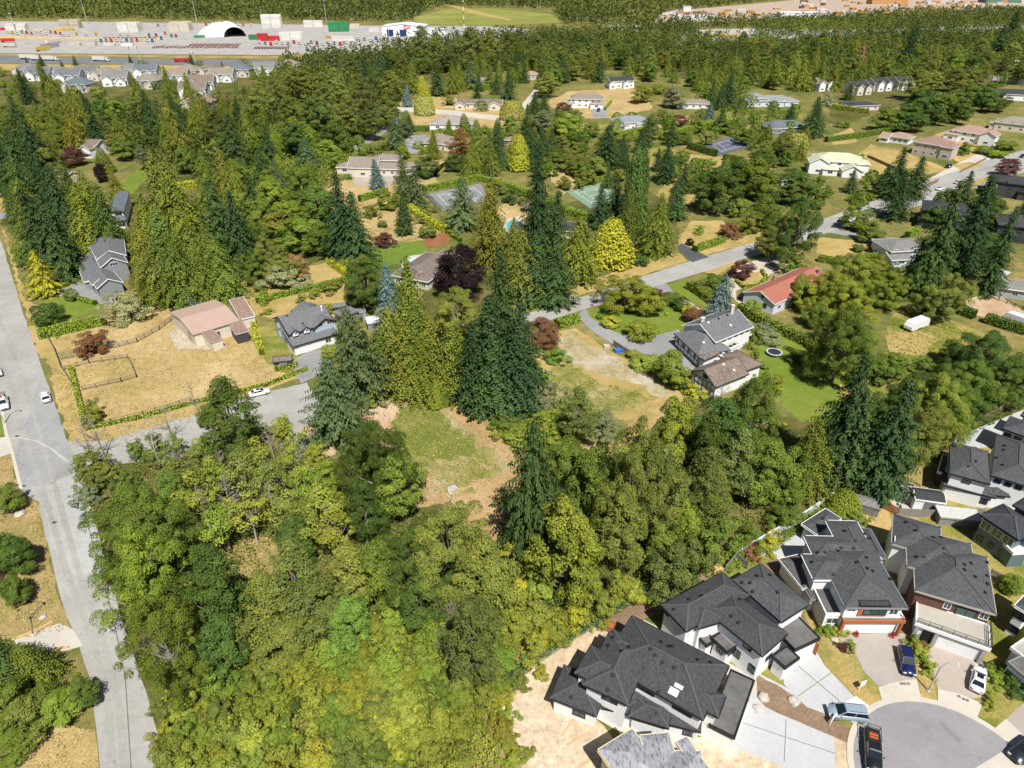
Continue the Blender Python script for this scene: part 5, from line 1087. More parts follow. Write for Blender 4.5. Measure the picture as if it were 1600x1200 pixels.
# ------------------------------------------------------------------ where the trees stand
def ordword(k):
    T_ = ['', '', 'twenty', 'thirty', 'forty', 'fifty', 'sixty', 'seventy', 'eighty', 'ninety']; O_ = ['', 'first', 'second', 'third', 'fourth', 'fifth', 'sixth', 'seventh', 'eighth', 'ninth', 'tenth', 'eleventh', 'twelfth', 'thirteenth', 'fourteenth', 'fifteenth', 'sixteenth', 'seventeenth', 'eighteenth', 'nineteenth']
    p = ''
    if k >= 100: p = 'hundred-'; k -= 100
    if k < 20: return p+O_[k]
    return p+(T_[k//10][:-1]+'ieth' if k % 10 == 0 else T_[k//10]+'-'+O_[k % 10])
for a in [  # left, behind the grey gabled house
 ('fir','firdark',28,108,22,5),('cedar','cedar',62,97,23,5.5),('cedar','cedarolive',78,118,23,5.5),('cedar','cedar',105,136,19,4.5),('maple','olive',150,132,14,6),('maple','maple',180,152,12,6),
 ('cedar','cedarolive',205,113,21,5),('cedar','cedar',255,104,21,5),('cedar','cedarolive',286,114,20,5),('cottonwood','olive',300,136,17,6),('fir','firdark',222,142,27,6),('cedar','cedarolive',262,162,27,7),
 ('cedar','cedar',300,158,24,6),('fir','firdark',350,178,26,6.5),('cedar','cedar',380,162,25,5),('cottonwood','cotton',330,172,20,6),('fir','fir',12,150,26,6),('fir','firdark',34,178,28,7),('fir','fir',6,205,28,7),
 ('cedar','cedarolive',100,165,24,6),('cedar','cedar',72,152,23,6),('fir','firdark',48,225,30,7),('column','cedaryel',138,170,12,3),('column','cedar',155,232,11,3.2),('maple','maple',188,217,10,6),
 ('maple','plum',110,230,9,5),('maple','purple',152,256,8,3.5),('cedar','cedarolive',172,264,13,4.5),('maple','brown',128,157,8,5),('maple','lime',175,155,12,6),('cedar','cedar',180,180,16,5),
 ('cottonwood','grey',217,222,13,3),('fir','fir',15,250,26,7),('fir','firdark',68,262,28,7),('cedar','cedardark',95,250,24,6),('cedar','cedar',25,285,24,7),('cedar','cedar',128,268,27,7.5),('cedar','cedardark',145,290,24,7),('cedar','cedar',110,292,24,7),
 ('fir','firdark',38,292,29,7.5),('fir','fir',58,305,27,7),('fir','firdark',80,340,18,5),
 ('cedar','cedarolive',228,238,31,8),('cedar','cedar',258,252,30,8),('cedar','cedar',205,300,27,7),('cedar','cedardark',238,330,27,8),('cedar','cedarolive',212,345,22,6.5),('cedar','cedar',282,322,24,7),('cedar','cedarolive',312,352,21,6.5),('cedar','cedar',262,362,22,7),('cedar','cedarolive',225,372,20,6.5),('cedar','cedar',335,375,18,6),('cedar','cedar',300,390,16,6),
 ('fir','fir',330,280,28,7.5),('fir','firdark',358,300,26,7),('maple','maple',288,316,14,7),('cedar','cedar',310,235,22,6),('cedar','cedarolive',340,232,22,6),('fir','fir',385,275,20,6),('cedar','cedar',358,250,20,6),
 ('deodar','cedaryel',48,393,14,5.5),('maple','mapledark',92,392,8,5),('round','mapledark',30,348,6,3.5),('round','maple',36,378,8,4.5),('round','mapledark',66,474,6.5,4.6),('round','maple',107,452,3.6,2.2),('shrub','silver',185,456,9,5.5),('shrub','copper',136,517,6.5,4.6),('shrub','brown',352,430,5,4),
 # around the field, centre left
 ('fir','firdark',525,272,29,8),('fir','fir',545,300,24,7),('maple','maple',460,300,13,8),('maple','lime',420,280,13,8),('maple','maple',490,290,14,8),('maple','olive',430,330,13,8),('maple','lime',470,340,12,8),('maple','maple',400,310,14,8),('maple','maple',380,350,14,8),('maple','lime',445,315,12,8),('cottonwood','olive',410,370,13,7),('maple','maple',500,350,11,7),('maple','olive',435,400,9,6),('maple','brown',460,395,9,5),('maple','maple',395,395,10,6),('shrub','silver',432,415,7,6),('maple','lime',375,300,13,7),('fir','fir',400,230,17,5),('fir','firlight',428,250,16,5),('spruce','firlight',475,215,14,4.5),('fir','firdark',412,195,18,5),
 ('maple','mapledark',455,190,17,8),('cottonwood','olivedark',425,112,24,7.5),('cottonwood','olive',455,100,24,8),('cottonwood','olive',482,98,25,8),('cottonwood','olive',520,108,27,9),('cottonwood','olivedark',560,118,25,8.5),('cottonwood','olive',600,145,20,7),('cottonwood','olive',540,150,22,8),('cottonwood','olivedark',575,160,20,8),('maple','mapledark',490,150,20,9),('maple','mapledark',520,190,16,7),('maple','maple',450,150,18,8),('cottonwood','olive',400,130,22,7),('cottonwood','cotton',500,130,24,8),
 ('fir','firdark',590,80,24,6),('fir','firdark',605,92,22,6),('fir','firdark',570,95,22,6),('cottonwood','olive',628,86,20,7),('cedar','cedar',642,96,21,6),('fir','fir',682,98,22,5.5),('cedar','cedar',706,98,21,5),('cottonwood','olivedark',657,40,32,9),('cottonwood','olive',680,55,28,8),('cottonwood','olivedark',700,62,26,7),('cottonwood','olivedark',735,42,32,10),('cottonwood','olive',766,46,30,9),('cottonwood','olivedark',795,46,29,9),
 ('deodar','firlight',735,94,20,6),('deodar','cedar',765,101,16,5.5),('cedar','cedar',715,100,19,5),('column','cedaryel',661,121,18,4.2),('willow','willow',662,148,12,5.5),('willow','willow',800,155,12,6),('spruce','blue',634,132,14,3.5),('cottonwood','olive',610,110,20,7),('cottonwood','olivedark',580,112,22,7),('fir','fir',775,115,14,4),('fir','fir',795,108,20,5),('shrub','olive',700,150,6,4),('maple','plum',752,158,6,4.5),('fir','fir',745,135,12,4),
 ('maple','plum',627,177,5,4),('fir','firlight',615,186,15,5),('shrub','firlight',628,190,8,6),('spruce','blue',586,249,13,3.6),('maple','mapledark',665,243,10,6),('deodar','firlight',628,242,17,5.5),('deodar','firlight',645,262,16,6),('round','maple',592,258,4,3),('shrub','lime',575,245,3,2.5),('round','yelgreen',655,220,4,3),('shrub','lime',668,228,3,3.5),('shrub','olive',600,222,4,6),
 ('cottonwood','brown',720,200,17,7),('cedar','cedar',745,210,17,6.5),('cedar','cedarolive',768,222,15,4.5),('cedar','cedar',735,225,15,6),('maple','mapledark',710,240,8,6),('fir','fir',776,192,17,5),('column','cedaryel',812,212,16,4.5),('fir','fir',826,190,18,5),('fir','fir',838,205,18,5),('maple','plum',802,198,6,3),('maple','plum',785,202,5,3),
 ('spruce','fir',627,303,15,3.6),('deodar','firlight',718,278,19,8),('cedar','cedarolive',765,288,27,7.5),('maple','maple',605,300,7,5),('shrub','plum',600,364,5,3.8),('round','maple',668,350,5,3.2),('round','mapledark',597,345,2.5,2),('shrub','olive',580,320,5,4),('shrub','mapledark',800,295,6,5),
 ('fir','firdark',845,232,33,7),('fir','fir',865,300,24,8),('cedar','cedarolive',818,362,21,7),('fir','fir',840,370,20,7),('cedar','cedar',905,338,21,7.5),('fir','fir',870,385,18,7),('cedar','cedarolive',800,340,18,5),('column','cedaryel',957,344,15,7),('fir','fir',965,272,20,5),('column','cedardark',1001,232,31,5.5),('cedar','cedar',1036,303,21,7),('spruce','fir',1060,283,15,5),('fir','firdark',1045,225,17,7),('fir','fir',1070,255,13,4),('round','mapledark',1000,398,3.5,3.5),('column','cedardark',990,300,20,4),('fir','fir',940,290,16,5),
 ('maple','mapledark',1130,262,18,10),('maple','maple',1185,250,16,10),('maple','mapledark',1245,265,14,9),('cottonwood','olive',1230,205,15,6),('maple','maple',1280,285,10,6),('shrub','olive',1175,330,8,5),('maple','mapledark',1255,310,22,7),('cottonwood','olive',1225,335,15,6),('cottonwood','olive',1212,350,13,5),('shrub','copper',1145,348,5,4.5),('shrub','lime',1095,352,3,3),('round','purple',1079,373,2.5,1.6),('shrub','maple',1245,400,5,5),('maple','maple',1200,310,12,7),
 ('maple','gold',985,435,10,9),('shrub','lime',1010,448,8,6),('round','gold',1005,503,5,4.8),('round','yellow',955,496,2.6,2.8),('beech','copper',846,500,8,6.5),('shrub','lime',871,545,4,3.4),('maple','plum',1163,407,6,4.2),('spruce','blue',1133,430,15,5),('maple','maple',1120,430,6,5),('maple','lime',1050,549,9,4.8),('round','maple',1050,458,3.5,3),('round','mapledark',1065,466,3.5,3),('round','yellow',1078,478,2.5,2.2),('round','copper',1085,482,4,3.2),('round','yelgreen',1008,560,2.5,3.5),('round','yelgreen',990,548,2,2),('shrub','yellow',1085,600,3,3),('round','lime',1180,470,3,2.5),
 ('shrub','silver',1195,510,3,5),('shrub','maple',1185,515,3,3),
 # beech, centre conifers
 ('beech','purple',713,384,16,8.6),('maple','mapledark',570,408,14,9),('spruce','blue',603,414,20,4.2),('cottonwood','olive',715,452,15,9),
 ('cedar','cedardark',590,520,14,5.5),('fir','fir',560,520,15,6),('column','lime',678,600,6,2),('column','lime',692,602,5,2),('shrub','lime',580,612,4,2.5),
 ('round','yelgreen',545,402,4,3.2),('round','maple',565,398,5,3.5),('shrub','olive',510,440,3.5,4),('round','yelgreen',513,540,3,2.4),
 # right of the tudor house
 ('maple','gold',1262,440,9,4.5),('maple','gold',1310,425,10,6.5),('maple','yelgreen',1345,398,14,8),('maple','gold',1330,440,12,8),('maple','gold',1380,400,9,6),('column','maple',1258,430,9,3),
 ('fir','fir',1500,286,35,6.4),('fir','firdark',1548,280,31,6.2),('fir','firdark',1592,325,27,5),('fir','fir',1476,345,22,4.6),('fir','firdark',1446,372,17,4.2),('fir','fir',1415,232,21,7),('fir','fir',1443,245,17,6),('fir','firdark',1420,270,18,7),('maple','maple',1345,318,10,5.5),('maple','maple',1365,345,8,4.5),('round','copper',1364,386,2,2),('round','mapledark',1343,382,2.5,2.5),('maple','plum',1582,248,8,5),('round','lime',1540,228,4,4),('round','lime',1575,220,4.5,5),('shrub','maple',1512,222,6,5),('round','lime',1560,235,3.5,4),
 ('maple','yelgreen',1475,588,16,6.2),('maple','maple',1505,602,14,6.2),('maple','mapledark',1556,522,15,7.6),('maple','mapledark',1592,560,13,7),('maple','maple',1528,566,13,6.6),('shrub','maple',1380,560,6,5),('cottonwood','olive',1455,630,15,7),
 ('cedar','cedar',1283,652,19,6.5),('cottonwood','cotton',1215,640,17,8),('maple','maple',1160,650,14,8),('maple','gold',1070,615,12,7),('maple','maple',1085,640,14,8),('cottonwood','olive',1015,660,17,8),('column','lime',1326,768,5,2.6),('shrub','lime',1335,800,2.5,2.5),
 # central wood, front
 ('deodar','fir',833,662,24,8),('fir','fir',850,720,17,6),('maple','maple',880,720,14,8),('maple','maple',930,712,13,8),('maple','lime',950,740,12,7),('cottonwood','olive',985,700,20,9),('cottonwood','cotton',1030,690,19,9),('maple','gold',900,780,14,9),('maple','maple',860,800,12,8),('cottonwood','olivedark',1000,760,17,9),('cottonwood','olive',960,780,15,8),('maple','mapledark',1105,690,17,8),('cottonwood','olivedark',1120,720,19,9),('cottonwood','cotton',1060,750,15,8),('maple','maple',1165,720,13,8),('maple','maple',1200,750,9,6),('maple','olive',930,860,11,7),('maple','maple',990,870,9,6),('cottonwood','olivedark',1010,830,12,7),('shrub','olivedark',1060,860,8,5),('maple','mapledark',880,880,10,6),('shrub','maple',1120,800,7,6),
 ('cottonwood','cotton',905,610,11,5.5),('cottonwood','grey',950,650,8,5),('shrub','grey',855,600,7,4),
 # left front wood
 ('cottonwood','mapledark',345,588,17,5.5),('maple','maple',212,760,11,6.6),('maple','maple',158,805,9,4.6),('maple','mapledark',248,800,10,5),('cottonwood','lime',195,838,12,5.6),('cottonwood','maple',225,890,11,5.6),('cottonwood','lime',240,945,10,5.2),('maple','mapledark',300,866,12,5.4),('cottonwood','maple',282,935,11,5.2),('maple','mapledark',318,960,8,5),('cottonwood','maple',255,1010,8,4.2),('maple','maple',262,735,8,3.6),
 ('cottonwood','mapledark',578,655,17,6.2),('cottonwood','maple',612,702,12,5),('cottonwood','mapledark',588,738,11,5),('maple','mapledark',458,806,9,4.4),('cottonwood','olivedark',466,858,11,5),('cottonwood','olive',438,918,10,5),('cottonwood','olivedark',482,900,12,5.8),('cottonwood','maple',455,968,8,5),('cottonwood','olive',535,860,10,5.4),('maple','maple',590,830,9,5.4),('maple','olive',700,800,10,7),('maple','olive',755,858,9,5.4),('maple','mapledark',645,850,10,6.2),('maple','mapledark',645,912,8,5.6),('maple','maple',590,900,8,5.6),('cottonwood','olivedark',745,928,11,4.4),('maple','olive',540,935,7,5),
 ('alder','yelgreen',400,690,13,3.6),('alder','olive',370,700,14,3.5),('alder','lime',330,720,12,3.5),('alder','yelgreen',300,740,12,3.5),('alder','olive',410,730,13,3.5),('alder','yelgreen',450,700,12,3.5),('alder','lime',480,730,12,3.5),('alder','yelgreen',500,760,12,3.5),('alder','olive',440,770,12,3.5),('alder','yelgreen',380,770,12,3.5),('alder','lime',340,790,11,3.5),('alder','yelgreen',460,790,11,3.5),('alder','yelgreen',520,800,11,3.5),('alder','olive',300,690,11,3.2),('alder','olive',270,720,10,3.2),('alder','olive',260,690,8,3),
 ('maple','maple',5,758,6,3),('cottonwood','mapledark',-10,835,9,3.6),('maple','mapledark',18,845,7,3),('maple','maple',10,900,6,2.8),('cedar','cedar',28,1010,8,3.6),('cedar','cedardark',-15,1000,10,4.5),('cottonwood','maple',118,1062,5.5,2.4),('cedar','cedar',62,1065,6,3),('cottonwood','olive',20,1100,6,3.6),('maple','maple',-15,1080,8,4),('cottonwood','maple',12,1150,4.5,3),('cottonwood','lime',80,1090,4.5,2.6),
 # band below the highway
 ('cedar','rust',1353,67,22,6),('fir','firdark',1440,30,32,8.5),('fir','firdark',1430,48,30,8),('fir','firdark',1592,18,34,10),('fir','firdark',1575,40,30,9),('maple','mapledark',1445,140,17,10),('maple','maple',1482,148,15,9),('maple','maple',1522,132,14,8),('cottonwood','olive',1440,108,20,9),('cottonwood','olive',1500,108,16,8),('maple','maple',1550,130,14,7),('maple','mapledark',1425,165,14,9),('maple','maple',1390,170,12,8),('fir','fir',1330,130,11,4.5),('fir','fir',1284,152,21,6.5),('spruce','silver',1297,145,8,5),('cedar','cedar',1290,88,23,7),('cedar','cedar',1310,96,20,6),('cedar','cedar',1262,92,22,7),('cedar','cedarolive',1245,80,24,7),('cedar','cedar',1218,86,22,7),('cedar','cedarolive',1180,76,24,7),('cedar','cedarolive',1150,82,22,6.5),
 ('maple','gold',1003,134,11,6.5),('round','yelgreen',1031,131,7,5.5),('maple','silver',1055,134,14,7.5),('spruce','blue',1111,163,12,3.6),('fir','fir',1142,118,22,6),('fir','fir',1130,130,18,5),('fir','fir',835,144,13,4.5),('fir','fir',852,148,13,4.5),('round','plum',880,160,5,4),('round','plum',1062,180,6.5,4.4),('maple','lime',888,180,12,8.5),('cottonwood','grey',850,172,13,7),('fir','firdark',953,198,19,6.5),('column','fir',1007,233,16,3.4),('column','cedaryel',806,212,14,4),('round','mapledark',870,234,6,5),('maple','olive',895,236,9,7),('maple','olive',930,245,8,7),('willow','willow',1130,172,8,6),('willow','willow',1244,203,12,6.5),('cottonwood','cotton',1020,178,14,5),('round','lime',1320,188,4,4),('fir','fir',880,86,20,6),('cedar','cedarolive',925,82,20,5.5),('fir','fir',938,88,19,5.5),('cedar','cedarolive',985,88,19,6),('shrub','lime',1035,235,3,4),('shrub','lime',1105,248,3,4),('shrub','olive',930,255,5,5),
]: T(*a)
for a in [('cedar','cedar',625,404,565,7),('cedar','cedar',642,470,600,6.5),('cedar','cedarolive',602,480,590,6),('cedar','cedarolive',674,498,606,6.5),('cedar','cedar',706,512,612,6),('cedar','cedarolive',622,505,612,6.5),('cedar','cedar',660,525,618,6),('cedar','cedar',718,525,618,5.5),('cedar','cedardark',588,520,606,5.5),('cedar','cedar',640,540,620,5.5),
 ('fir','firdark',784,390,600,6.5),('fir','firdark',760,466,622,7.5),('fir','firdark',812,470,618,6.5),('fir','firdark',742,505,628,6.5),('fir','firdark',802,520,640,7),('fir','fir',772,525,642,7),
 ('cottonwood','olive',1500,425,500,7),('cottonwood','cotton',1472,452,498,5.5),('shrub','maple',1445,468,497,4),('maple','lime',1395,425,480,5.5),('maple','mapledark',1465,402,470,5.5),
 ('deodar','firlight',548,482,625,7),('deodar','firlight',507,560,684,6.8),('maple','maple',1335,478,598,7.4),('maple','maple',1190,592,728,6.6),('maple','mapledark',1150,606,735,6),('maple','maple',1255,690,775,4.8),('fir','firdark',1442,553,792,7.2),('fir','fir',1408,620,780,6),('fir','firdark',1425,600,770,6.5)]: V(*a)
# the two near woods tree by tree, top and foot
for rg in ([(760, 720), (870, 640), (1000, 650), (1100, 640), (1330, 690), (1330, 790), (1080, 905), (830, 1045), (770, 960)], [(90, 740), (250, 700), (400, 670), (520, 715), (600, 780), (700, 790), (800, 900), (790, 1060), (700, 1090), (400, 1090), (240, 1160), (170, 900)]):
    rg = [at(*q) for q in rg]; TREES[:] = [t_ for t_ in TREES if t_[0] in ('alder', 'shrub', 'round', 'column') or not inside(rg, t_[2], t_[3])]
for a in [('deodar','fir',833,663,868,7.8),('maple','gold',893,782,938,5.4),('maple','maple',925,704,815,5.2),('maple','maple',965,722,822,4.6),('cottonwood','olive',1008,664,868,5.8),('cottonwood','cotton',1045,700,850,4.8),('cottonwood','olive',985,770,890,4.6),('maple','gold',1058,622,735,4.8),('cottonwood','olivedark',1112,706,835,5),('maple','maple',1190,590,728,6.2),('maple','mapledark',1140,622,745,5),('cottonwood','cotton',1160,672,775,4.6),('maple','maple',1205,690,790,5),('maple','maple',1245,700,782,4.2),('cedar','cedar',1283,652,765,4.6),('shrub','olivedark',1085,838,895,3.6),('maple','maple',1040,810,880,3.6),('maple','lime',1075,780,862,3.4),('maple','mapledark',870,840,910,3.2),('fir','fir',862,760,885,4.4),('maple','mapledark',1110,650,760,4.4),('maple','maple',1120,770,850,4),('cottonwood','cotton',905,608,690,4.4),('cottonwood','grey',948,640,694,3.4),('shrub','grey',855,602,650,2.8),
 ('maple','maple',198,762,898,7.6),('cottonwood','lime',188,836,985,6.2),('cottonwood','maple',238,935,1080,5.6),('cottonwood','mapledark',310,864,1008,5.4),('maple','mapledark',332,968,1055,4),('cottonwood','mapledark',345,588,735,5.2),('maple','mapledark',456,806,878,4.2),('cottonwood','olivedark',448,852,980,5),('cottonwood','olive',405,908,1005,4.6),('cottonwood','olivedark',486,898,1000,4.8),('cottonwood','olive',540,862,955,4.6),('cottonwood','mapledark',578,652,812,5.8),('cottonwood','maple',622,702,815,4.6),('cottonwood','mapledark',560,758,850,4),('maple','mapledark',640,832,935,5.6),('maple','olive',702,796,925,7),('maple','olive',754,852,955,4.8),('maple','mapledark',655,905,985,4.8),('maple','maple',590,850,940,4.6),('cottonwood','olivedark',745,928,1062,4),('maple','maple',262,738,800,3.2),('maple','maple',540,935,1010,4.2),('maple','olive',440,970,1040,4.2)]: V(*a)
# small things by their feet
for a in [('shrub','yelgreen',786,1100,2.2,1.8),('shrub','lime',792,1122,1.8,1.6),('shrub','olive',784,1145,2.4,2),('shrub','yelgreen',794,1165,1.6,1.5),('shrub','gold',800,1190,2,1.8),('shrub','olive',812,1072,2,1.6),('shrub','yelgreen',845,1055,1.4,1.2),('shrub','olive',822,1180,1.2,1.3),('shrub','maple',1172,545,1.6,1.6),('shrub','lime',1180,556,1.4,1.5),('shrub','plum',1178,566,1.4,1.3),('shrub','lime',1190,575,1.5,1.6),('shrub','yelgreen',1168,560,1.3,1.3),('shrub','lime',1165,535,1.5,1.5),('shrub','gold',1210,600,2.2,2.2),('shrub','yellow',1213,612,1.6,1.4),('shrub','mapledark',1068,610,2.4,2),('shrub','maple',1055,600,2,1.8),('shrub','mapledark',1130,592,1.8,1.6),('shrub','yelgreen',1020,562,1.6,2),('shrub','maple',1400,395,2,2),('shrub','lime',1345,250,3,2.6),('shrub','maple',1280,285,3,2.6),('shrub','lime',660,240,2.5,2.4),('shrub','maple',545,280,2.5,2.4),('shrub','olive',470,470,2,2),('shrub','yelgreen',420,490,1.6,1.6),('shrub','maple',405,455,2.4,2.2),('shrub','yelgreen',150,655,5,2.6),('shrub','maple',330,660,5,3),('shrub','gold',60,505,2.5,2),('shrub','plum',170,905,2,2),('shrub','lime',1290,985,1.6,1.5),('shrub','yelgreen',1303,990,1.5,1.4),('shrub','plum',1320,1016,1.1,1.),('shrub','lime',1328,1014,1.2,1.),('shrub','maple',1425,1005,1.7,1.6),('shrub','yelgreen',1432,1022,1.6,1.6),('shrub','lime',1441,1035,1.6,1.5),('shrub','copper',1436,1012,1.3,1.2),('shrub','yelgreen',1447,1046,1.5,1.5),('shrub','maple',1560,1055,1.8,1.8),('shrub','mapledark',1575,1075,2.2,2.2),('shrub','lime',1550,1065,1.6,1.6),('shrub','yelgreen',1545,1098,1.2,1.3),('shrub','maple',1585,1062,1.6,1.7),('round','lime',1577,925,3.4,1.9),('shrub','copper',1172,868,2,2),('shrub','maple',1330,795,2,1.8),
  ('shrub','yellow',1200,850,2,2.4),('shrub','yellow',1085,600,2,2.2),('shrub','yellow',1208,665,1.8,2),('shrub','lime',955,505,1.6,1.6),('round','yelgreen',963,510,1.4,1.5),('round','lime',938,498,1.5,1.4),('shrub','plum',1030,462,2.2,2),('round','lime',1060,470,2,2),('shrub','olive',1280,545,2,2.5),('shrub','maple',1208,520,2.5,2.4),('shrub','maple',1390,575,4,4),('shrub','olive',1400,590,3,4),('shrub','mapledark',1240,565,2,2),
  ('shrub','lime',835,590,3,4),('shrub','lime',790,640,3.5,5),('shrub','lime',825,650,3.5,5),('shrub','yelgreen',850,660,3,4.5),('shrub','lime',880,650,3,3.5),('shrub','maple',800,670,3,4),('shrub','yelgreen',815,690,3,4),
  ('shrub','yellow',1062,680,2.5,3),('shrub','lime',500,700,1.5,2.2),('shrub','lime',520,688,1.5,2)]: B(*a)
for a in [('sapling','cotton',135,748,6,2.2),('sapling','olive',160,740,7,2.4),('shrub','cotton',150,768,4,2.8),('sapling','grey',185,728,7,2.2),('shrub','olive',175,752,4,2.6),('sapling','cotton',205,735,7,2.4),('shrub','grey',140,785,3.5,2.4),('sapling','maple',225,720,6,2.2),('sapling','olive',245,712,6,2),('shrub','maple',200,760,3.5,2.6)]: B(*a)
for x, y in ((285, 745), (355, 760), (365, 815), (420, 770), (470, 745), (500, 800), (330, 830), (250, 730), (440, 800), (395, 745), (150, 735), (165, 715), (700, 1040), (1035, 770), (1065, 820), (1170, 700), (845, 880), (710, 1000), (735, 990), (718, 1055), (270, 690), (315, 660), (300, 770), (380, 835), (180, 740), (430, 720), (345, 790), (205, 720), (400, 800), (455, 760), (1120, 640), (850, 850), (700, 860)): B('dead', 'grey', x, y, RNG.uniform(8, 13), RNG.uniform(1.8, 3))
# the photograph shows these places free of branches
SEEN = [(L[0], L[1]) for L in LAND]+[(1336, 135), (1368, 130), (1405, 128), (1278, 132), (1430, 505), (1420, 520), (1460, 540), (1500, 525), (620, 640), (690, 650), (740, 700), (700, 740), (770, 770), (820, 860), (600, 635), (400, 640), (440, 640), (900, 600), (960, 600), (930, 690), (1300, 600), (1350, 620), (1250, 600), (1400, 320), (1300, 350), (1180, 385), (1060, 430), (950, 465), (850, 490), (1140, 228), (925, 305), (700, 305), (1270, 270), (560, 225), (580, 212), (700, 176), (380, 890), (400, 870), (430, 880), (90, 760), (110, 870), (130, 950), (170, 1080), (195, 1150), (100, 830), (140, 1010), (200, 1100), (160, 1130), (225, 1160), (60, 700), (180, 710), (1110, 232), (1170, 228), (1120, 240), (1150, 238), (900, 300), (950, 316), (500, 690), (490, 676), (518, 704), (470, 650), (455, 640)]+[(x, y) for x, y, _ in [(48, 112, 0), (92, 115, 0), (112, 120, 0), (128, 132, 0), (140, 115, 0), (168, 116, 0), (208, 112, 0), (232, 113, 0), (298, 112, 0), (318, 128, 0), (332, 112, 0), (350, 118, 0), (378, 112, 0), (306, 142, 0), (418, 110, 0), (455, 106, 0)]]
def hides(x, y, h, r):
    bx, by = proj((x, y, 0)); tx, ty = proj((x, y, h)); mx, my = proj((x+r*.8, y, h*.5)); cx, cy = proj((x, y, h*.5)); w_ = abs(mx-cx)
    for sx, sy in SEEN:
        if by > sy+2 and ty < sy+1:
            f = (by-sy)/(by-ty+1e-6); c = bx+(tx-bx)*f
            if abs(sx-c) < w_*(1.05-.5*max(0, f-.5)): return True
    return False
for i in range(len(TREES)-1, -1, -1):        # nothing grows on the new plots
    k, c, x, y, h, r = TREES[i]
    if k not in ('shrub', 'round', 'column') and keepout(x, y):
        n = 0
        while keepout(x, y-r*.75) and n < 60: x, y, h, r, n = x-.35, y+.8, h*.985, r*.985, n+1
        TREES[i] = (k, c, x, y, h, r)
for i, t_ in enumerate(TREES):
    if math.hypot(t_[2], t_[3]) > 330 and not hides(*t_[2:5], t_[5]*1.2): TREES[i] = t_[:5]+(t_[5]*1.2,)
TREES = [t_ for t_ in TREES if not (t_[0] in ('alder', 'sapling', 'dead') and hides(*t_[2:]))]
off = [(t[0], [round(v) for v in proj((t[2], t[3], t[4]))], round(t[4]), round(t[5], 1)) for t in TREES if hides(*t[2:])]
print('hiding', len(off), off)
# woods filled in with the trees one sees between the larger ones
def fill(poly, spacing, kinds, n_max, seed, clear=.62):
    rng = random.Random(seed); P = [at(*p) for p in poly]; x0, x1 = min(p.x for p in P), max(p.x for p in P); y0, y1 = min(p.y for p in P), max(p.y for p in P); got = 0; tries = 0
    while got < n_max and tries < n_max*40:
        tries += 1; x, y = rng.uniform(x0, x1), rng.uniform(y0, y1)
        if not inside(P, x, y): continue
        if any((x-t[2])**2+(y-t[3])**2 < (spacing*clear+t[5]*.4)**2 for t in TREES): continue
        k, c, h, r = rng.choice(kinds); s_ = rng.uniform(.7, 1.2); h *= s_; r *= s_*rng.uniform(.85, 1.1)
        if keepout(x, y) or hides(x, y, h, r): continue
        TREES.append((k, c, x, y, h, r)); got += 1
    return got
DEC = [('cottonwood','olive',17,7.5),('cottonwood','olivedark',18,8),('maple','maple',15,7.5),('maple','mapledark',15,8),('cottonwood','cotton',17,7.5),('maple','olive',14,7.5)]
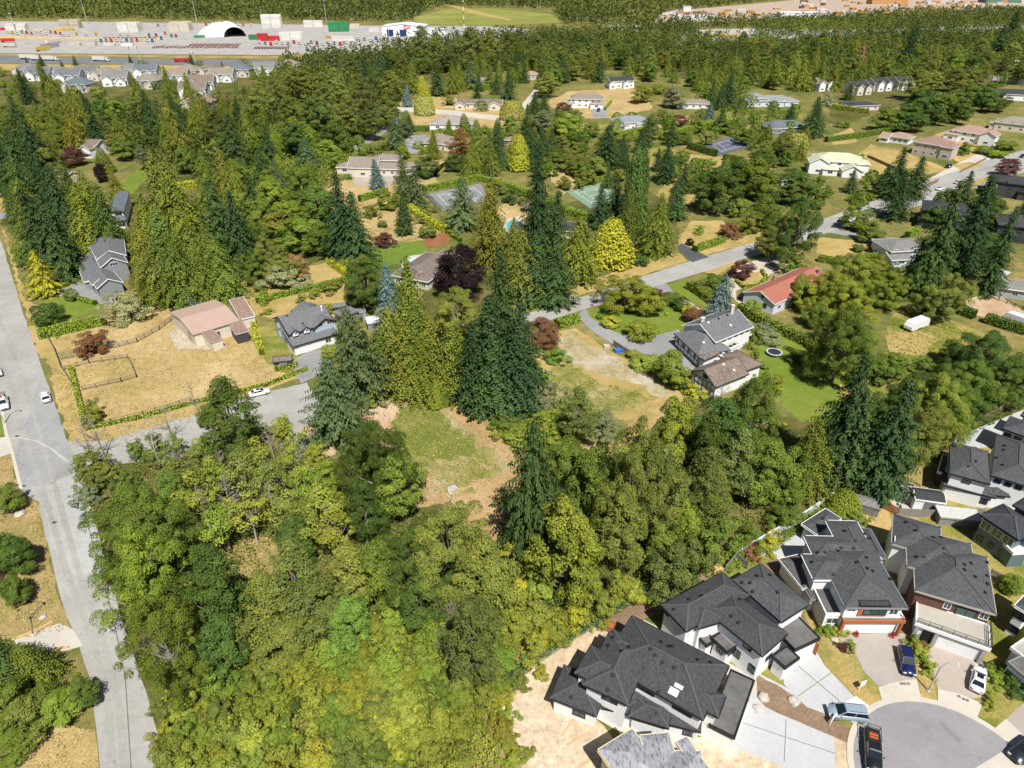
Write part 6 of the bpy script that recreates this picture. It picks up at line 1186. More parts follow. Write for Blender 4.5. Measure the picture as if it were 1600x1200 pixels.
print('fill', [
 fill([(470,105),(640,95),(800,85),(1000,72),(1060,75),(1250,72),(1420,66),(1600,64),(1600,100),(1540,112),(1420,115),(1250,118),(1120,128),(1000,112),(870,118),(800,110),(700,118),(560,125)], 8, DEC+DEC+[('cedar','cedarolive',20,6)], 240, 1),
 fill([(-20,190),(60,200),(200,180),(300,190),(420,185),(440,215),(390,260),(330,290),(240,270),(205,235),(100,290),(40,270),(-40,280)], 7, [('cedar','cedar',20,5.5),('cedar','cedarolive',21,5.5),('fir','firdark',22,5.5),('maple','olive',13,5.5),('maple','maple',11,5.5)], 50, 2),
 fill([(400,200),(540,195),(555,250),(500,280),(480,320),(360,330),(350,290)], 5, [('maple','lime',8,5),('maple','maple',9,5),('column','lime',8,3)], 34, 3),
 fill([(290,690),(380,675),(470,700),(520,730),(600,830),(560,880),(480,860),(380,840),(300,830),(250,740)], 4.5, [('alder','yelgreen',11,3),('alder','olive',11,3),('sapling','yelgreen',7,2.2),('sapling','lime',7,2.2)], 12, 4),
 fill([(880,730),(1000,720),(1100,690),(1240,700),(1300,740),(1190,800),(1060,860),(940,900),(860,890)], 5, [('maple','maple',8,4.5),('maple','olive',8,4.5),('cottonwood','olive',9,4),('sapling','lime',5,2)], 9, 5),
 fill([(250,1100),(330,1050),(420,1010),(520,960),(650,990),(770,990),(785,1050),(775,1100),(775,1150),(780,1260),(270,1260)], 2.6, [('shrub','yelgreen',4,2.8),('shrub','yelgreen',5,3.2),('shrub','lime',4.2,2.8),('shrub','gold',3.6,2.4),('shrub','olive',4,2.6),('shrub','gold',4.4,2.8),('sapling','yelgreen',6,2.3),('sapling','lime',6,2.2),('shrub','maple',4.5,3)], 190, 7, .5),
 fill([(780,890),(830,880),(880,960),(960,930),(1000,940),(900,1000),(830,1050),(790,1040)], 3, [('shrub','yellow',4,2.6),('shrub','yelgreen',4,2.8),('sapling','yelgreen',6,2)], 22, 8),
 fill([(1100,880),(1180,840),(1300,780),(1320,790),(1240,840),(1190,880),(1120,905)], 3, [('shrub','lime',3,2.6),('shrub','maple',3.5,2.6)], 24, 9),
 fill([(1340,680),(1450,640),(1560,600),(1600,590),(1590,640),(1490,690),(1420,740),(1350,760)], 5, [('maple','mapledark',12,6),('maple','maple',12,6)], 16, 10),
 fill([(770,650),(830,590),(900,660),(860,700),(800,700)], 3, [('shrub','lime',3.4,3),('shrub','yelgreen',3,3)], 12, 11),
 fill([(880,230),(960,215),(1080,230),(1050,300),(960,330),(880,320)], 7, [('maple','olive',7,5),('shrub','olive',4,3.5),('fir','fir',13,5)], 18, 12),
 fill([(640,230),(780,215),(850,230),(850,300),(800,320),(700,280)], 8, [('maple','olive',8,5),('fir','fir',14,5),('cedar','cedar',13,5)], 12, 13),
 fill([(1060,290),(1200,270),(1270,290),(1230,340),(1100,350)], 7, [('maple','maple',9,6),('maple','mapledark',12,7)], 9, 14),
 fill([(1010,112),(1120,128),(1240,124),(1300,116),(1420,118),(1420,128),(1240,138),(1100,150),(1040,125)], 9, [('maple','mapledark',12,6),('cedar','cedar',17,5.5),('maple','maple',12,6)], 40, 15),
 fill([(0,300),(60,260),(100,300),(130,340),(120,400),(60,400),(20,360)], 6, [('fir','firdark',20,6),('cedar','cedardark',18,6)], 10, 16),
 fill([(830,130),(870,100),(1000,105),(1020,130),(960,112),(880,130),(850,160)], 8, DEC+[('fir','fir',18,5)], 24, 21),
 fill([(1150,215),(1200,225),(1290,225),(1260,240),(1250,262),(1200,262),(1165,245)], 7, [('maple','maple',9,5),('cedar','cedar',12,4.5),('maple','olive',9,5)], 16, 22),
 fill([(1420,165),(1560,160),(1560,175),(1480,200),(1420,200)], 9, [('maple','mapledark',12,7),('maple','maple',11,6.5)], 14, 23),
 fill([(1420,112),(1560,112),(1600,110),(1600,135),(1420,145)], 9, DEC, 26, 24),
 fill([(620,200),(660,205),(800,205),(850,185),(880,215),(860,240),(790,240),(640,215)], 7, [('maple','maple',7,4.5),('fir','fir',13,4.5),('shrub','lime',4,3.5),('column','cedar',9,2.8)], 22, 25),
 fill([(960,185),(1010,205),(1110,190),(1150,180),(1180,200),(1120,212),(1040,225),(960,240)], 7, [('maple','maple',7,4.5),('maple','olive',8,5),('shrub','lime',4,3.5)], 18, 26),
 fill([(560,225),(640,245),(660,290),(560,270)], 6, [('shrub','olive',4,3),('maple','lime',6,4)], 7, 27),
 fill([(1440,300),(1520,330),(1600,340),(1600,430),(1500,440),(1430,400)], 7, [('fir','firdark',18,5.5),('maple','mapledark',10,5.5)], 12, 28),
 fill([(1220,480),(1300,540),(1380,590),(1500,600),(1560,560),(1400,570),(1300,500)], 7, [('shrub','maple',4,3.5),('maple','maple',8,5)], 8, 29),
 fill([(1085,128),(1160,138),(1160,168),(1095,162)], 7, [('maple','maple',10,5),('fir','fir',15,4.5),('cedar','cedar',14,4.5),('maple','olive',10,5)], 18, 31),
 fill([(790,98),(870,104),(885,130),(850,150),(800,142)], 7, [('fir','fir',15,4.5),('cedar','cedar',16,5),('maple','olive',12,5),('maple','mapledark',12,6)], 22, 32),
 fill([(690,100),(790,104),(790,128),(740,150),(690,145)], 8, [('fir','fir',14,4.5),('cedar','cedar',15,4.5),('maple','olive',10,5)], 16, 33),
 fill([(930,205),(1060,180),(1120,165),(1260,175),(1290,210),(1200,215),(1060,235),(940,235)], 7, [('maple','maple',6,4),('shrub','lime',3.5,3),('maple','olive',7,4.5),('fir','fir',12,4)], 38, 34),
 fill([(1040,240),(1110,250),(1210,250),(1230,290),(1120,300),(1060,300)], 7, [('maple','olive',6,4),('shrub','olive',3.5,3),('maple','mapledark',10,6)], 22, 35),
 fill([(1300,290),(1420,270),(1440,290),(1360,320),(1310,335)], 6, [('maple','maple',7,4),('shrub','lime',3,2.5),('fir','fir',11,4)], 10, 36),
 fill([(840,200),(900,190),(960,250),(900,300),(840,290)], 7, [('maple','olive',6,4),('shrub','maple',3.5,3),('maple','maple',8,5)], 22, 37),
 fill([(560,290),(640,290),(760,330),(740,370),(620,345)], 7, [('shrub','olive',3.5,3),('shrub','maple',3,2.5)], 8, 38),
 fill([(400,430),(540,470),(560,520),(520,540),(400,500)], 5, [('shrub','olive',2.5,2.2),('shrub','yelgreen',2.5,2)], 8, 39),
 fill([(-20,118),(100,126),(200,128),(330,126),(470,116),(470,140),(330,160),(200,150),(90,150),(-20,150)], 7, [('maple','mapledark',6,3.2),('maple','maple',5.5,3),('cedar','cedar',9,2.8),('column','cedar',7,2)], 46, 41),
 fill([(0,108),(90,106),(260,106),(420,106),(520,100),(520,112),(420,122),(260,112),(90,115),(0,120)], 12, [('maple','mapledark',9,5),('fir','fir',12,4)], 14, 17),
])
# ------------------------------------------------------------------ build them
def dirword(dx, dy):
    if abs(dx) > abs(dy)*1.3: return 'left of' if dx < 0 else 'right of'
    return 'behind' if dy < 0 else 'in front of'
ORD = ['', 'second ', 'third ', 'fourth ', 'fifth ', 'sixth ', 'seventh ', 'eighth ', 'ninth ', 'tenth ', 'eleventh ', 'twelfth ', 'thirteenth ', 'fourteenth ', 'fifteenth ', 'sixteenth ', 'seventeenth ', 'eighteenth ', 'nineteenth ', 'twentieth ']+[ordword(k)+' ' for k in range(21, 199)]
for px, py, ph in [(600, 690, 'cleared lot'), (40, 700, 'street corner'), (190, 1120, 'lower end of the street'), (500, 640, 'side street end'), (1420, 510, 'white caravan'), (930, 590, 'gravel plot'), (1140, 228, 'navy tennis court'), (925, 305, 'green tennis court'), (700, 305, 'grey tennis court'), (230, 560, 'pasture fence'), (800, 350, 'turquoise pool'), (970, 1010, 'soil lane fence'), (560, 230, 'upper lane'), (660, 180, 'pale upper lane'), (420, 110, 'highway verge'), (900, 75, 'highway bend'), (1200, 60, 'pale highway'), (1500, 60, 'highway by the lumber yard'), (1250, 60, 'lumber yard edge'), (760, 60, 'red and white mast'), (1010, 420, 'main road'), (1300, 350, 'main road bend'), (370, 890, 'dry clearing'), (1240, 600, 'mown lawn'), (620, 395, 'watered lawn'), (960, 500, 'tudor front lawn'), (450, 440, 'dry field')]: landmark(px, py, ph)
lab = {}
for i, (k, c, x, y, h, r) in enumerate(TREES):
    bx, by = proj((x, y, 0)); best = min(LAND, key=lambda L: ((L[0]-bx)**2+((L[1]-by)*1.6)**2)/((by+90)**1.0))
    key = (k, c, dirword(bx-best[0], by-best[1]), best[2]); lab.setdefault(key, []).append((math.hypot(bx-best[0], by-best[1]), i))
LABEL = {}
for (k, c, d, ph), L in lab.items():
    for n, (_, i) in enumerate(sorted(L)):
        s_ = '%s %s %s the %s' % (WORD[c] if k != 'dead' else 'pale', KINDW[k][1], d, ph)
        LABEL[i] = s_ if len(L) == 1 else ('first ' if n == 0 else ORD[n])+s_+', outward'
        if len(LABEL[i].split()) > 16: LABEL[i] = LABEL[i].replace(', outward', '')
GRP = dict(shrub='shrubs and bushes', round='clipped round shrubs', sapling='young trees and tall brush', alder='slender alders by the side street', dead='leafless trees')
ti = random.Random(5)
big = sorted([i for i, t_ in enumerate(TREES) if t_[0] == 'maple'], key=lambda i: -TREES[i][5]*TREES[i][4]/(TREES[i][2]**2+TREES[i][3]**2))
REST = set(big[285:])
for i, (k, c, x, y, h, r) in enumerate(TREES):
    if i in REST: continue
    k2 = {'maple': 'bigmaple', 'cottonwood': 'bigcotton'}.get(k, k) if r > 5.4 and y < 215 else k; v = PROTO[k2]; j = ti.randrange(len(v)); ph, pr, cm, tm = v[j]
    root = empty(KINDW[k][0], (x, y, 0), LABEL[i], 'tree' if k not in ('shrub', 'round') else 'shrub', GRP.get(k, KINDW[k][1]+'s of the neighbourhood')); root.rotation_euler = (ti.gauss(0, .035), ti.gauss(0, .035), ti.uniform(0, 6.28))
    s_ = r/pr; root.scale = (s_*ti.uniform(.9, 1.1), s_*ti.uniform(.88, 1.12), h/ph)
    t_ = bpy.data.objects.new('trunk', tm); col.objects.link(t_); t_.parent = root
    if cm:
        cr = bpy.data.objects.new('crown', cm); col.objects.link(cr); cr.parent = root
        g = ti.gauss(1, .12); w_ = ti.gauss(0, .05); b_ = COLS[c]; cr.color = (b_[0]*g*(1+w_), b_[1]*g, b_[2]*g*(1-w_), 1)
print('trees', len(TREES), 'joined', len(REST))
if REST:
    P, N, S_, To = [], [], [], []
    for i in REST:
        k, c, x, y, h, r = TREES[i]; n = 420; t = RNG.uniform(.1, 1, n); a = RNG.uniform(0, 6.283, n); g = RNG.normal(0, .1)
        rr_ = r*np.sqrt(np.maximum(.02, 1-(2*t-.9)**2/1.25))*(1+.22*np.sin(3*a+i)+.15*np.sin(5*a+7*t))*RNG.uniform(.8, 1.05, n)
        P.append(np.stack([x+np.cos(a)*rr_, y+np.sin(a)*rr_, h*t], 1)); N.append(np.stack([np.cos(a), np.sin(a), .6+0*a], 1)+RNG.normal(0, .4, (n, 3))); S_.append(RNG.uniform(.6, 1.2, n)); To.append(.5+g+RNG.normal(0, .14, n))
    me = leaf_mesh('distant_trees', np.concatenate(P), np.concatenate(N), rdir(420*len(REST)), np.concatenate(S_), .7, np.concatenate(To)); o = bpy.data.objects.new('distant_trees', me); col.objects.link(o); o.color = (*COLS['maple'], 1); tag(o, 'scattered small broadleaf trees among the distant gardens', 'trees', None, 'stuff')

# ------------------------------------------------------------------ hedges
def hedge(line, wd, ht, colr, label, px=True, name='hedge', dens=16, z0=0):
    P = [at(*p) if px else Vector(p) for p in line]; Ps, Ns, Ts, Ss, To = [], [], [], [], []; core = MB()
    o = empty(name, P[0], label, 'hedge', 'clipped hedges')
    for a, b in zip(P[:-1], P[1:]):
        d = b-a; L = d.length; d = d/L; s_ = Vector((-d.y, d.x, 0))
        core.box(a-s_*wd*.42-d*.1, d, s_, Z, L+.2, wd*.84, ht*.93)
        n = int(L*(wd+2*ht)*dens); t = RNG.uniform(0, L, n); f = RNG.uniform(0, wd+2*ht, n)
        da, sa = np.array(d), np.array(s_)
        top = (f >= ht) & (f < ht+wd); lft = f < ht
        u = np.where(top, f-ht-wd/2, np.where(lft, -wd/2, wd/2)); z = np.where(top, ht, np.where(lft, f, f-ht-wd))
        wob = .1*np.sin(t*1.7)+.07*np.sin(t*4.1+1); z = z*(1+wob*.5)
        Ps.append(np.array(a)+np.outer(t, da)+np.outer(u*(1+wob*.4), sa)+np.outer(z, [0, 0, 1])+RNG.normal(0, .05, (n, 3)))
        nn = np.where(top[:, None], np.array([[0, 0, 1.]]), np.outer(np.where(lft, -1, 1), sa)+np.array([0, 0, .3])); Ns.append(nn+RNG.normal(0, .45, (n, 3))); Ts.append(rdir(n)); Ss.append(RNG.uniform(.18, .4, n)); To.append(.5+RNG.normal(0, .15, n))
    me = leaf_mesh('hedge_leaves', np.concatenate(Ps)-np.array(P[0]), np.concatenate(Ns), np.concatenate(Ts), np.concatenate(Ss), .65, np.concatenate(To))
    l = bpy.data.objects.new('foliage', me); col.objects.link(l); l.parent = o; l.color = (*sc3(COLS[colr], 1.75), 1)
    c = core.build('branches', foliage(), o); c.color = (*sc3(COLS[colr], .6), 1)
    return o
for a in [
 ([(62, 528), (165, 505)], 3.2, 2.2, 'lime', 'broad bright hedge below the lawn of the grey gabled house'), ([(112, 578), (134, 668)], 1.1, 1.3, 'yelgreen', 'narrow hedge between street verge and pasture'), ([(134, 672), (215, 655), (300, 632), (420, 602), (480, 578)], .9, .9, 'yelgreen', 'low hedge along side street and pasture rail'),
 ([(120, 468), (150, 476)], 1.4, 1.2, 'lime', 'small curved hedge by the grey driveway'), ([(94, 452), (120, 440)], 1.2, 1.2, 'lime', 'low hedge at the driveway mouth'), ([(402, 474), (440, 464), (500, 450), (540, 440)], 1.6, 1.6, 'lime', 'long low hedge behind the dormered house'), ([(515, 412), (548, 436)], 2.2, 2.2, 'cedaryel', 'golden green hedge at dry field corner'),
 ([(105, 400), (140, 390)], 1.4, 1.4, 'lime', 'short hedge left of the grey gabled house'), ([(562, 315), (605, 303)], 2., 2.6, 'lime', 'square hedge in front of the taupe villa'), ([(633, 320), (660, 345), (700, 365)], 2.4, 2.4, 'cedaryel', 'yellow-green hedge slanting past the brown house'), ([(640, 318), (668, 340), (710, 372), (720, 378)], 1.4, 1.5, 'cedar', 'low inner hedge slanting past the brown house'),
 ([(662, 300), (745, 282), (780, 290)], 2.0, 2.6, 'lime', 'hedge behind the grey tennis court'), ([(778, 290), (830, 310), (870, 330), (935, 352)], 3.0, 3.0, 'lime', 'thick bright hedge below the green tennis court'), ([(905, 292), (948, 280)], 1.6, 2.0, 'lime', 'hedge along upper side of green tennis court'),
 ([(870, 512), (902, 502)], 3.0, 2.2, 'lime', 'block hedge beside the gravel plot drive'), ([(1076, 450), (1090, 458), (1115, 476)], 3.0, 2.4, 'cedar', 'dark clipped hedge beside the tudor footpath'), ([(1155, 486), (1200, 512), (1250, 535), (1288, 558)], 2.4, 2.6, 'cedar', 'long straight hedge between tudor lawn and terracotta bungalow'), ([(1085, 393), (1130, 378)], 2.6, 2.0, 'lime', 'square hedge across the main road from the bungalow'),
 ([(1150, 440), (1160, 450), (1182, 448), (1198, 436), (1190, 424)], 1., 1., 'yelgreen', 'curved low hedge round the island bed'), ([(1278, 408), (1300, 412), (1345, 425)], 2.2, 2.2, 'cedar', 'dark hedge behind the terracotta bungalow'), ([(1330, 420), (1350, 405), (1370, 405)], 2, 2, 'lime', 'green hedge before the pale blue bungalow'),
 ([(962, 222), (1010, 212)], 5, 5, 'lime', 'tall bright hedge below the blue grey roofed house'), ([(1040, 220), (1112, 200)], 4.5, 4.5, 'lime', 'tall hedge left of the navy tennis court'), ([(1075, 232), (1118, 245)], 2.4, 3.5, 'cedardark', 'dark columnar hedge at the corner of navy court'), ([(1135, 212), (1200, 224)], 2.4, 2.2, 'maple', 'hedge along upper side of navy court'), ([(1130, 250), (1160, 255)], 2.2, 3, 'cedardark', 'dark row hedge below navy court'),
 ([(1150, 178), (1240, 178)], 2.2, 2.4, 'lime', 'long hedge before the grey ranch house'), ([(1290, 222), (1345, 215), (1390, 207)], 2.4, 2.8, 'maple', 'green hedge beside the small tan house'), ([(1300, 170), (1355, 178)], 3, 3, 'yelgreen', 'yellowish hedge before low black roofed hall'), ([(735, 140), (765, 140)], 3, 3.6, 'lime', 'clipped bright hedge by the grey house'), ([(640, 205), (670, 205)], 3, 3, 'maple', 'green hedge by the long white bungalow'),
 ([(1500, 490), (1520, 498)], 2.4, 2.6, 'cedardark', 'short dark hedge by the gravel yard'), ([(1538, 503), (1600, 522)], 2.8, 2.6, 'cedardark', 'long dark hedge behind the parked white roof'), ([(278, 298), (310, 292)], 3, 3, 'cedaryel', 'bright hedge patch in the left conifers'), ([(395, 505), (410, 555)], 1.4, 1.6, 'yellow', 'yellow shrub row right of the barn'), ([(430, 580), (465, 572)], 1.2, 1.2, 'yelgreen', 'low hedge before the small dark shed'),
 ([(945, 172), (955, 160)], 1.2, 1.6, 'lime', 'row of small clipped conifers at the manor drive'), ([(1415, 375), (1432, 366)], 2., 3, 'lime', 'short square hedge behind the pale blue bungalow'),
]: hedge(*a)

# ------------------------------------------------------------------ undergrowth and far woods, which nobody could count
def scatter(name, poly, dens, size, ht, colr, label, seed, tonev=.18, lumps=.12):
    P = [at(*p) for p in poly]; x0, x1 = min(p.x for p in P), max(p.x for p in P); y0, y1 = min(p.y for p in P), max(p.y for p in P)
    n = int((x1-x0)*(y1-y0)*dens); x = RNG.uniform(x0, x1, n); y = RNG.uniform(y0, y1, n)
    m_ = np.zeros(n, bool); j = len(P)-1
    for i in range(len(P)):
        xi, yi, xj, yj = P[i].x, P[i].y, P[j].x, P[j].y; m_ ^= ((yi > y) != (yj > y)) & (x < (xj-xi)*(y-yi)/(yj-yi+1e-9)+xi); j = i
    x, y = x[m_], y[m_]; f = .5+.5*np.sin(x*.9+seed)*np.sin(y*.8+seed*2)+.35*np.sin(x*2.3+y*1.7); keep = f > RNG.uniform(-.6, .9, len(x)); x, y, f = x[keep], y[keep], f[keep]; n = len(x)
    z = .1+ht*np.clip(f, 0, 1.3)*RNG.uniform(.2, 1, n); N = np.array([[0, 0, 1.]])+RNG.normal(0, .5, (n, 3))
    me = leaf_mesh(name, np.stack([x, y, z], 1), N, rdir(n), size*RNG.uniform(.6, 1.4, n), .6, .5+RNG.normal(0, tonev, n)+.15*np.sin(x*.25+seed)*np.sin(y*.3))
    o = bpy.data.objects.new(name, me); col.objects.link(o); o.color = (*COLS[colr], 1); tag(o, label, 'undergrowth', None, 'stuff'); return n
print('scatter', [
 scatter('undergrowth', [(110,740),(280,705),(400,670),(470,690),(540,740),(640,790),(760,860),(800,900),(790,960),(700,1000),(400,1020),(250,1090),(170,880)], 9, .4, 1.3, 'olive', 'low green undergrowth under the wood by the street', 1.),
 scatter('undergrowth', [(250,1090),(400,1010),(560,960),(790,960),(795,1060),(775,1100),(775,1160),(785,1300),(280,1300)], 26, .36, 2.2, 'yelgreen', 'yellow-green bramble thicket at lower centre', 2.),
 scatter('undergrowth', [(800,880),(840,700),(1000,690),(1120,640),(1320,700),(1320,780),(1200,850),(1080,900),(960,960),(840,1030),(795,1000)], 9, .4, 1.4, 'maple', 'green undergrowth under the wood behind the new houses', 3.),
 scatter('undergrowth', [(760,650),(840,600),(910,660),(870,700),(800,710)], 26, .4, 1.8, 'lime', 'bright bramble patch right of the cleared lot', 4.),
 scatter('undergrowth', [(780,890),(830,890),(850,960),(960,930),(1010,935),(900,1000),(830,1045),(790,1040)], 24, .38, 1.5, 'gold', 'yellow brush along the soil lane fence', 5.),
 scatter('undergrowth', [(1090,890),(1180,840),(1310,775),(1330,790),(1245,838),(1190,880),(1110,910)], 30, .36, 1.4, 'lime', 'bright creeper along the back fence of the new houses', 6.),
 scatter('undergrowth', [(380,200),(545,195),(560,250),(500,290),(480,330),(360,340)], 3, .9, 3.0, 'lime', 'bright green brush beside the upper lane', 7.),
 scatter('undergrowth', [(1340,690),(1450,650),(1600,600),(1600,640),(1500,690),(1420,740),(1350,770)], 12, .45, 2, 'mapledark', 'dark undergrowth behind the estate fence', 8.),
 scatter('undergrowth', [(560,195),(610,180),(605,195),(560,225),(540,235)], 3, .9, 1.4, 'lime', 'bright verge plants along the upper lane', 9.),
])
def far_wood(name, polys, step, hmin, hmax, label, ls=2.4, k=26, avoid=(), rad=4.2, colr=(.13, .155, .042), cf=.22):
    pts = []
    for poly in polys:
        P = [at(*p) for p in poly]; A = [[at(*q) for q in av] for av in avoid]
        x0, x1 = min(p.x for p in P), max(p.x for p in P); y0, y1 = min(p.y for p in P), max(p.y for p in P); y = y0
        while y < y1:
            st = step*(1+max(0, y-1100)/1400); x = x0
            while x < x1:
                qx, qy = x+RNG.uniform(-.5, .5)*st, y+RNG.uniform(-.5, .5)*st
                if inside(P, qx, qy) and not any(inside(a, qx, qy) for a in A): pts.append((qx, qy))
                x += st
            y += st
    pts = np.array(pts); n = len(pts); h = RNG.uniform(hmin, hmax, n)*(1+.3*np.sin(pts[:, 0]*.011)*np.sin(pts[:, 1]*.013)); con = RNG.uniform(0, 1, n) < cf; base = .42+.3*np.sin(pts[:, 0]*.017+1)*np.sin(pts[:, 1]*.021)+RNG.normal(0, .17, n)
    base = np.where(con, base-.22, base)
    d = rdir(n*k).reshape(n, k, 3); d[:, :, 2] = np.abs(d[:, :, 2])*1.0-.2; t = RNG.uniform(.12, 1, (n, k))
    r = np.where(con[:, None], (1-t)*rad*.85+.3, np.sqrt(np.maximum(0, 1-(2*t-1.0)**2))*rad*RNG.uniform(.6, 1.2, (n, 1))*RNG.uniform(.8, 1.1, (n, k)))
    a = RNG.uniform(0, 6.28, (n, k)); P = np.stack([pts[:, 0, None]+np.cos(a)*r, pts[:, 1, None]+np.sin(a)*r, h[:, None]*t], 2).reshape(-1, 3)
    N = np.stack([np.cos(a)*.8, np.sin(a)*.8, .55+0*a], 2).reshape(-1, 3)+RNG.normal(0, .35, (n*k, 3))
    me = leaf_mesh(name, P, N, rdir(n*k), ls*RNG.uniform(.7, 1.4, n*k), .8, (base[:, None]+RNG.normal(0, .12, (n, k))).reshape(-1))
    o = bpy.data.objects.new(name, me); col.objects.link(o); o.color = (*colr, 1); tag(o, label, 'woods', None, 'stuff'); return n
print('far', [far_wood('far_woods', [[(-250, 29), (200, 30), (560, 34), (640, 34), (660, 22), (690, 10), (860, 14), (880, 38), (1020, 40), (1040, 20), (1300, -9), (1700, -12), (1700, -24), (-300, -24)]], 10.5, 9, 20, 'continuous mixed woodland on the far horizon beyond the yards', 3.0, 20, rad=5.2),
 far_wood('highway_woods', [[(440, 102), (600, 86), (700, 72), (830, 60), (1000, 50), (1100, 40), (1260, 34), (1420, 28), (1640, 25), (1640, 43), (1400, 48), (1200, 60), (1060, 72), (900, 83), (720, 98), (560, 106), (440, 112)]], 9, 10, 19, 'loose tree belt along the far highway verge', 1.7, 46, [[(1075, 47), (1130, 44), (1205, 46), (1190, 56), (1150, 63), (1090, 62)], [(560, 40), (720, 40), (720, 62), (560, 66)]], 5.2, (.115, .145, .034), .03),
 far_wood('wood_belt', [[(440, 112), (560, 104), (720, 98), (900, 84), (1060, 76), (1250, 70), (1420, 62), (1640, 56), (1640, 108), (1520, 112), (1420, 110), (1300, 112), (1240, 122), (1120, 126), (1010, 108), (900, 104), (860, 116), (820, 104), (720, 112), (640, 124), (640, 160), (560, 170), (440, 160)]], 9.5, 9, 17, 'dense belt of trees behind the gardens', 1.3, 90, [[(1240, 118), (1420, 116), (1420, 150), (1240, 150)]], 6.0, (.105, .138, .03), .03),
 far_wood('wood_belt', [[(-80, 190), (60, 185), (110, 200), (200, 175), (290, 175), (400, 165), (440, 160), (440, 210), (400, 260), (330, 290), (240, 270), (205, 230), (120, 215), (60, 270), (-80, 280)]], 8, 5, 11, 'understorey between the left conifers', 1.1, 60, [[(90, 215), (215, 215), (215, 300), (80, 300)]], 3.6, (.10, .135, .03), .1),
])
STR = [
 scatter('dry_tufts', [(85,535),(150,514),(270,482),(300,500),(322,540),(390,505),(430,580),(465,588),(330,638),(210,668),(134,670),(115,610)], 2.2, .36, .16, 'straw', 'dry grass tufts of the pasture', 11., .25),
 scatter('dry_tufts', [(565,640),(600,615),(700,612),(740,620),(770,650),(800,690),(815,740),(800,800),(820,900),(790,900),(700,790),(640,790),(600,720)], 4, .32, .2, 'straw', 'dry grass tufts on the cleared lot', 12., .25),
 scatter('lot_weeds', [(612,660),(625,638),(665,628),(692,650),(705,672),(740,680),(742,705),(785,735),(770,752),(700,765),(650,715),(618,690)], 12, .3, .22, 'weed', 'short weeds on the cleared lot', 13., .2),
 scatter('lot_weeds', [(845,590),(885,565),(940,600),(1000,612),(1030,622),(980,640),(900,650),(855,620)], 10, .32, .25, 'weed', 'short weeds on the gravel plot', 14., .25),
 scatter('dry_tufts', [(-80,735),(16,711),(30,768),(58,785),(72,850),(85,905),(95,940),(110,985),(25,1000),(-80,1010)], 9, .3, .2, 'straw', 'dry grass tufts of the left verge', 15., .25),
 scatter('dry_tufts', [(-60,1080),(60,1120),(148,1140),(156,1205),(-60,1300)], 9, .3, .2, 'straw', 'dry grass tufts of the lower left verge', 16., .25),
 scatter('dry_tufts', [(78,560),(90,620),(112,692),(200,698),(330,650),(420,605),(330,640),(134,674),(112,600)], 6, .34, .2, 'straw', 'dry grass tufts along the pasture verge', 17., .25),
 scatter('field_weeds', [(1390,500),(1420,480),(1460,492),(1545,530),(1500,578),(1440,568),(1380,558)], 6, .4, .25, 'weed', 'rough grass round the caravan', 18., .25),
 scatter('field_weeds', [(330,850),(420,840),(470,900),(400,960),(340,930)], 14, .34, .4, 'straw', 'dry weeds of the clearing', 19., .25),
]
print('tufts', STR)
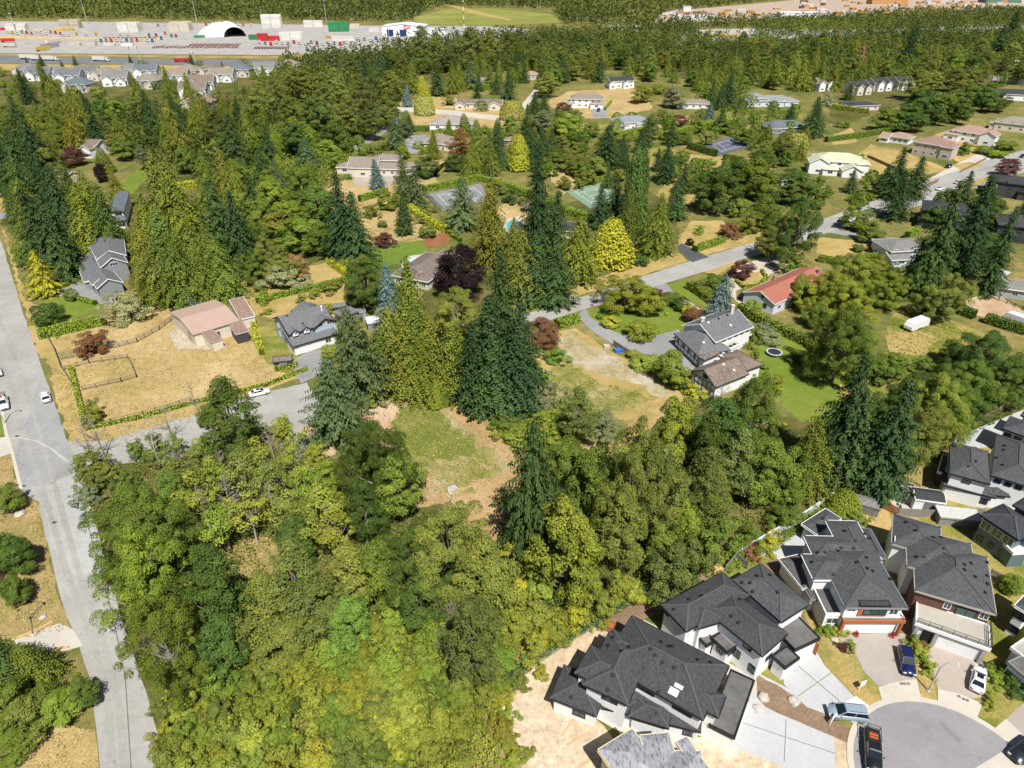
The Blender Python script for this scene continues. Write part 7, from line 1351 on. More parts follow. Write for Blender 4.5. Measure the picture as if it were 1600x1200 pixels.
# ================================================================== vehicles
TYRE = plain('tyre_rubber', (.018, .018, .018), .8, .1); RIM = paint('wheel_rim', (.45, .45, .46), .2, .35, .6); HEADL = paint('lamp_glass', (.7, .72, .72), 1, .1); TAILL = paint('tail_lamp', (.35, .01, .01), 1, .15)
CARGL = glass('car_glass', (.012, .016, .02)); BLKP = plain('black_plastic', (.02, .02, .021), .6, .1)
def heading(px, px2):
    a, b = at(*px), at(*px2); d = b-a; return a, math.atan2(d.y, d.x)
def car(kind, colr, px, px2, label, group='parked cars', cat='car', name='parked_car'):
    """px: where the car stands, px2: a point ahead of its bonnet"""
    p, hd = heading(px, px2); root = empty(name, (0, 0, 0), label, cat, group)
    S_ = dict(sedan=(4.7, 1.84, 1.44, .62, .98, .98), suv=(4.75, 1.92, 1.72, .78, 1.12, 1.12), van=(5.1, 1.98, 1.78, .72, 1.08, 1.1), pickup=(5.8, 2.02, 1.88, .8, 1.2, 1.2))[kind]
    L, W, H_, zw, zh, zt = S_; m = paint('car_paint_'+colr, dict(white=(.75, .75, .75), blue=(.008, .013, .075), silver=(.27, .34, .41), black=(.012, .013, .015), dark=(.02, .022, .026), grey=(.2, .21, .22))[colr], .9, .3)
    st = [(-L/2, .80, .45, zt*.8), (-L/2+.12, .93, .3, zt*.96), (-L/2+.7, 1, .24, zt), (-L*.15, 1, .22, zt), (L*.12, 1, .22, zh), (L/2-.9, .99, .24, zh*.95), (L/2-.25, .93, .28, zh*.84), (L/2, .76, .42, zh*.66)]
    mb = MB(); rings = []
    for x, wf, z0, z1 in st:
        w_ = W/2*wf; i = len(mb.v); rings.append(i)
        mb.v += [(x, -w_*.9, z0), (x, -w_, z0+.2), (x, -w_*.99, z0+(z1-z0)*.68), (x, -w_*.86, z1), (x, 0, z1+.03), (x, w_*.86, z1), (x, w_*.99, z0+(z1-z0)*.68), (x, w_, z0+.2), (x, w_*.9, z0)]
    for a, b in zip(rings[:-1], rings[1:]):
        for j in range(9): mb.f.append((a+j, a+(j+1) % 9, b+(j+1) % 9, b+j))
    mb.f.append(tuple(rings[0]+j for j in range(9))); mb.f.append(tuple(rings[-1]+j for j in range(9))[::-1])
    body = mb.build('body', m, root, True)
    if kind == 'pickup': cb, cf, rb_, rf, = -.55, 1.45, -.4, .75
    else: cb, cf, rb_, rf = dict(sedan=(-1.75, 1.05, -1.05, .25), suv=(-2.2, 1.0, -1.85, .25), van=(-2.4, 1.5, -2.1, .5))[kind]
    wb, wt = W/2*.86, W/2*.68; zb = zt*.97
    C8 = [Vector((cb, -wb, zb)), Vector((cf, -wb, zh*.97)), Vector((cf, wb, zh*.97)), Vector((cb, wb, zb)), Vector((rb_, -wt, H_-.05)), Vector((rf, -wt, H_-.05)), Vector((rf, wt, H_-.05)), Vector((rb_, wt, H_-.05))]
    q = MB(); q.v = [tuple(c) for c in C8]; q.f = [(1, 2, 6, 5)]; g = MB(); g.v = list(q.v); g.f = [(1, 2, 6, 5)]
    def pane(nm, ids): MB().poly([C8[i] for i in ids]).build(nm, CARGL, root)
    pane('windshield', (1, 2, 6, 5)); pane('rear_window', (3, 0, 4, 7)); pane('side_window', (0, 1, 5, 4)); pane('side_window', (2, 3, 7, 6))
    r_ = MB(); e = .05
    rr = [Vector((rb_-e, -wt-e, H_-.06)), Vector((rf+e, -wt-e, H_-.06)), Vector((rf+e, wt+e, H_-.06)), Vector((rb_-e, wt+e, H_-.06))]; rt = [Vector((rb_+.15, -wt+.12, H_+.02)), Vector((rf-.12, -wt+.12, H_+.02)), Vector((rf-.12, wt-.12, H_+.02)), Vector((rb_+.15, wt-.12, H_+.02))]
    i = len(r_.v); r_.v += [tuple(x) for x in rr+rt]; r_.f += [(3, 2, 1, 0), (4, 5, 6, 7)]+[(k, (k+1) % 4, 4+(k+1) % 4, 4+k) for k in range(4)]
    for a, b in ((0, 4), (1, 5), (2, 6), (3, 7)): r_.bar(C8[a], C8[b], .09)
    if kind not in ('pickup',):
        for sy in (-1, 1): r_.bar(Vector(((cb+cf)*.5-.1, sy*(wb+.01), zb)), Vector(((rb_+rf)*.5, sy*(wt+.01), H_-.05)), .08)
    r_.build('roof', m, root)
    if kind == 'sedan': MB().box((-.55, -.4, H_+.015), X, Y, Z, .75, .8, .02).build('sunroof', CARGL, root)
    if kind in ('suv', 'van'):
        for sy in (-1, 1): MB().bar((rb_+.2, sy*(wt-.08), H_+.07), (rf-.2, sy*(wt-.08), H_+.07), .05).build('roof_rail', BLKP, root)
    if kind == 'pickup':
        MB().box((-L/2+.15, -W/2*.8, zt+.015), X, Y, Z, 1.95, W*.8, .03).build('load_bed', BLKP, root)
        rk = MB()
        for y in (-.75, .75): rk.bar((-L/2+.2, y, zt), (-L/2+.2, y, H_+.1), .06).bar((-.8, y, zt), (-.8, y, H_+.1), .06).bar((-L/2+.2, y, H_+.1), (-.8, y, H_+.1), .06)
        for x in np.linspace(-L/2+.2, -.8, 6): rk.bar((x, -.75, H_+.1), (x, .75, H_+.1), .05)
        rk.build('ladder_rack', BLKP, root); MB().box((-L/2+.9, -.5, zt+.05), X, Y, Z, .8, 1., .25).build('toolbox', plain('orange_toolbox', (.6, .14, .04), .6), root)
    wm = MB(); wm.tube([(0, -.11, 0), (0, .11, 0)], [.34, .34], 16); wme = wm.mesh('tyre', TYRE); rmm = MB(); rmm.tube([(0, -.118, 0), (0, .118, 0)], [.2, .2], 10); rme = rmm.mesh('rim', RIM)
    for x in (L/2-.95, -L/2+.95):
        for y in (-W/2+.12, W/2-.12):
            w_ = bpy.data.objects.new('wheel', wme); col.objects.link(w_); w_.parent = root; w_.location = (x, y, .34); r2 = bpy.data.objects.new('rim', rme); col.objects.link(r2); r2.parent = w_
    for y in (-W*.33, W*.33):
        MB().box((L/2-.14, y-.2, zh*.66), X, Y, Z, .12, .4, .16).build('headlight', HEADL, root); MB().box((-L/2+.0, y-.16, zt*.68), X, Y, Z, .1, .32, .2).build('tail_light', TAILL, root); MB().box((cf-.55, math.copysign(W/2+.0, y)-(.18 if y < 0 else 0), zh), X, Y, Z, .14, .18, .12).build('mirror', m if y < 0 else m, root)
    MB().box((L/2-.03, -.5, .5), X, Y, Z, .05, 1., .2).build('grille', BLKP, root)
    root.location = (p.x, p.y, .13); root.rotation_euler = (0, 0, hd); return root
car('van', 'silver', (1322, 1119), (1260, 1112), 'silver blue minivan parked across the new driveway')
car('suv', 'blue', (1414, 1038), (1423, 1080), 'dark blue estate car on driveway by the orange timber frame')
car('sedan', 'white', (1526, 1066), (1533, 1030), 'white saloon car on tan driveway under the street lamp')
car('pickup', 'black', (1361, 1178), (1364, 1230), 'black pickup with ladder rack at turning circle', cat='pickup')
car('suv', 'dark', (1598, 1178), (1560, 1205), 'black car cut by lower right photo edge')
car('suv', 'white', (73, 624), (62, 590), 'white estate car driving up the left street')
car('pickup', 'white', (7, 634), (12, 660), 'white pickup at left kerb near the corner', cat='pickup')
car('suv', 'white', (-3, 585), (8, 615), 'white car cut by left photo edge on the street')
car('sedan', 'white', (406, 617), (440, 609), 'white saloon parked on side street below the pasture')
car('van', 'black', (1206, 420), (1188, 411), 'black van on the forecourt of terracotta bungalow')
car('suv', 'silver', (1315, 350), (1330, 346), 'silver blue car at the roadside under the tree')
car('suv', 'dark', (1370, 382), (1362, 376), 'dark car in drive of the pale blue bungalow')
car('sedan', 'dark', (1162, 464), (1170, 459), 'dark car beside the pale blue gable wall')
car('sedan', 'white', (1468, 297), (1482, 293), 'white car parked first in the roadside row')
car('suv', 'white', (1497, 287), (1510, 283), 'white car parked second in the roadside row')
car('suv', 'white', (1514, 281), (1528, 277), 'white car parked third in the roadside row')
car('sedan', 'dark', (1597, 246), (1585, 252), 'dark car parked by right edge below round shrubs')
car('suv', 'dark', (935, 174), (930, 182), 'dark car on manor drive by the golden lawn')
car('suv', 'dark', (634, 238), (640, 225), 'black car near the taupe bungalow drive')
car('suv', 'white', (645, 228), (650, 220), 'white car near the taupe bungalow drive')
car('suv', 'dark', (1482, 262), (1490, 258), 'black car on drive of beige house with brown pink roof')

# ---- caravan
def caravan(px, px2, label):
    p, hd = heading(px, px2); root = empty('caravan', (0, 0, 0), label, 'caravan'); L, W, H_ = 7.6, 2.4, 2.7
    prof = [(-L/2, .55), (-L/2, 1.9), (-L/2+.5, H_-.05), (-L/2+.9, H_), (L/2-1.2, H_), (L/2-.6, H_-.15), (L/2, 1.5), (L/2, .75), (L/2-.6, .45), (-L/2+.5, .45)]
    mb = MB(); n = len(prof); mb.v = [(x, -W/2, z) for x, z in prof]+[(x, W/2, z) for x, z in prof]; mb.f = [tuple(range(n)), tuple(range(2*n-1, n-1, -1))]+[(i, (i+1) % n, n+(i+1) % n, n+i) for i in range(n)]
    mb.build('body', paint('caravan_white', (.78, .78, .77), .3), root)
    for x in (-2.4, .2, 2.2): MB().box((x, -W/2-.03, 1.35), X, Y, Z, .9, .06, .6).build('window', CARGL, root)
    MB().box((-1.1, -W/2-.035, .6), X, Y, Z, .7, .05, 1.8).build('door', paint('caravan_door', (.68, .68, .67), .3), root)
    for x in (-.6, .35):
        for y in (-W/2+.1, W/2-.1): MB().tube([(x, y-.11, .35), (x, y+.11, .35)], [.35, .35], 14).build('wheel', TYRE, root)
    for x in (-1.6, .6): MB().box((x, -.35, H_), X, Y, Z, .7, .7, .22).build('roof_vent', WHITEP, root)
    MB().bar((L/2, 0, .5), (L/2+1.3, 0, .5), .12).build('drawbar', BLKP, root)
    root.location = (p.x, p.y, .05); root.rotation_euler = (0, 0, hd)
caravan((1430, 513), (1408, 521), 'white caravan standing alone in the rough field')
caravan((1590, 507), (1570, 500), 'long white trailer roof behind the dark hedge')

# ---- trampolines
def trampoline(px, r, label):
    p = at(*px); root = empty('trampoline', (p.x, p.y, 0), label, 'trampoline', 'trampolines'); n = 20
    q = [(math.cos(2*math.pi*k/n), math.sin(2*math.pi*k/n)) for k in range(n)]
    MB().prism([(p.x+a*r*.82, p.y+b*r*.82) for a, b in q], .78, .8).build('jumping_mat', plain('black_mat', (.03, .03, .04), .7), root)
    mb = MB()
    for k in range(n): (a, b), (c, d) = q[k], q[(k+1) % n]; mb.poly([(p.x+a*r, p.y+b*r, .84), (p.x+c*r, p.y+d*r, .84), (p.x+c*r*.8, p.y+d*r*.8, .84), (p.x+a*r*.8, p.y+b*r*.8, .84)]); mb.poly([(p.x+a*r, p.y+b*r, .84), (p.x+c*r, p.y+d*r, .84), (p.x+c*r, p.y+d*r, .7), (p.x+a*r, p.y+b*r, .7)])
    mb.build('edge_pad', plain('pale_pad', (.45, .47, .5), .6), root)
    for k in range(0, n, 5): a, b = q[k]; MB().bar((p.x+a*r*.95, p.y+b*r*.95, 0), (p.x+a*r*.95, p.y+b*r*.95, .75), .06).build('leg', GREYT, root)
trampoline((1209, 554), 2.0, 'round trampoline on lawn right of half-timbered house'); trampoline((917, 206), 2.2, 'round trampoline on rough lawn below manor')

# ---- street lamp, signs, bits
def lamp(px, h_, toward, label):
    p = at(*px); root = empty('street_lamp', (p.x, p.y, 0), label, 'street lamp'); d = (at(*toward)-p).normalized(); m = plain('grey_post', (.42, .40, .37), .5)
    pts = [p, p+Z*h_*.75]+[p+Z*(h_*.75+h_*.25*math.sin(t))+d*1.3*(1-math.cos(t)) for t in np.linspace(.3, 2.0, 7)]
    MB().tube(pts, [.11, .09]+[.07]*7, 8).build('pole', m, root); MB().bar(pts[-1], pts[-1]+d*.25-Z*.55, .28, .14).build('lamp_head', WHITEP, root); MB().cbox((p.x, p.y, .12), .4, .4, .24).build('base', MKERB, root)
lamp((1450, 1080), 6.5, (1482, 1082), 'curved grey street lamp in strip between two driveways')
lamp((8, 662), 7, (40, 656), 'grey street lamp at left kerb opposite the corner')
def sign(px, label, rot=.4):
    p = at(*px); root = empty('sale_sign', (p.x, p.y, 0), label, 'sign', 'white sale signs'); u = Vector((math.cos(rot), math.sin(rot), 0)); v = Vector((-u.y, u.x, 0))
    MB().bar(p, p+Z*1.9, .1).build('post', WHITEP, root); MB().box(p+u*.02+Z*.8-v*.03, u, v, Z, .9, .06, .9).build('board', WHITEP, root); MB().bar(p+Z*1.75, p+u*1.+Z*1.75, .08).build('arm', WHITEP, root)
sign((1341, 1079), 'white sale sign on strip beside the pale concrete drive'); sign((1296, 1134), 'white sale sign on soil strip near minivan', .7)
def rock(px, r, m, label=None, group=None):
    p = at(*px); bm = bmesh.new(); bmesh.ops.create_icosphere(bm, subdivisions=2, radius=r)
    rr = random.Random(str(px))
    for v in bm.verts: v.co *= rr.uniform(.75, 1.15); v.co.z *= .6
    me = bpy.data.meshes.new('boulder'); bm.to_mesh(me); bm.free(); me.materials.append(m); o = bpy.data.objects.new('boulder', me); col.objects.link(o); o.location = (p.x, p.y, r*.3); tag(o, label, 'boulder', group)
STN = plain('pale_stone', (.47, .43, .37), .9, .2, 2)
rr = random.Random(3)
PLACES = [((706, 766), 1.1, 'large white boulder at the lower edge of the cleared lot'), ((32, 805), .9, 'white boulder in dry verge left of the street'), ((67, 966), .6, 'pale stone in verge near the gravel drive'), ((822, 612), .5, 'pale stone left of gravel plot'), ((1240, 1097), .8, 'tan boulder in soil strip, middle one'), ((1193, 1092), .8, 'tan boulder in soil strip, nearest the concrete drive'), ((1185, 1108), .7, 'tan boulder at corner of concrete drive'), ((878, 985), .4, 'pale stone by the soil lane fence'), ((1303, 1000), .6, 'dark edged stone in flower bed by orange frame')]
for px, r_, l_ in PLACES: rock(px, r_, STN, l_, 'loose boulders')
def rubble(poly, n, smin, smax, m, label, name='rubble'):
    """loose stones, far too many to count"""
    P = [at(*p) for p in poly]; x0, x1 = min(p.x for p in P), max(p.x for p in P); y0, y1 = min(p.y for p in P), max(p.y for p in P); mb = MB(); k = 0
    while k < n:
        x, y = rr.uniform(x0, x1), rr.uniform(y0, y1)
        if not inside(P, x, y): continue
        k += 1; s_ = rr.uniform(smin, smax); a = rr.uniform(0, 3); u = Vector((math.cos(a), math.sin(a), rr.uniform(-.3, .3))).normalized(); v = u.cross(Z).normalized(); mb.box(Vector((x, y, .05)), u, v, u.cross(v)*-1, s_, s_*rr.uniform(.5, 1), s_*rr.uniform(.3, .7))
    tag(mb.build(name, m), label, 'rubble', None, 'stuff')
rubble([(692, 645), (735, 676), (728, 684), (700, 662)], 45, .08, .25, STN, 'pale stone edging along the lot lawn')
rubble([(762, 700), (774, 698), (800, 728), (788, 742)], 40, .08, .25, STN, 'broken stone row on right side of cleared lot')
rubble([(672, 742), (690, 748), (712, 768), (690, 772), (640, 800), (650, 780)], 50, .1, .35, STN, 'white broken stone heap below cleared lot')
rubble([(1160, 872), (1185, 850), (1215, 835), (1240, 815), (1250, 822), (1190, 870)], 220, .15, .6, STN, 'pale rock pile behind new houses')
rubble([(780, 1090), (860, 1040), (900, 1060), (940, 1180), (800, 1190)], 130, .06, .25, STN, 'loose debris on graded sand')
LUMB = plain('fresh_timber', (.56, .38, .18), .7, .15, 3)
for i, (px, a, l_) in enumerate([((885, 1165), .5, 'long plank lying on sand, lower one'), ((878, 1150), .9, 'long plank lying on sand, upper one'), ((910, 1195), .4, 'short plank by unfinished house wall')]):
    p = at(*px); u = Vector((math.cos(a), math.sin(a), 0)); tag(MB().bar(p+Z*.12, p+u*3.6+Z*.12, .2, .08).build('plank', LUMB), l_, 'plank', 'loose planks')
def crate(px, w_, d_, h_, a, m, label, name='crate', cat='crate', slats=4):
    p = at(*px); root = empty(name, (p.x, p.y, 0), label, cat); u = Vector((math.cos(a), math.sin(a), 0)); v = Vector((-u.y, u.x, 0)); o = p-u*w_/2-v*d_/2
    for k in range(slats):
        z = h_*k/slats; mb = MB(); mb.box(o+Z*z, u, v, Z, w_, .05, h_/slats-.04); mb.box(o+v*(d_-.05)+Z*z, u, v, Z, w_, .05, h_/slats-.04); mb.box(o+v*.05+Z*z, v, u, Z, d_-.1, .05, h_/slats-.04); mb.box(o+u*(w_-.05)+v*.05+Z*z, v, u, Z, d_-.1, .05, h_/slats-.04); mb.build('slat_ring', m, root)
    MB().box(o+u*.06+v*.06+Z*.02, u, v, Z, w_-.12, d_-.12, h_*.7).build('contents', m, root)
crate((951, 983), 1.8, 1.2, 1.3, -.4, CEDARW, 'orange timber crate behind charcoal roof on sand'); crate((1119, 893), 2.0, 1.4, 1.0, .5, LUMB, 'yellow timber planter at the soil lane end')
crate((966, 549), 2.2, 1.6, .8, .3, plain('blue_tarp', (.05, .16, .45), .5), 'blue tarp covered heap at edge of gravel plot', slats=2); crate((948, 543), 1.6, 1.4, .7, .1, STN, 'pale block pile at edge of gravel plot', slats=3)
crate((1462, 803), 4, 2.6, .25, -.2, plain('orange_mat', (.65, .30, .06), .7), 'orange floor mat before white garage', slats=1)
def cones(px, label):
    p = at(*px); root = empty('plant_pot', (p.x, p.y, 0), label, 'plant pot', 'red plant pots'); MB().tube([p, p+Z*.35], [.28, .36], 10).build('pot', plain('terracotta_pot', (.4, .1, .07), .7), root)
    me = PROTO['shrub'][0][2]; c_ = bpy.data.objects.new('blooms', me); col.objects.link(c_); c_.parent = root; c_.scale = (.16, .16, .14); c_.location = (0, 0, .33); c_.color = (.35, .05, .05, 1)
cones((1337, 994), 'red flower pot left of the white garage door'); cones((1393, 996), 'red flower pot right of the white garage door')
# post box group and gazebo
p = at(823, 330); root = empty('gazebo', (p.x, p.y, 0), 'small dark gazebo beside turquoise pool', 'gazebo')
for sx in (-1, 1):
    for sy in (-1, 1): MB().bar(p+X*sx*1.6+Y*sy*1.6, p+X*sx*1.6+Y*sy*1.6+Z*2.3, .14).build('post', BLKT, root)
mb = MB(); c4 = [p+X*sx*2.1+Y*sy*2.1+Z*2.3 for sx, sy in ((-1, -1), (1, -1), (1, 1), (-1, 1))]; ap = p+Z*3.4
for k in range(4): mb.poly([c4[k], c4[(k+1) % 4], ap])
mb.poly([q-Z*.06 for q in c4][::-1]); mb.build('roof', RBRN, root)

# ================================================================== fences
def board_fence(line, h_, m, label, group='timber fences', name='board_fence', panel=2.4, z=0):
    P = [at(*p) for p in line]; root = empty(name, P[0], label, 'fence', group)
    for a, b in zip(P[:-1], P[1:]):
        d = b-a; L = d.length; d = d/L; n = max(1, round(L/panel)); st = L/n; s_ = Vector((-d.y, d.x, 0)); nb = max(4, int(st/.19))
        for k in range(n):
            q = a+d*(k*st); mb = MB()
            for j in range(nb): mb.box(q+d*(j*st/nb+.012)+Z*rr.uniform(.03, .07)+s_*rr.uniform(-.008, .008), d, s_, Z, st/nb-.024, .03, h_+rr.uniform(-.03, .03))
            mb.box(q+Z*(h_*.25)-s_*.045, d, s_, Z, st, .04, .1); mb.box(q+Z*(h_*.8)-s_*.045, d, s_, Z, st, .04, .1); mb.build('fence_panel', m, root)
            MB().box(q-d*.06-s_*.03, d, s_, Z, .12, .12, h_+.12).build('post', m, root)
        MB().box(b-d*.06-s_*.03, d, s_, Z, .12, .12, h_+.12).build('post', m, root)
FB = plain('weathered_fence', (.27, .19, .13), .85, .2, 3); FR = plain('red_brown_fence', (.34, .135, .06), .8, .18, 3); FG = plain('grey_fence', (.25, .235, .21), .85, .2, 3)
board_fence([(1337, 775), (1358, 785), (1402, 806)], 1.8, FR, 'reddish board fence behind the grey shed')
board_fence([(1402, 806), (1440, 808), (1500, 810), (1535, 806)], 1.8, FG, 'grey board fence behind the balcony house'); board_fence([(1430, 722), (1466, 700)], 1.8, FB, 'short brown board fence by the dark lawn'); board_fence([(1485, 695), (1520, 668), (1560, 645), (1610, 612)], 1.9, FB, 'long brown board fence below the dark trees')
board_fence([(1132, 895), (1148, 876), (1166, 890)], 1.8, FG, 'grey corner fence at end of soil lane', z=.1); board_fence([(1545, 900), (1590, 925), (1640, 950)], 1.6, FG, 'grey fence right of balcony house'); board_fence([(958, 540), (1000, 567)], 1.6, FG, 'dark board fence along the tudor drive'); board_fence([(1500, 270), (1540, 250)], 1.2, FB, 'small fence by the dry island')
board_fence([(1465, 285), (1440, 296), (1420, 300)], 1.6, FB, 'fence below beige house with brown pink roof'); board_fence([(1355, 246), (1390, 262), (1440, 285)], 1.4, FB, 'fence along dry plot of beige house')
WALLB = plain('pale_block_wall', (.56, .58, .60), .8, .08)
def wall_run(line, h_, th, m, label):
    P = [at(*p) for p in line]; root = empty('retaining_wall', P[0], label, 'wall')
    for a, b in zip(P[:-1], P[1:]):
        d = b-a; L = d.length; d = d/L; s_ = Vector((-d.y, d.x, 0)); n = max(1, int(L/1.2)); st = L/n
        for k in range(n):
            for r_ in range(3): MB().box(a+d*(k*st+.008)+Z*(h_*r_/3+.006)-s_*th/2, d, s_, Z, st-.016, th, h_/3-.012).build('block', m, root)
wall_run([(1148, 872), (1190, 846), (1240, 818), (1300, 778)], 1.3, .3, WALLB, 'pale block retaining wall behind the new houses')
wall_run([(20, 1001), (60, 985), (84, 972)], .35, .3, LUMB, 'low timber edging along the gravel drive'); wall_run([(80, 1015), (108, 1012)], .3, .3, LUMB, 'low timber edging below the gravel drive')
WIRE = plain('green_wire', (.03, .12, .075), .5, .1)
def wire_fence(line, h_, label, m=WIRE):
    P = [at(*p) for p in line]; root = empty('wire_fence', P[0], label, 'fence')
    for a, b in zip(P[:-1], P[1:]):
        d = b-a; L = d.length; d = d/L; n = max(1, round(L/3)); st = L/n
        for k in range(n+1): MB().bar(a+d*(k*st), a+d*(k*st)+Z*(h_+.05), .07).build('post', m, root)
        for k in range(n):
            q = a+d*(k*st); mb = MB()
            for j in range(9): mb.bar(q+Z*(.05+h_*j/8), q+d*st+Z*(.05+h_*j/8), .022)
            for j in range(1, 16): mb.bar(q+d*(st*j/16), q+d*(st*j/16)+Z*h_, .018)
            mb.build('wire_panel', m, root)
wire_fence([(775, 1075), (830, 1045), (890, 1005), (960, 962), (1020, 922), (1075, 892)], 1.8, 'green wire fence between brush and soil lane'); wire_fence([(96, 562), (130, 556), (172, 546)], 2., 'green wire fence beside the pasture paddock'); wire_fence([(890, 334), (925, 332), (985, 313)], 2.6, 'dark wire fence of the green tennis court'); wire_fence([(664, 306), (690, 332)], 2.6, 'dark wire fence of the grey tennis court'); wire_fence([(733, 283), (768, 280)], 3, 'dark green windscreen fence behind grey court')
RAILM = plain('weathered_rail', (.20, .165, .135), .9, .25, 3)
def rail_fence(line, h_, label, rails=3, m=RAILM, sp=2.6):
    P = [at(*p) for p in line]; root = empty('rail_fence', P[0], label, 'fence', 'pasture rail fences')
    for a, b in zip(P[:-1], P[1:]):
        d = b-a; L = d.length; d = d/L; n = max(1, round(L/sp)); st = L/n
        for k in range(n+1): MB().bar(a+d*(k*st), a+d*(k*st)+Z*(h_+.1+rr.uniform(-.05, .1)), .15).build('post', m, root)
        for k in range(n):
            for r_ in range(rails): z = h_*(r_+1)/rails-.05; MB().bar(a+d*(k*st)+Z*(z+rr.uniform(-.03, .03)), a+d*((k+1)*st)+Z*(z+rr.uniform(-.03, .03)), .06, .13).build('rail', m, root)
rail_fence([(76, 530), (86, 548), (96, 575), (112, 600), (133, 668)], 1.2, 'rail fence between street and pasture'); rail_fence([(134, 672), (175, 662), (225, 650), (300, 628)], 1.2, 'grey rail fence along the side street'); rail_fence([(172, 546), (215, 535), (250, 515), (283, 490)], 1.3, 'long rail fence crossing pasture to barn'); rail_fence([(102, 578), (140, 568), (200, 560), (208, 575), (214, 590), (190, 597), (130, 610)], 1.1, 'brown rail fence round small paddock', 2); rail_fence([(205, 488), (240, 482), (262, 475)], 1.3, 'white topped rail fence below the cedars', 3); rail_fence([(575, 392), (610, 383), (660, 372), (700, 362)], 1.1, 'low rail fence behind watered lawn', 2)
rail_fence([(25, 925), (60, 920), (46, 940), (70, 945), (48, 968), (52, 990)], .5, 'low zigzag rail in the left verge', 1); rail_fence([(1500, 445), (1560, 470), (1610, 490)], 1.1, 'dark rail fence in front of grey bungalow', 2, BLKT); rail_fence([(1125, 438), (1150, 420)], 1., 'small dark gate rail at the island bed', 2, BLKT)
# ================================================================== far yards beyond the highway
m, t, b = newmat('container_paint'); oi = nd(t, 'ShaderNodeObjectInfo')
t.links.new(mix(t, 1., oi.outputs['Color'], ramp(t, noise(t, .4, 5, .7), [(.3, (.8, .8, .78)), (.7, (1.08, 1.06, 1.04))]), 'MULTIPLY'), b.inputs['Base Color']); b.inputs['Roughness'].default_value = .6; CPAINT = m
mb = MB(); mb.box((-6.05, -1.2, .12), X, Y, Z, 12.1, 2.4, 2.42)
for sy in (-1.22, 1.14): mb.box((-6.1, sy, .0), X, Y, Z, 12.2, .08, .16); mb.box((-6.1, sy, 2.5), X, Y, Z, 12.2, .08, .1)
for x in (-6.1, 5.98):
    for sy in (-1.22, 1.1): mb.box((x, sy, 0), X, Y, Z, .12, .12, 2.6)
for k in range(20): mb.box((-5.9+k*.6, -1.235, .2), X, Y, Z, .3, .03, 2.3); mb.box((-5.9+k*.6, 1.205, .2), X, Y, Z, .3, .03, 2.3)
for y in (-.8, -.3, .3, .8): mb.box((6.06, y, .2), X, Y, Z, .05, .05, 2.2)
CONT = mb.mesh('container', CPAINT)
CCOL = dict(white=(.68, .66, .62), cream=(.58, .52, .42), beige=(.50, .43, .33), green=(.03, .24, .09), red=(.50, .03, .03), blue=(.03, .15, .42), orange=(.55, .2, .05), yellow=(.6, .4, .05), grey=(.3, .3, .3))
NUM = [ordword(k) for k in range(1, 160)]
_N = ['first', 'second', 'third', 'fourth', 'fifth', 'sixth', 'seventh', 'eighth', 'ninth', 'tenth', 'eleventh', 'twelfth', 'thirteenth', 'fourteenth', 'fifteenth', 'sixteenth', 'seventeenth', 'eighteenth', 'nineteenth', 'twentieth']
stk = [0]
def stack(px, rot, nx, ny, nz, colr, where, gap=.35, along=12.8):
    """nx end to end, ny side by side, nz high"""
    p = at(*px); u = Vector((math.cos(R(rot)), math.sin(R(rot)), 0)); v = Vector((-u.y, u.x, 0)); stk[0] += 1
    for i in range(nx):
        for j in range(ny):
            for k in range(nz):
                if k == nz-1 and nz > 1 and (i*7+j*3+stk[0]) % 4 == 0: continue
                o = bpy.data.objects.new('shipping_container', CONT); col.objects.link(o); q = p+u*along*(i-(nx-1)/2)+v*(2.44+gap)*(j-(ny-1)/2)
                o.location = (q.x, q.y, .1+2.62*k); o.rotation_euler = (0, 0, R(rot)); g = rr.uniform(.88, 1.1); c = CCOL[colr]; o.color = (c[0]*g, c[1]*g, c[2]*g, 1)
                pos = (NUM[j]+' row' if ny > 1 else '')+((' '+NUM[i]+' along') if nx > 1 else '')+((' '+NUM[k]+' tier') if nz > 1 else '')
                tag(o, ('%s container%s in %s' % (colr, (', '+pos.strip()+',') if pos else '', where)), 'container', 'shipping containers of the far yard')
for a in [((28, 47), 4, 2, 4, 3, 'white', 'far left pale stack'), ((112, 44), 4, 2, 4, 4, 'beige', 'tan stack by light mast'), ((205, 49), 3, 2, 6, 4, 'white', 'large white stack left of centre'), ((284, 48), 3, 2, 6, 4, 'cream', 'cream stack left of white tents'), ((426, 43), 3, 2, 4, 6, 'white', 'tall white stack right of tents'), ((455, 62), 8, 2, 5, 3, 'white', 'slanted white block'), ((490, 42), 3, 2, 2, 3, 'white', 'white stack left of green stack'), ((530, 49), 6, 2, 5, 4, 'green', 'green stack near white warehouse'), ((420, 64), 3, 2, 1, 3, 'red', 'bright red stack'), ((398, 62), 3, 1, 2, 2, 'green', 'short green stack beside the red one'), ((312, 59), 25, 1, 1, 1, 'green', 'spot before white tent'), ((118, 71), 0, 1, 2, 1, 'cream', 'front row pair first'), ((142, 71), 0, 1, 2, 1, 'cream', 'front row pair second'), ((172, 71.5), 2, 1, 2, 1, 'white', 'front row pair third'), ((200, 72), 3, 1, 2, 1, 'white', 'front row pair fourth'), ((222, 70), 22, 1, 1, 1, 'cream', 'slanted single at front row end'), ((8, 47), 2, 1, 2, 1, 'red', 'low red pair at left edge'), ((585, 50), 3, 1, 3, 2, 'white', 'white stack beside warehouse'), ((536, 64), 3, 2, 1, 2, 'white', 'white pair below green stack'), ((517, 60), 3, 1, 1, 1, 'orange', 'orange single below green stack'), ((100, 48), 2, 2, 1, 1, 'yellow', 'yellow low row'), ((70, 48), 2, 2, 1, 1, 'cream', 'cream low row'), ((555, 44), 3, 1, 2, 2, 'cream', 'cream pair beyond green stack')]: stack(*a)
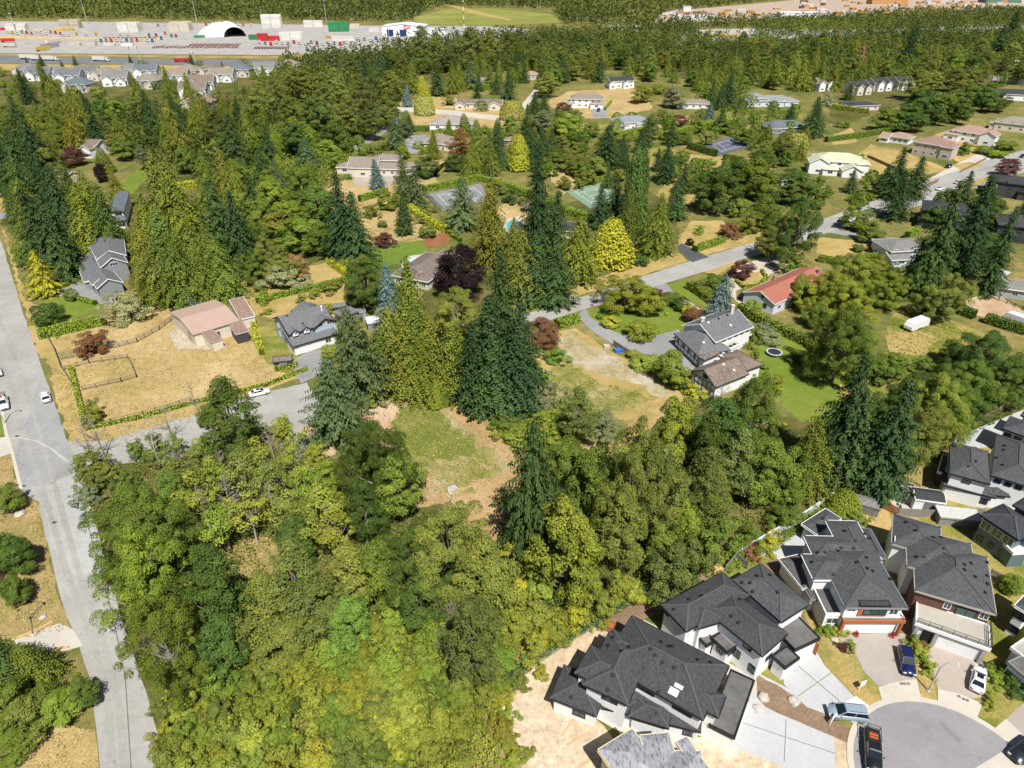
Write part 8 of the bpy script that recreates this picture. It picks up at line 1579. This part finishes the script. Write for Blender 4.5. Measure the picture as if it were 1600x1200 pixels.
# trucks and trailers
def wheels(mb, xs, w_):
    for x in xs:
        for y in (-w_/2+.15, w_/2-.15): mb.tube([(x, y-.15, .5), (x, y+.15, .5)], [.5, .5], 10)
def trailer_set(px, px2, colr, label, cab=None, L=14., trailer=True, name='lorry', group='lorries of the far yard and highway', dump=False):
    p, hd = heading(px, px2); root = empty(name, (0, 0, 0), label, 'lorry', group); m_ = paint('lorry_'+colr, CCOL.get(colr, (.5, .5, .5)), .3)
    if trailer:
        bx = MB(); bx.box((-L, -1.28, 1.2), X, Y, Z, L, 2.56, 1.9 if dump else 2.8)
        for k in range(8): bx.box((-L+.4+k*L/8, -1.31, 1.25), X, Y, Z, .12, 2.62, 1.8 if dump else 2.7)
        bx.build('trailer_body', m_, root); w_ = MB(); wheels(w_, (-L+1.2, -L+2.5), 2.5); w_.build('trailer_wheels', TYRE, root); MB().box((-L+.5, -.5, .85), X, Y, Z, L-.6, 1., .33).build('chassis', BLKP, root)
    if cab:
        cm = paint('lorry_cab_'+cab, CCOL.get(cab, (.5, .5, .5)), .5); c = MB(); c.box((.8, -1.2, .7), X, Y, Z, 2.1, 2.4, 2.4); c.box((2.9, -1.0, .7), X, Y, Z, 1.7, 2.0, 1.3); c.box((.9, -1.1, 3.1), X, Y, Z, 1.2, 2.2, .5); c.build('cab', cm, root)
        MB().box((2.9, -1.05, 2.05), X, Y, Z, .05, 2.1, .8).build('windshield', CARGL, root); w_ = MB(); wheels(w_, (3.8, .6, -.7), 2.4); w_.build('cab_wheels', TYRE, root); MB().box((-1.5, -.5, .75), X, Y, Z, 6.2, 1., .25).build('cab_chassis', BLKP, root)
    root.location = (p.x, p.y, .15); root.rotation_euler = (0, 0, hd)
trailer_set((86, 95), (110, 95.5), 'white', 'white lorry with long white trailer on the highway at left', 'white', 24); trailer_set((58, 93), (75, 93.3), 'white', 'tall white boxes trailer on highway behind white lorry', None, 17); trailer_set((166, 96), (190, 96.6), 'white', 'shorter white lorry on the highway, second one', 'white', 13); trailer_set((292, 97.5), (320, 98.3), 'red', 'red tipper lorry alone on the highway', 'red', 12.5, dump=True); trailer_set((1585, 131), (1610, 133), 'white', 'silver trailer with blue cab by the highway wall', 'blue', 15)
trailer_set((95, 66), (120, 62), 'white', 'long white trailer slanting in yard front, upper', None, 22); trailer_set((92, 73), (118, 69.5), 'grey', 'long grey trailer slanting in yard front, middle', None, 22); trailer_set((78, 78), (104, 74.5), 'yellow', 'yellow ended trailer slanting in yard front, lower', None, 16); trailer_set((24, 66), (44, 65.5), 'red', 'red trailer at the yard left end', None, 14); trailer_set((26, 74), (46, 74), 'cream', 'cream trailer at the yard left end', None, 14)
for i, (x, y, c) in enumerate([(100, 57, 'white'), (107, 57, 'white'), (120, 55, 'yellow'), (134, 55.5, 'white'), (150, 55, 'yellow'), (188, 55.5, 'white'), (200, 56, 'white'), (233, 57, 'green'), (244, 57, 'red'), (252, 62, 'blue'), (258, 54, 'orange'), (268, 58, 'green'), (275, 58, 'red'), (247, 41, 'orange'), (257, 40, 'white'), (322, 40, 'red'), (332, 39.5, 'white'), (340, 39.5, 'green'), (347, 40, 'white'), (355, 40, 'red'), (365, 40, 'white'), (372, 40, 'white'), (380, 40.5, 'orange'), (392, 41, 'white'), (66, 56, 'white')]+[(12+7.5*q, 52+1.2*(q % 3), ['white', 'orange', 'red', 'grey', 'white', 'yellow'][q*5 % 6]) for q in range(12)]+[(150+8*q, 65+.8*(q % 2), ['white', 'grey', 'white', 'blue', 'red'][q*3 % 5]) for q in range(12)]+[(405+9*q, 68+1.5*(q % 3), ['white', 'grey', 'red', 'white'][q % 4]) for q in range(16)]+[(560+9*q, 62+1.5*(q % 3), ['white', 'grey', 'white', 'blue'][q % 4]) for q in range(16)]):
    trailer_set((x, y), (x+6, y+2.6), c, '%s tractor unit, %s counting along the parked row' % (c, NUM[i]), c, 5, trailer=False, name='tractor_unit', group='tractor units parked in the yard')
CHM = plain('chassis_red', (.26, .05, .035), .7, .2)
def chassis(px, px2, i, where):
    p, hd = heading(px, px2); root = empty('container_chassis', (0, 0, 0), 'red skeletal trailer, %s in the %s' % (NUM[i], where), 'trailer', 'skeletal trailers in the yard')
    f = MB()
    for y in (-.5, .5): f.box((-6, y-.1, 1), X, Y, Z, 12, .2, .3)
    for x in (-5.9, -2, 2, 5.7): f.box((x, -1.2, 1.02), X, Y, Z, .25, 2.4, .25)
    f.build('frame', CHM, root); w_ = MB(); wheels(w_, (-4.8, -3.5), 2.4); w_.build('wheels', TYRE, root); root.location = (p.x, p.y, .1); root.rotation_euler = (0, 0, hd)
for i in range(20): x = 242+i*6.8; y = 73.5-.0*i; chassis((x, 75-(i % 3)*.4), (x+7, 72.6-(i % 3)*.4), i, 'front row')
for i in range(14): x = 300+i*5.6; chassis((x, 71), (x+7, 68.6), i, 'middle row')
for i in range(12): x = 165+i*7; chassis((x, 60.5), (x+6, 62.5), i, 'back ochre row')
for i in range(12): x = 400+i*4.6; chassis((x, 76), (x+4, 74), i, 'row before the slanted block')
def tent(px, px2, wd, h_, label, dark=False):
    r_ = vault('storage_tent', px, px2, wd, paint('tent_fabric', (.80, .80, .80), 0, .6), label, 'tent', h_, dark)
tent((330, 58), (345, 49), 30, 11, 'white domed storage tent, closed one beside its twin', True); tent((368, 58), (356, 48), 26, 11, 'cream domed storage tent with dark open end')
wh = villa('warehouse', 'large white gabled warehouse with two blue doors and red emblem', 'white warehouse', (634, 55), 52, 34, -4, 11, WHITE, plain('white_metal_roof', (.7, .7, .7), .5, .04), roof='gable_v', pitch=.1, cat='warehouse', nwin=1)
p0, d_, n_, L_ = wh.wallhit(0, 0, None, None)
for a in (6, 22): MB().box(p0+d_*a+n_*.02, d_, n_, Z, 8, .25, 7.5).build('loading_door', plain('blue_door', (.02, .04, .16), .5), wh.root)
em = plain('emblem_red', (.6, .06, .05), .5, .05); c0 = p0+d_*29.5+Z*10.3+n_*.3; st = MB()
pc = [c0+d_*(2.1*math.cos(t_))+Z*(1.9*math.sin(t_)) for t_ in np.linspace(.6, 5.7, 14)]; st.tube(pc, [.5]*14, 6)
pn = [c0+d_*x_+Z*z_ for x_, z_ in ((2.6, -1.9), (2.9, 1.3), (4.4, -1.3), (5.6, 1.9))]; st.tube(pn, [.5]*4, 6); st.build('emblem', em, wh.root)
hh = villa('depot', 'low white depot buildings beside the warehouse', 'white depot', (678, 52), 34, 16, -6, 5, WHITE, MATS['white_metal_roof'], roof='gable_u', pitch=.1, cat='warehouse', nwin=3)
def mast(px, h_, label, m=None, bands=None):
    p = at(*px); root = empty('light_mast', (p.x, p.y, 0), label, 'mast', 'tall masts'); n = bands or 1
    for k in range(n):
        z0, z1 = h_*k/n, h_*(k+1)/n; MB().tube([p+Z*z0, p+Z*z1], [.55-.3*k/n, .55-.3*(k+1)/n], 8).build('mast_section', (m if not bands else (MATS['mast_red'] if k % 2 else WHITEP)), root)
    if not bands:
        for a in range(4): MB().cbox((p.x+1.1*math.cos(a*1.57), p.y+1.1*math.sin(a*1.57), h_), 1., 1., .5).build('floodlight', WHITEP, root)
        MB().tube([p+Z*(h_-.3), p+Z*(h_+.3)], [.9, .9], 10).build('head_ring', GREYT, root)
plain('mast_red', (.5, .05, .03), .5, .05); GPM = plain('mast_grey', (.42, .42, .4), .5, .05)
mast((137, 37), 32, 'tall light mast on the left of yard', GPM); mast((308, 36), 31, 'tall light mast by white tents', GPM); mast((510, 34), 28, 'light mast above green stack', GPM); mast((24, 48), 20, 'light mast at far left yard', GPM); mast((725, 44), 46, 'red and white banded tower', None, 9); mast((610, 88), 26, 'slim mast between the trees', GPM)
for i, (x, y, z) in enumerate([(43, 69, 16), (220, 98, 14), (205, 90, 10), (306, 103, 12), (1578, 125, 14)]): mast((x, y), z, 'small lamp mast beside highway, %s from the left' % NUM[i], GPM)
# lumber yard
LC = [plain('lumber_tan', (.60, .37, .17), .8, .15, .3), plain('lumber_orange', (.56, .28, .09), .8, .15, .3), plain('lumber_brown', (.17, .10, .07), .8, .2, .3), plain('wrapped_white', (.7, .7, .68), .6, .05)]
ro = random.Random(9); LST = []
for i in range(120):
    x = ro.uniform(1250, 1600) if i < 92 else ro.uniform(1030, 1240); y = ro.uniform(2, 24) if x > 1250 else ro.uniform(14, 32)
    LST.append((x, y))
LST.sort()
for i, (x, y) in enumerate(LST):
    p = at(x, y); k = ro.randrange(4) if x < 1250 else ro.choice([0, 0, 1, 2, 3, 3]); w_, d_, h_ = ro.uniform(7, 16), ro.uniform(5, 11), ro.uniform(2.4, 5); mb = MB(); rws = 3
    for a in range(4):
        for r_ in range(rws): mb.box(Vector((p.x-w_/2+a*w_/4+.2, p.y-d_/2, .1+h_*r_/rws)), X, Y, Z, w_/4-.5, d_, h_/rws-.3)
    tag(mb.build('lumber_stack', LC[k]), '%s lumber stack, %s from the left in the far timber yard' % (['tan', 'orange', 'dark brown', 'white wrapped'][k], NUM[i]), 'lumber', 'stacks of the far timber yard')
villa('mill_building', 'long brown roofed mill shed in the timber yard', 'brown mill shed', (1385, 6), 70, 30, -3, 9, plain('mill_orange', (.5, .27, .1), .8), plain('mill_roof', (.22, .13, .1), .8, .15, .1), roof='gable_u', pitch=.15, cat='warehouse', nwin=4)
villa('mill_building', 'white block building with tower in the timber yard', 'white mill block', (1080, 31), 46, 24, -4, 9, WHITE, plain('mill_roof_red', (.32, .12, .08), .8, .15, .1), roof='gable_u', pitch=.2, wings=((-8, 4, 12, 12, 'flat', 18),), cat='warehouse', nwin=4)
villa('mill_building', 'wide white shed at the near side of timber yard', 'white timber yard shed', (1245, 27), 60, 22, 0, 7, WHITE, MATS['white_metal_roof'], roof='gable_u', pitch=.1, cat='warehouse', nwin=4)
villa('depot', 'low grey sheds beyond the highway bend', 'grey sheds beyond the bend', (975, 47), 40, 20, -8, 5, CREAM, plain('grey_metal_roof', (.4, .39, .37), .6, .05), roof='gable_u', pitch=.1, cat='warehouse', nwin=3)
villa('mill_building', 'green sided mill at the right end of timber yard', 'green mill', (1560, 4), 70, 30, 0, 9, plain('mill_green', (.1, .2, .15), .7), plain('mill_roof_grey', (.25, .23, .22), .8, .15, .1), roof='gable_u', pitch=.12, cat='warehouse', nwin=3)
P = [at(1505, 121), at(1560, 128), at(1640, 140)]; root = empty('highway_wall', P[0], 'grey concrete noise wall along the highway at right', 'wall')
for a, b_ in zip(P[:-1], P[1:]):
    d = b_-a; L = d.length; d = d/L; s_ = Vector((-d.y, d.x, 0)); n = int(L/4)
    for k in range(n): MB().box(a+d*(k*L/n+.03), d, s_, Z, L/n-.06, .25, 4.2+.1*(k % 2)).build('wall_panel', MATS['concrete'], root)
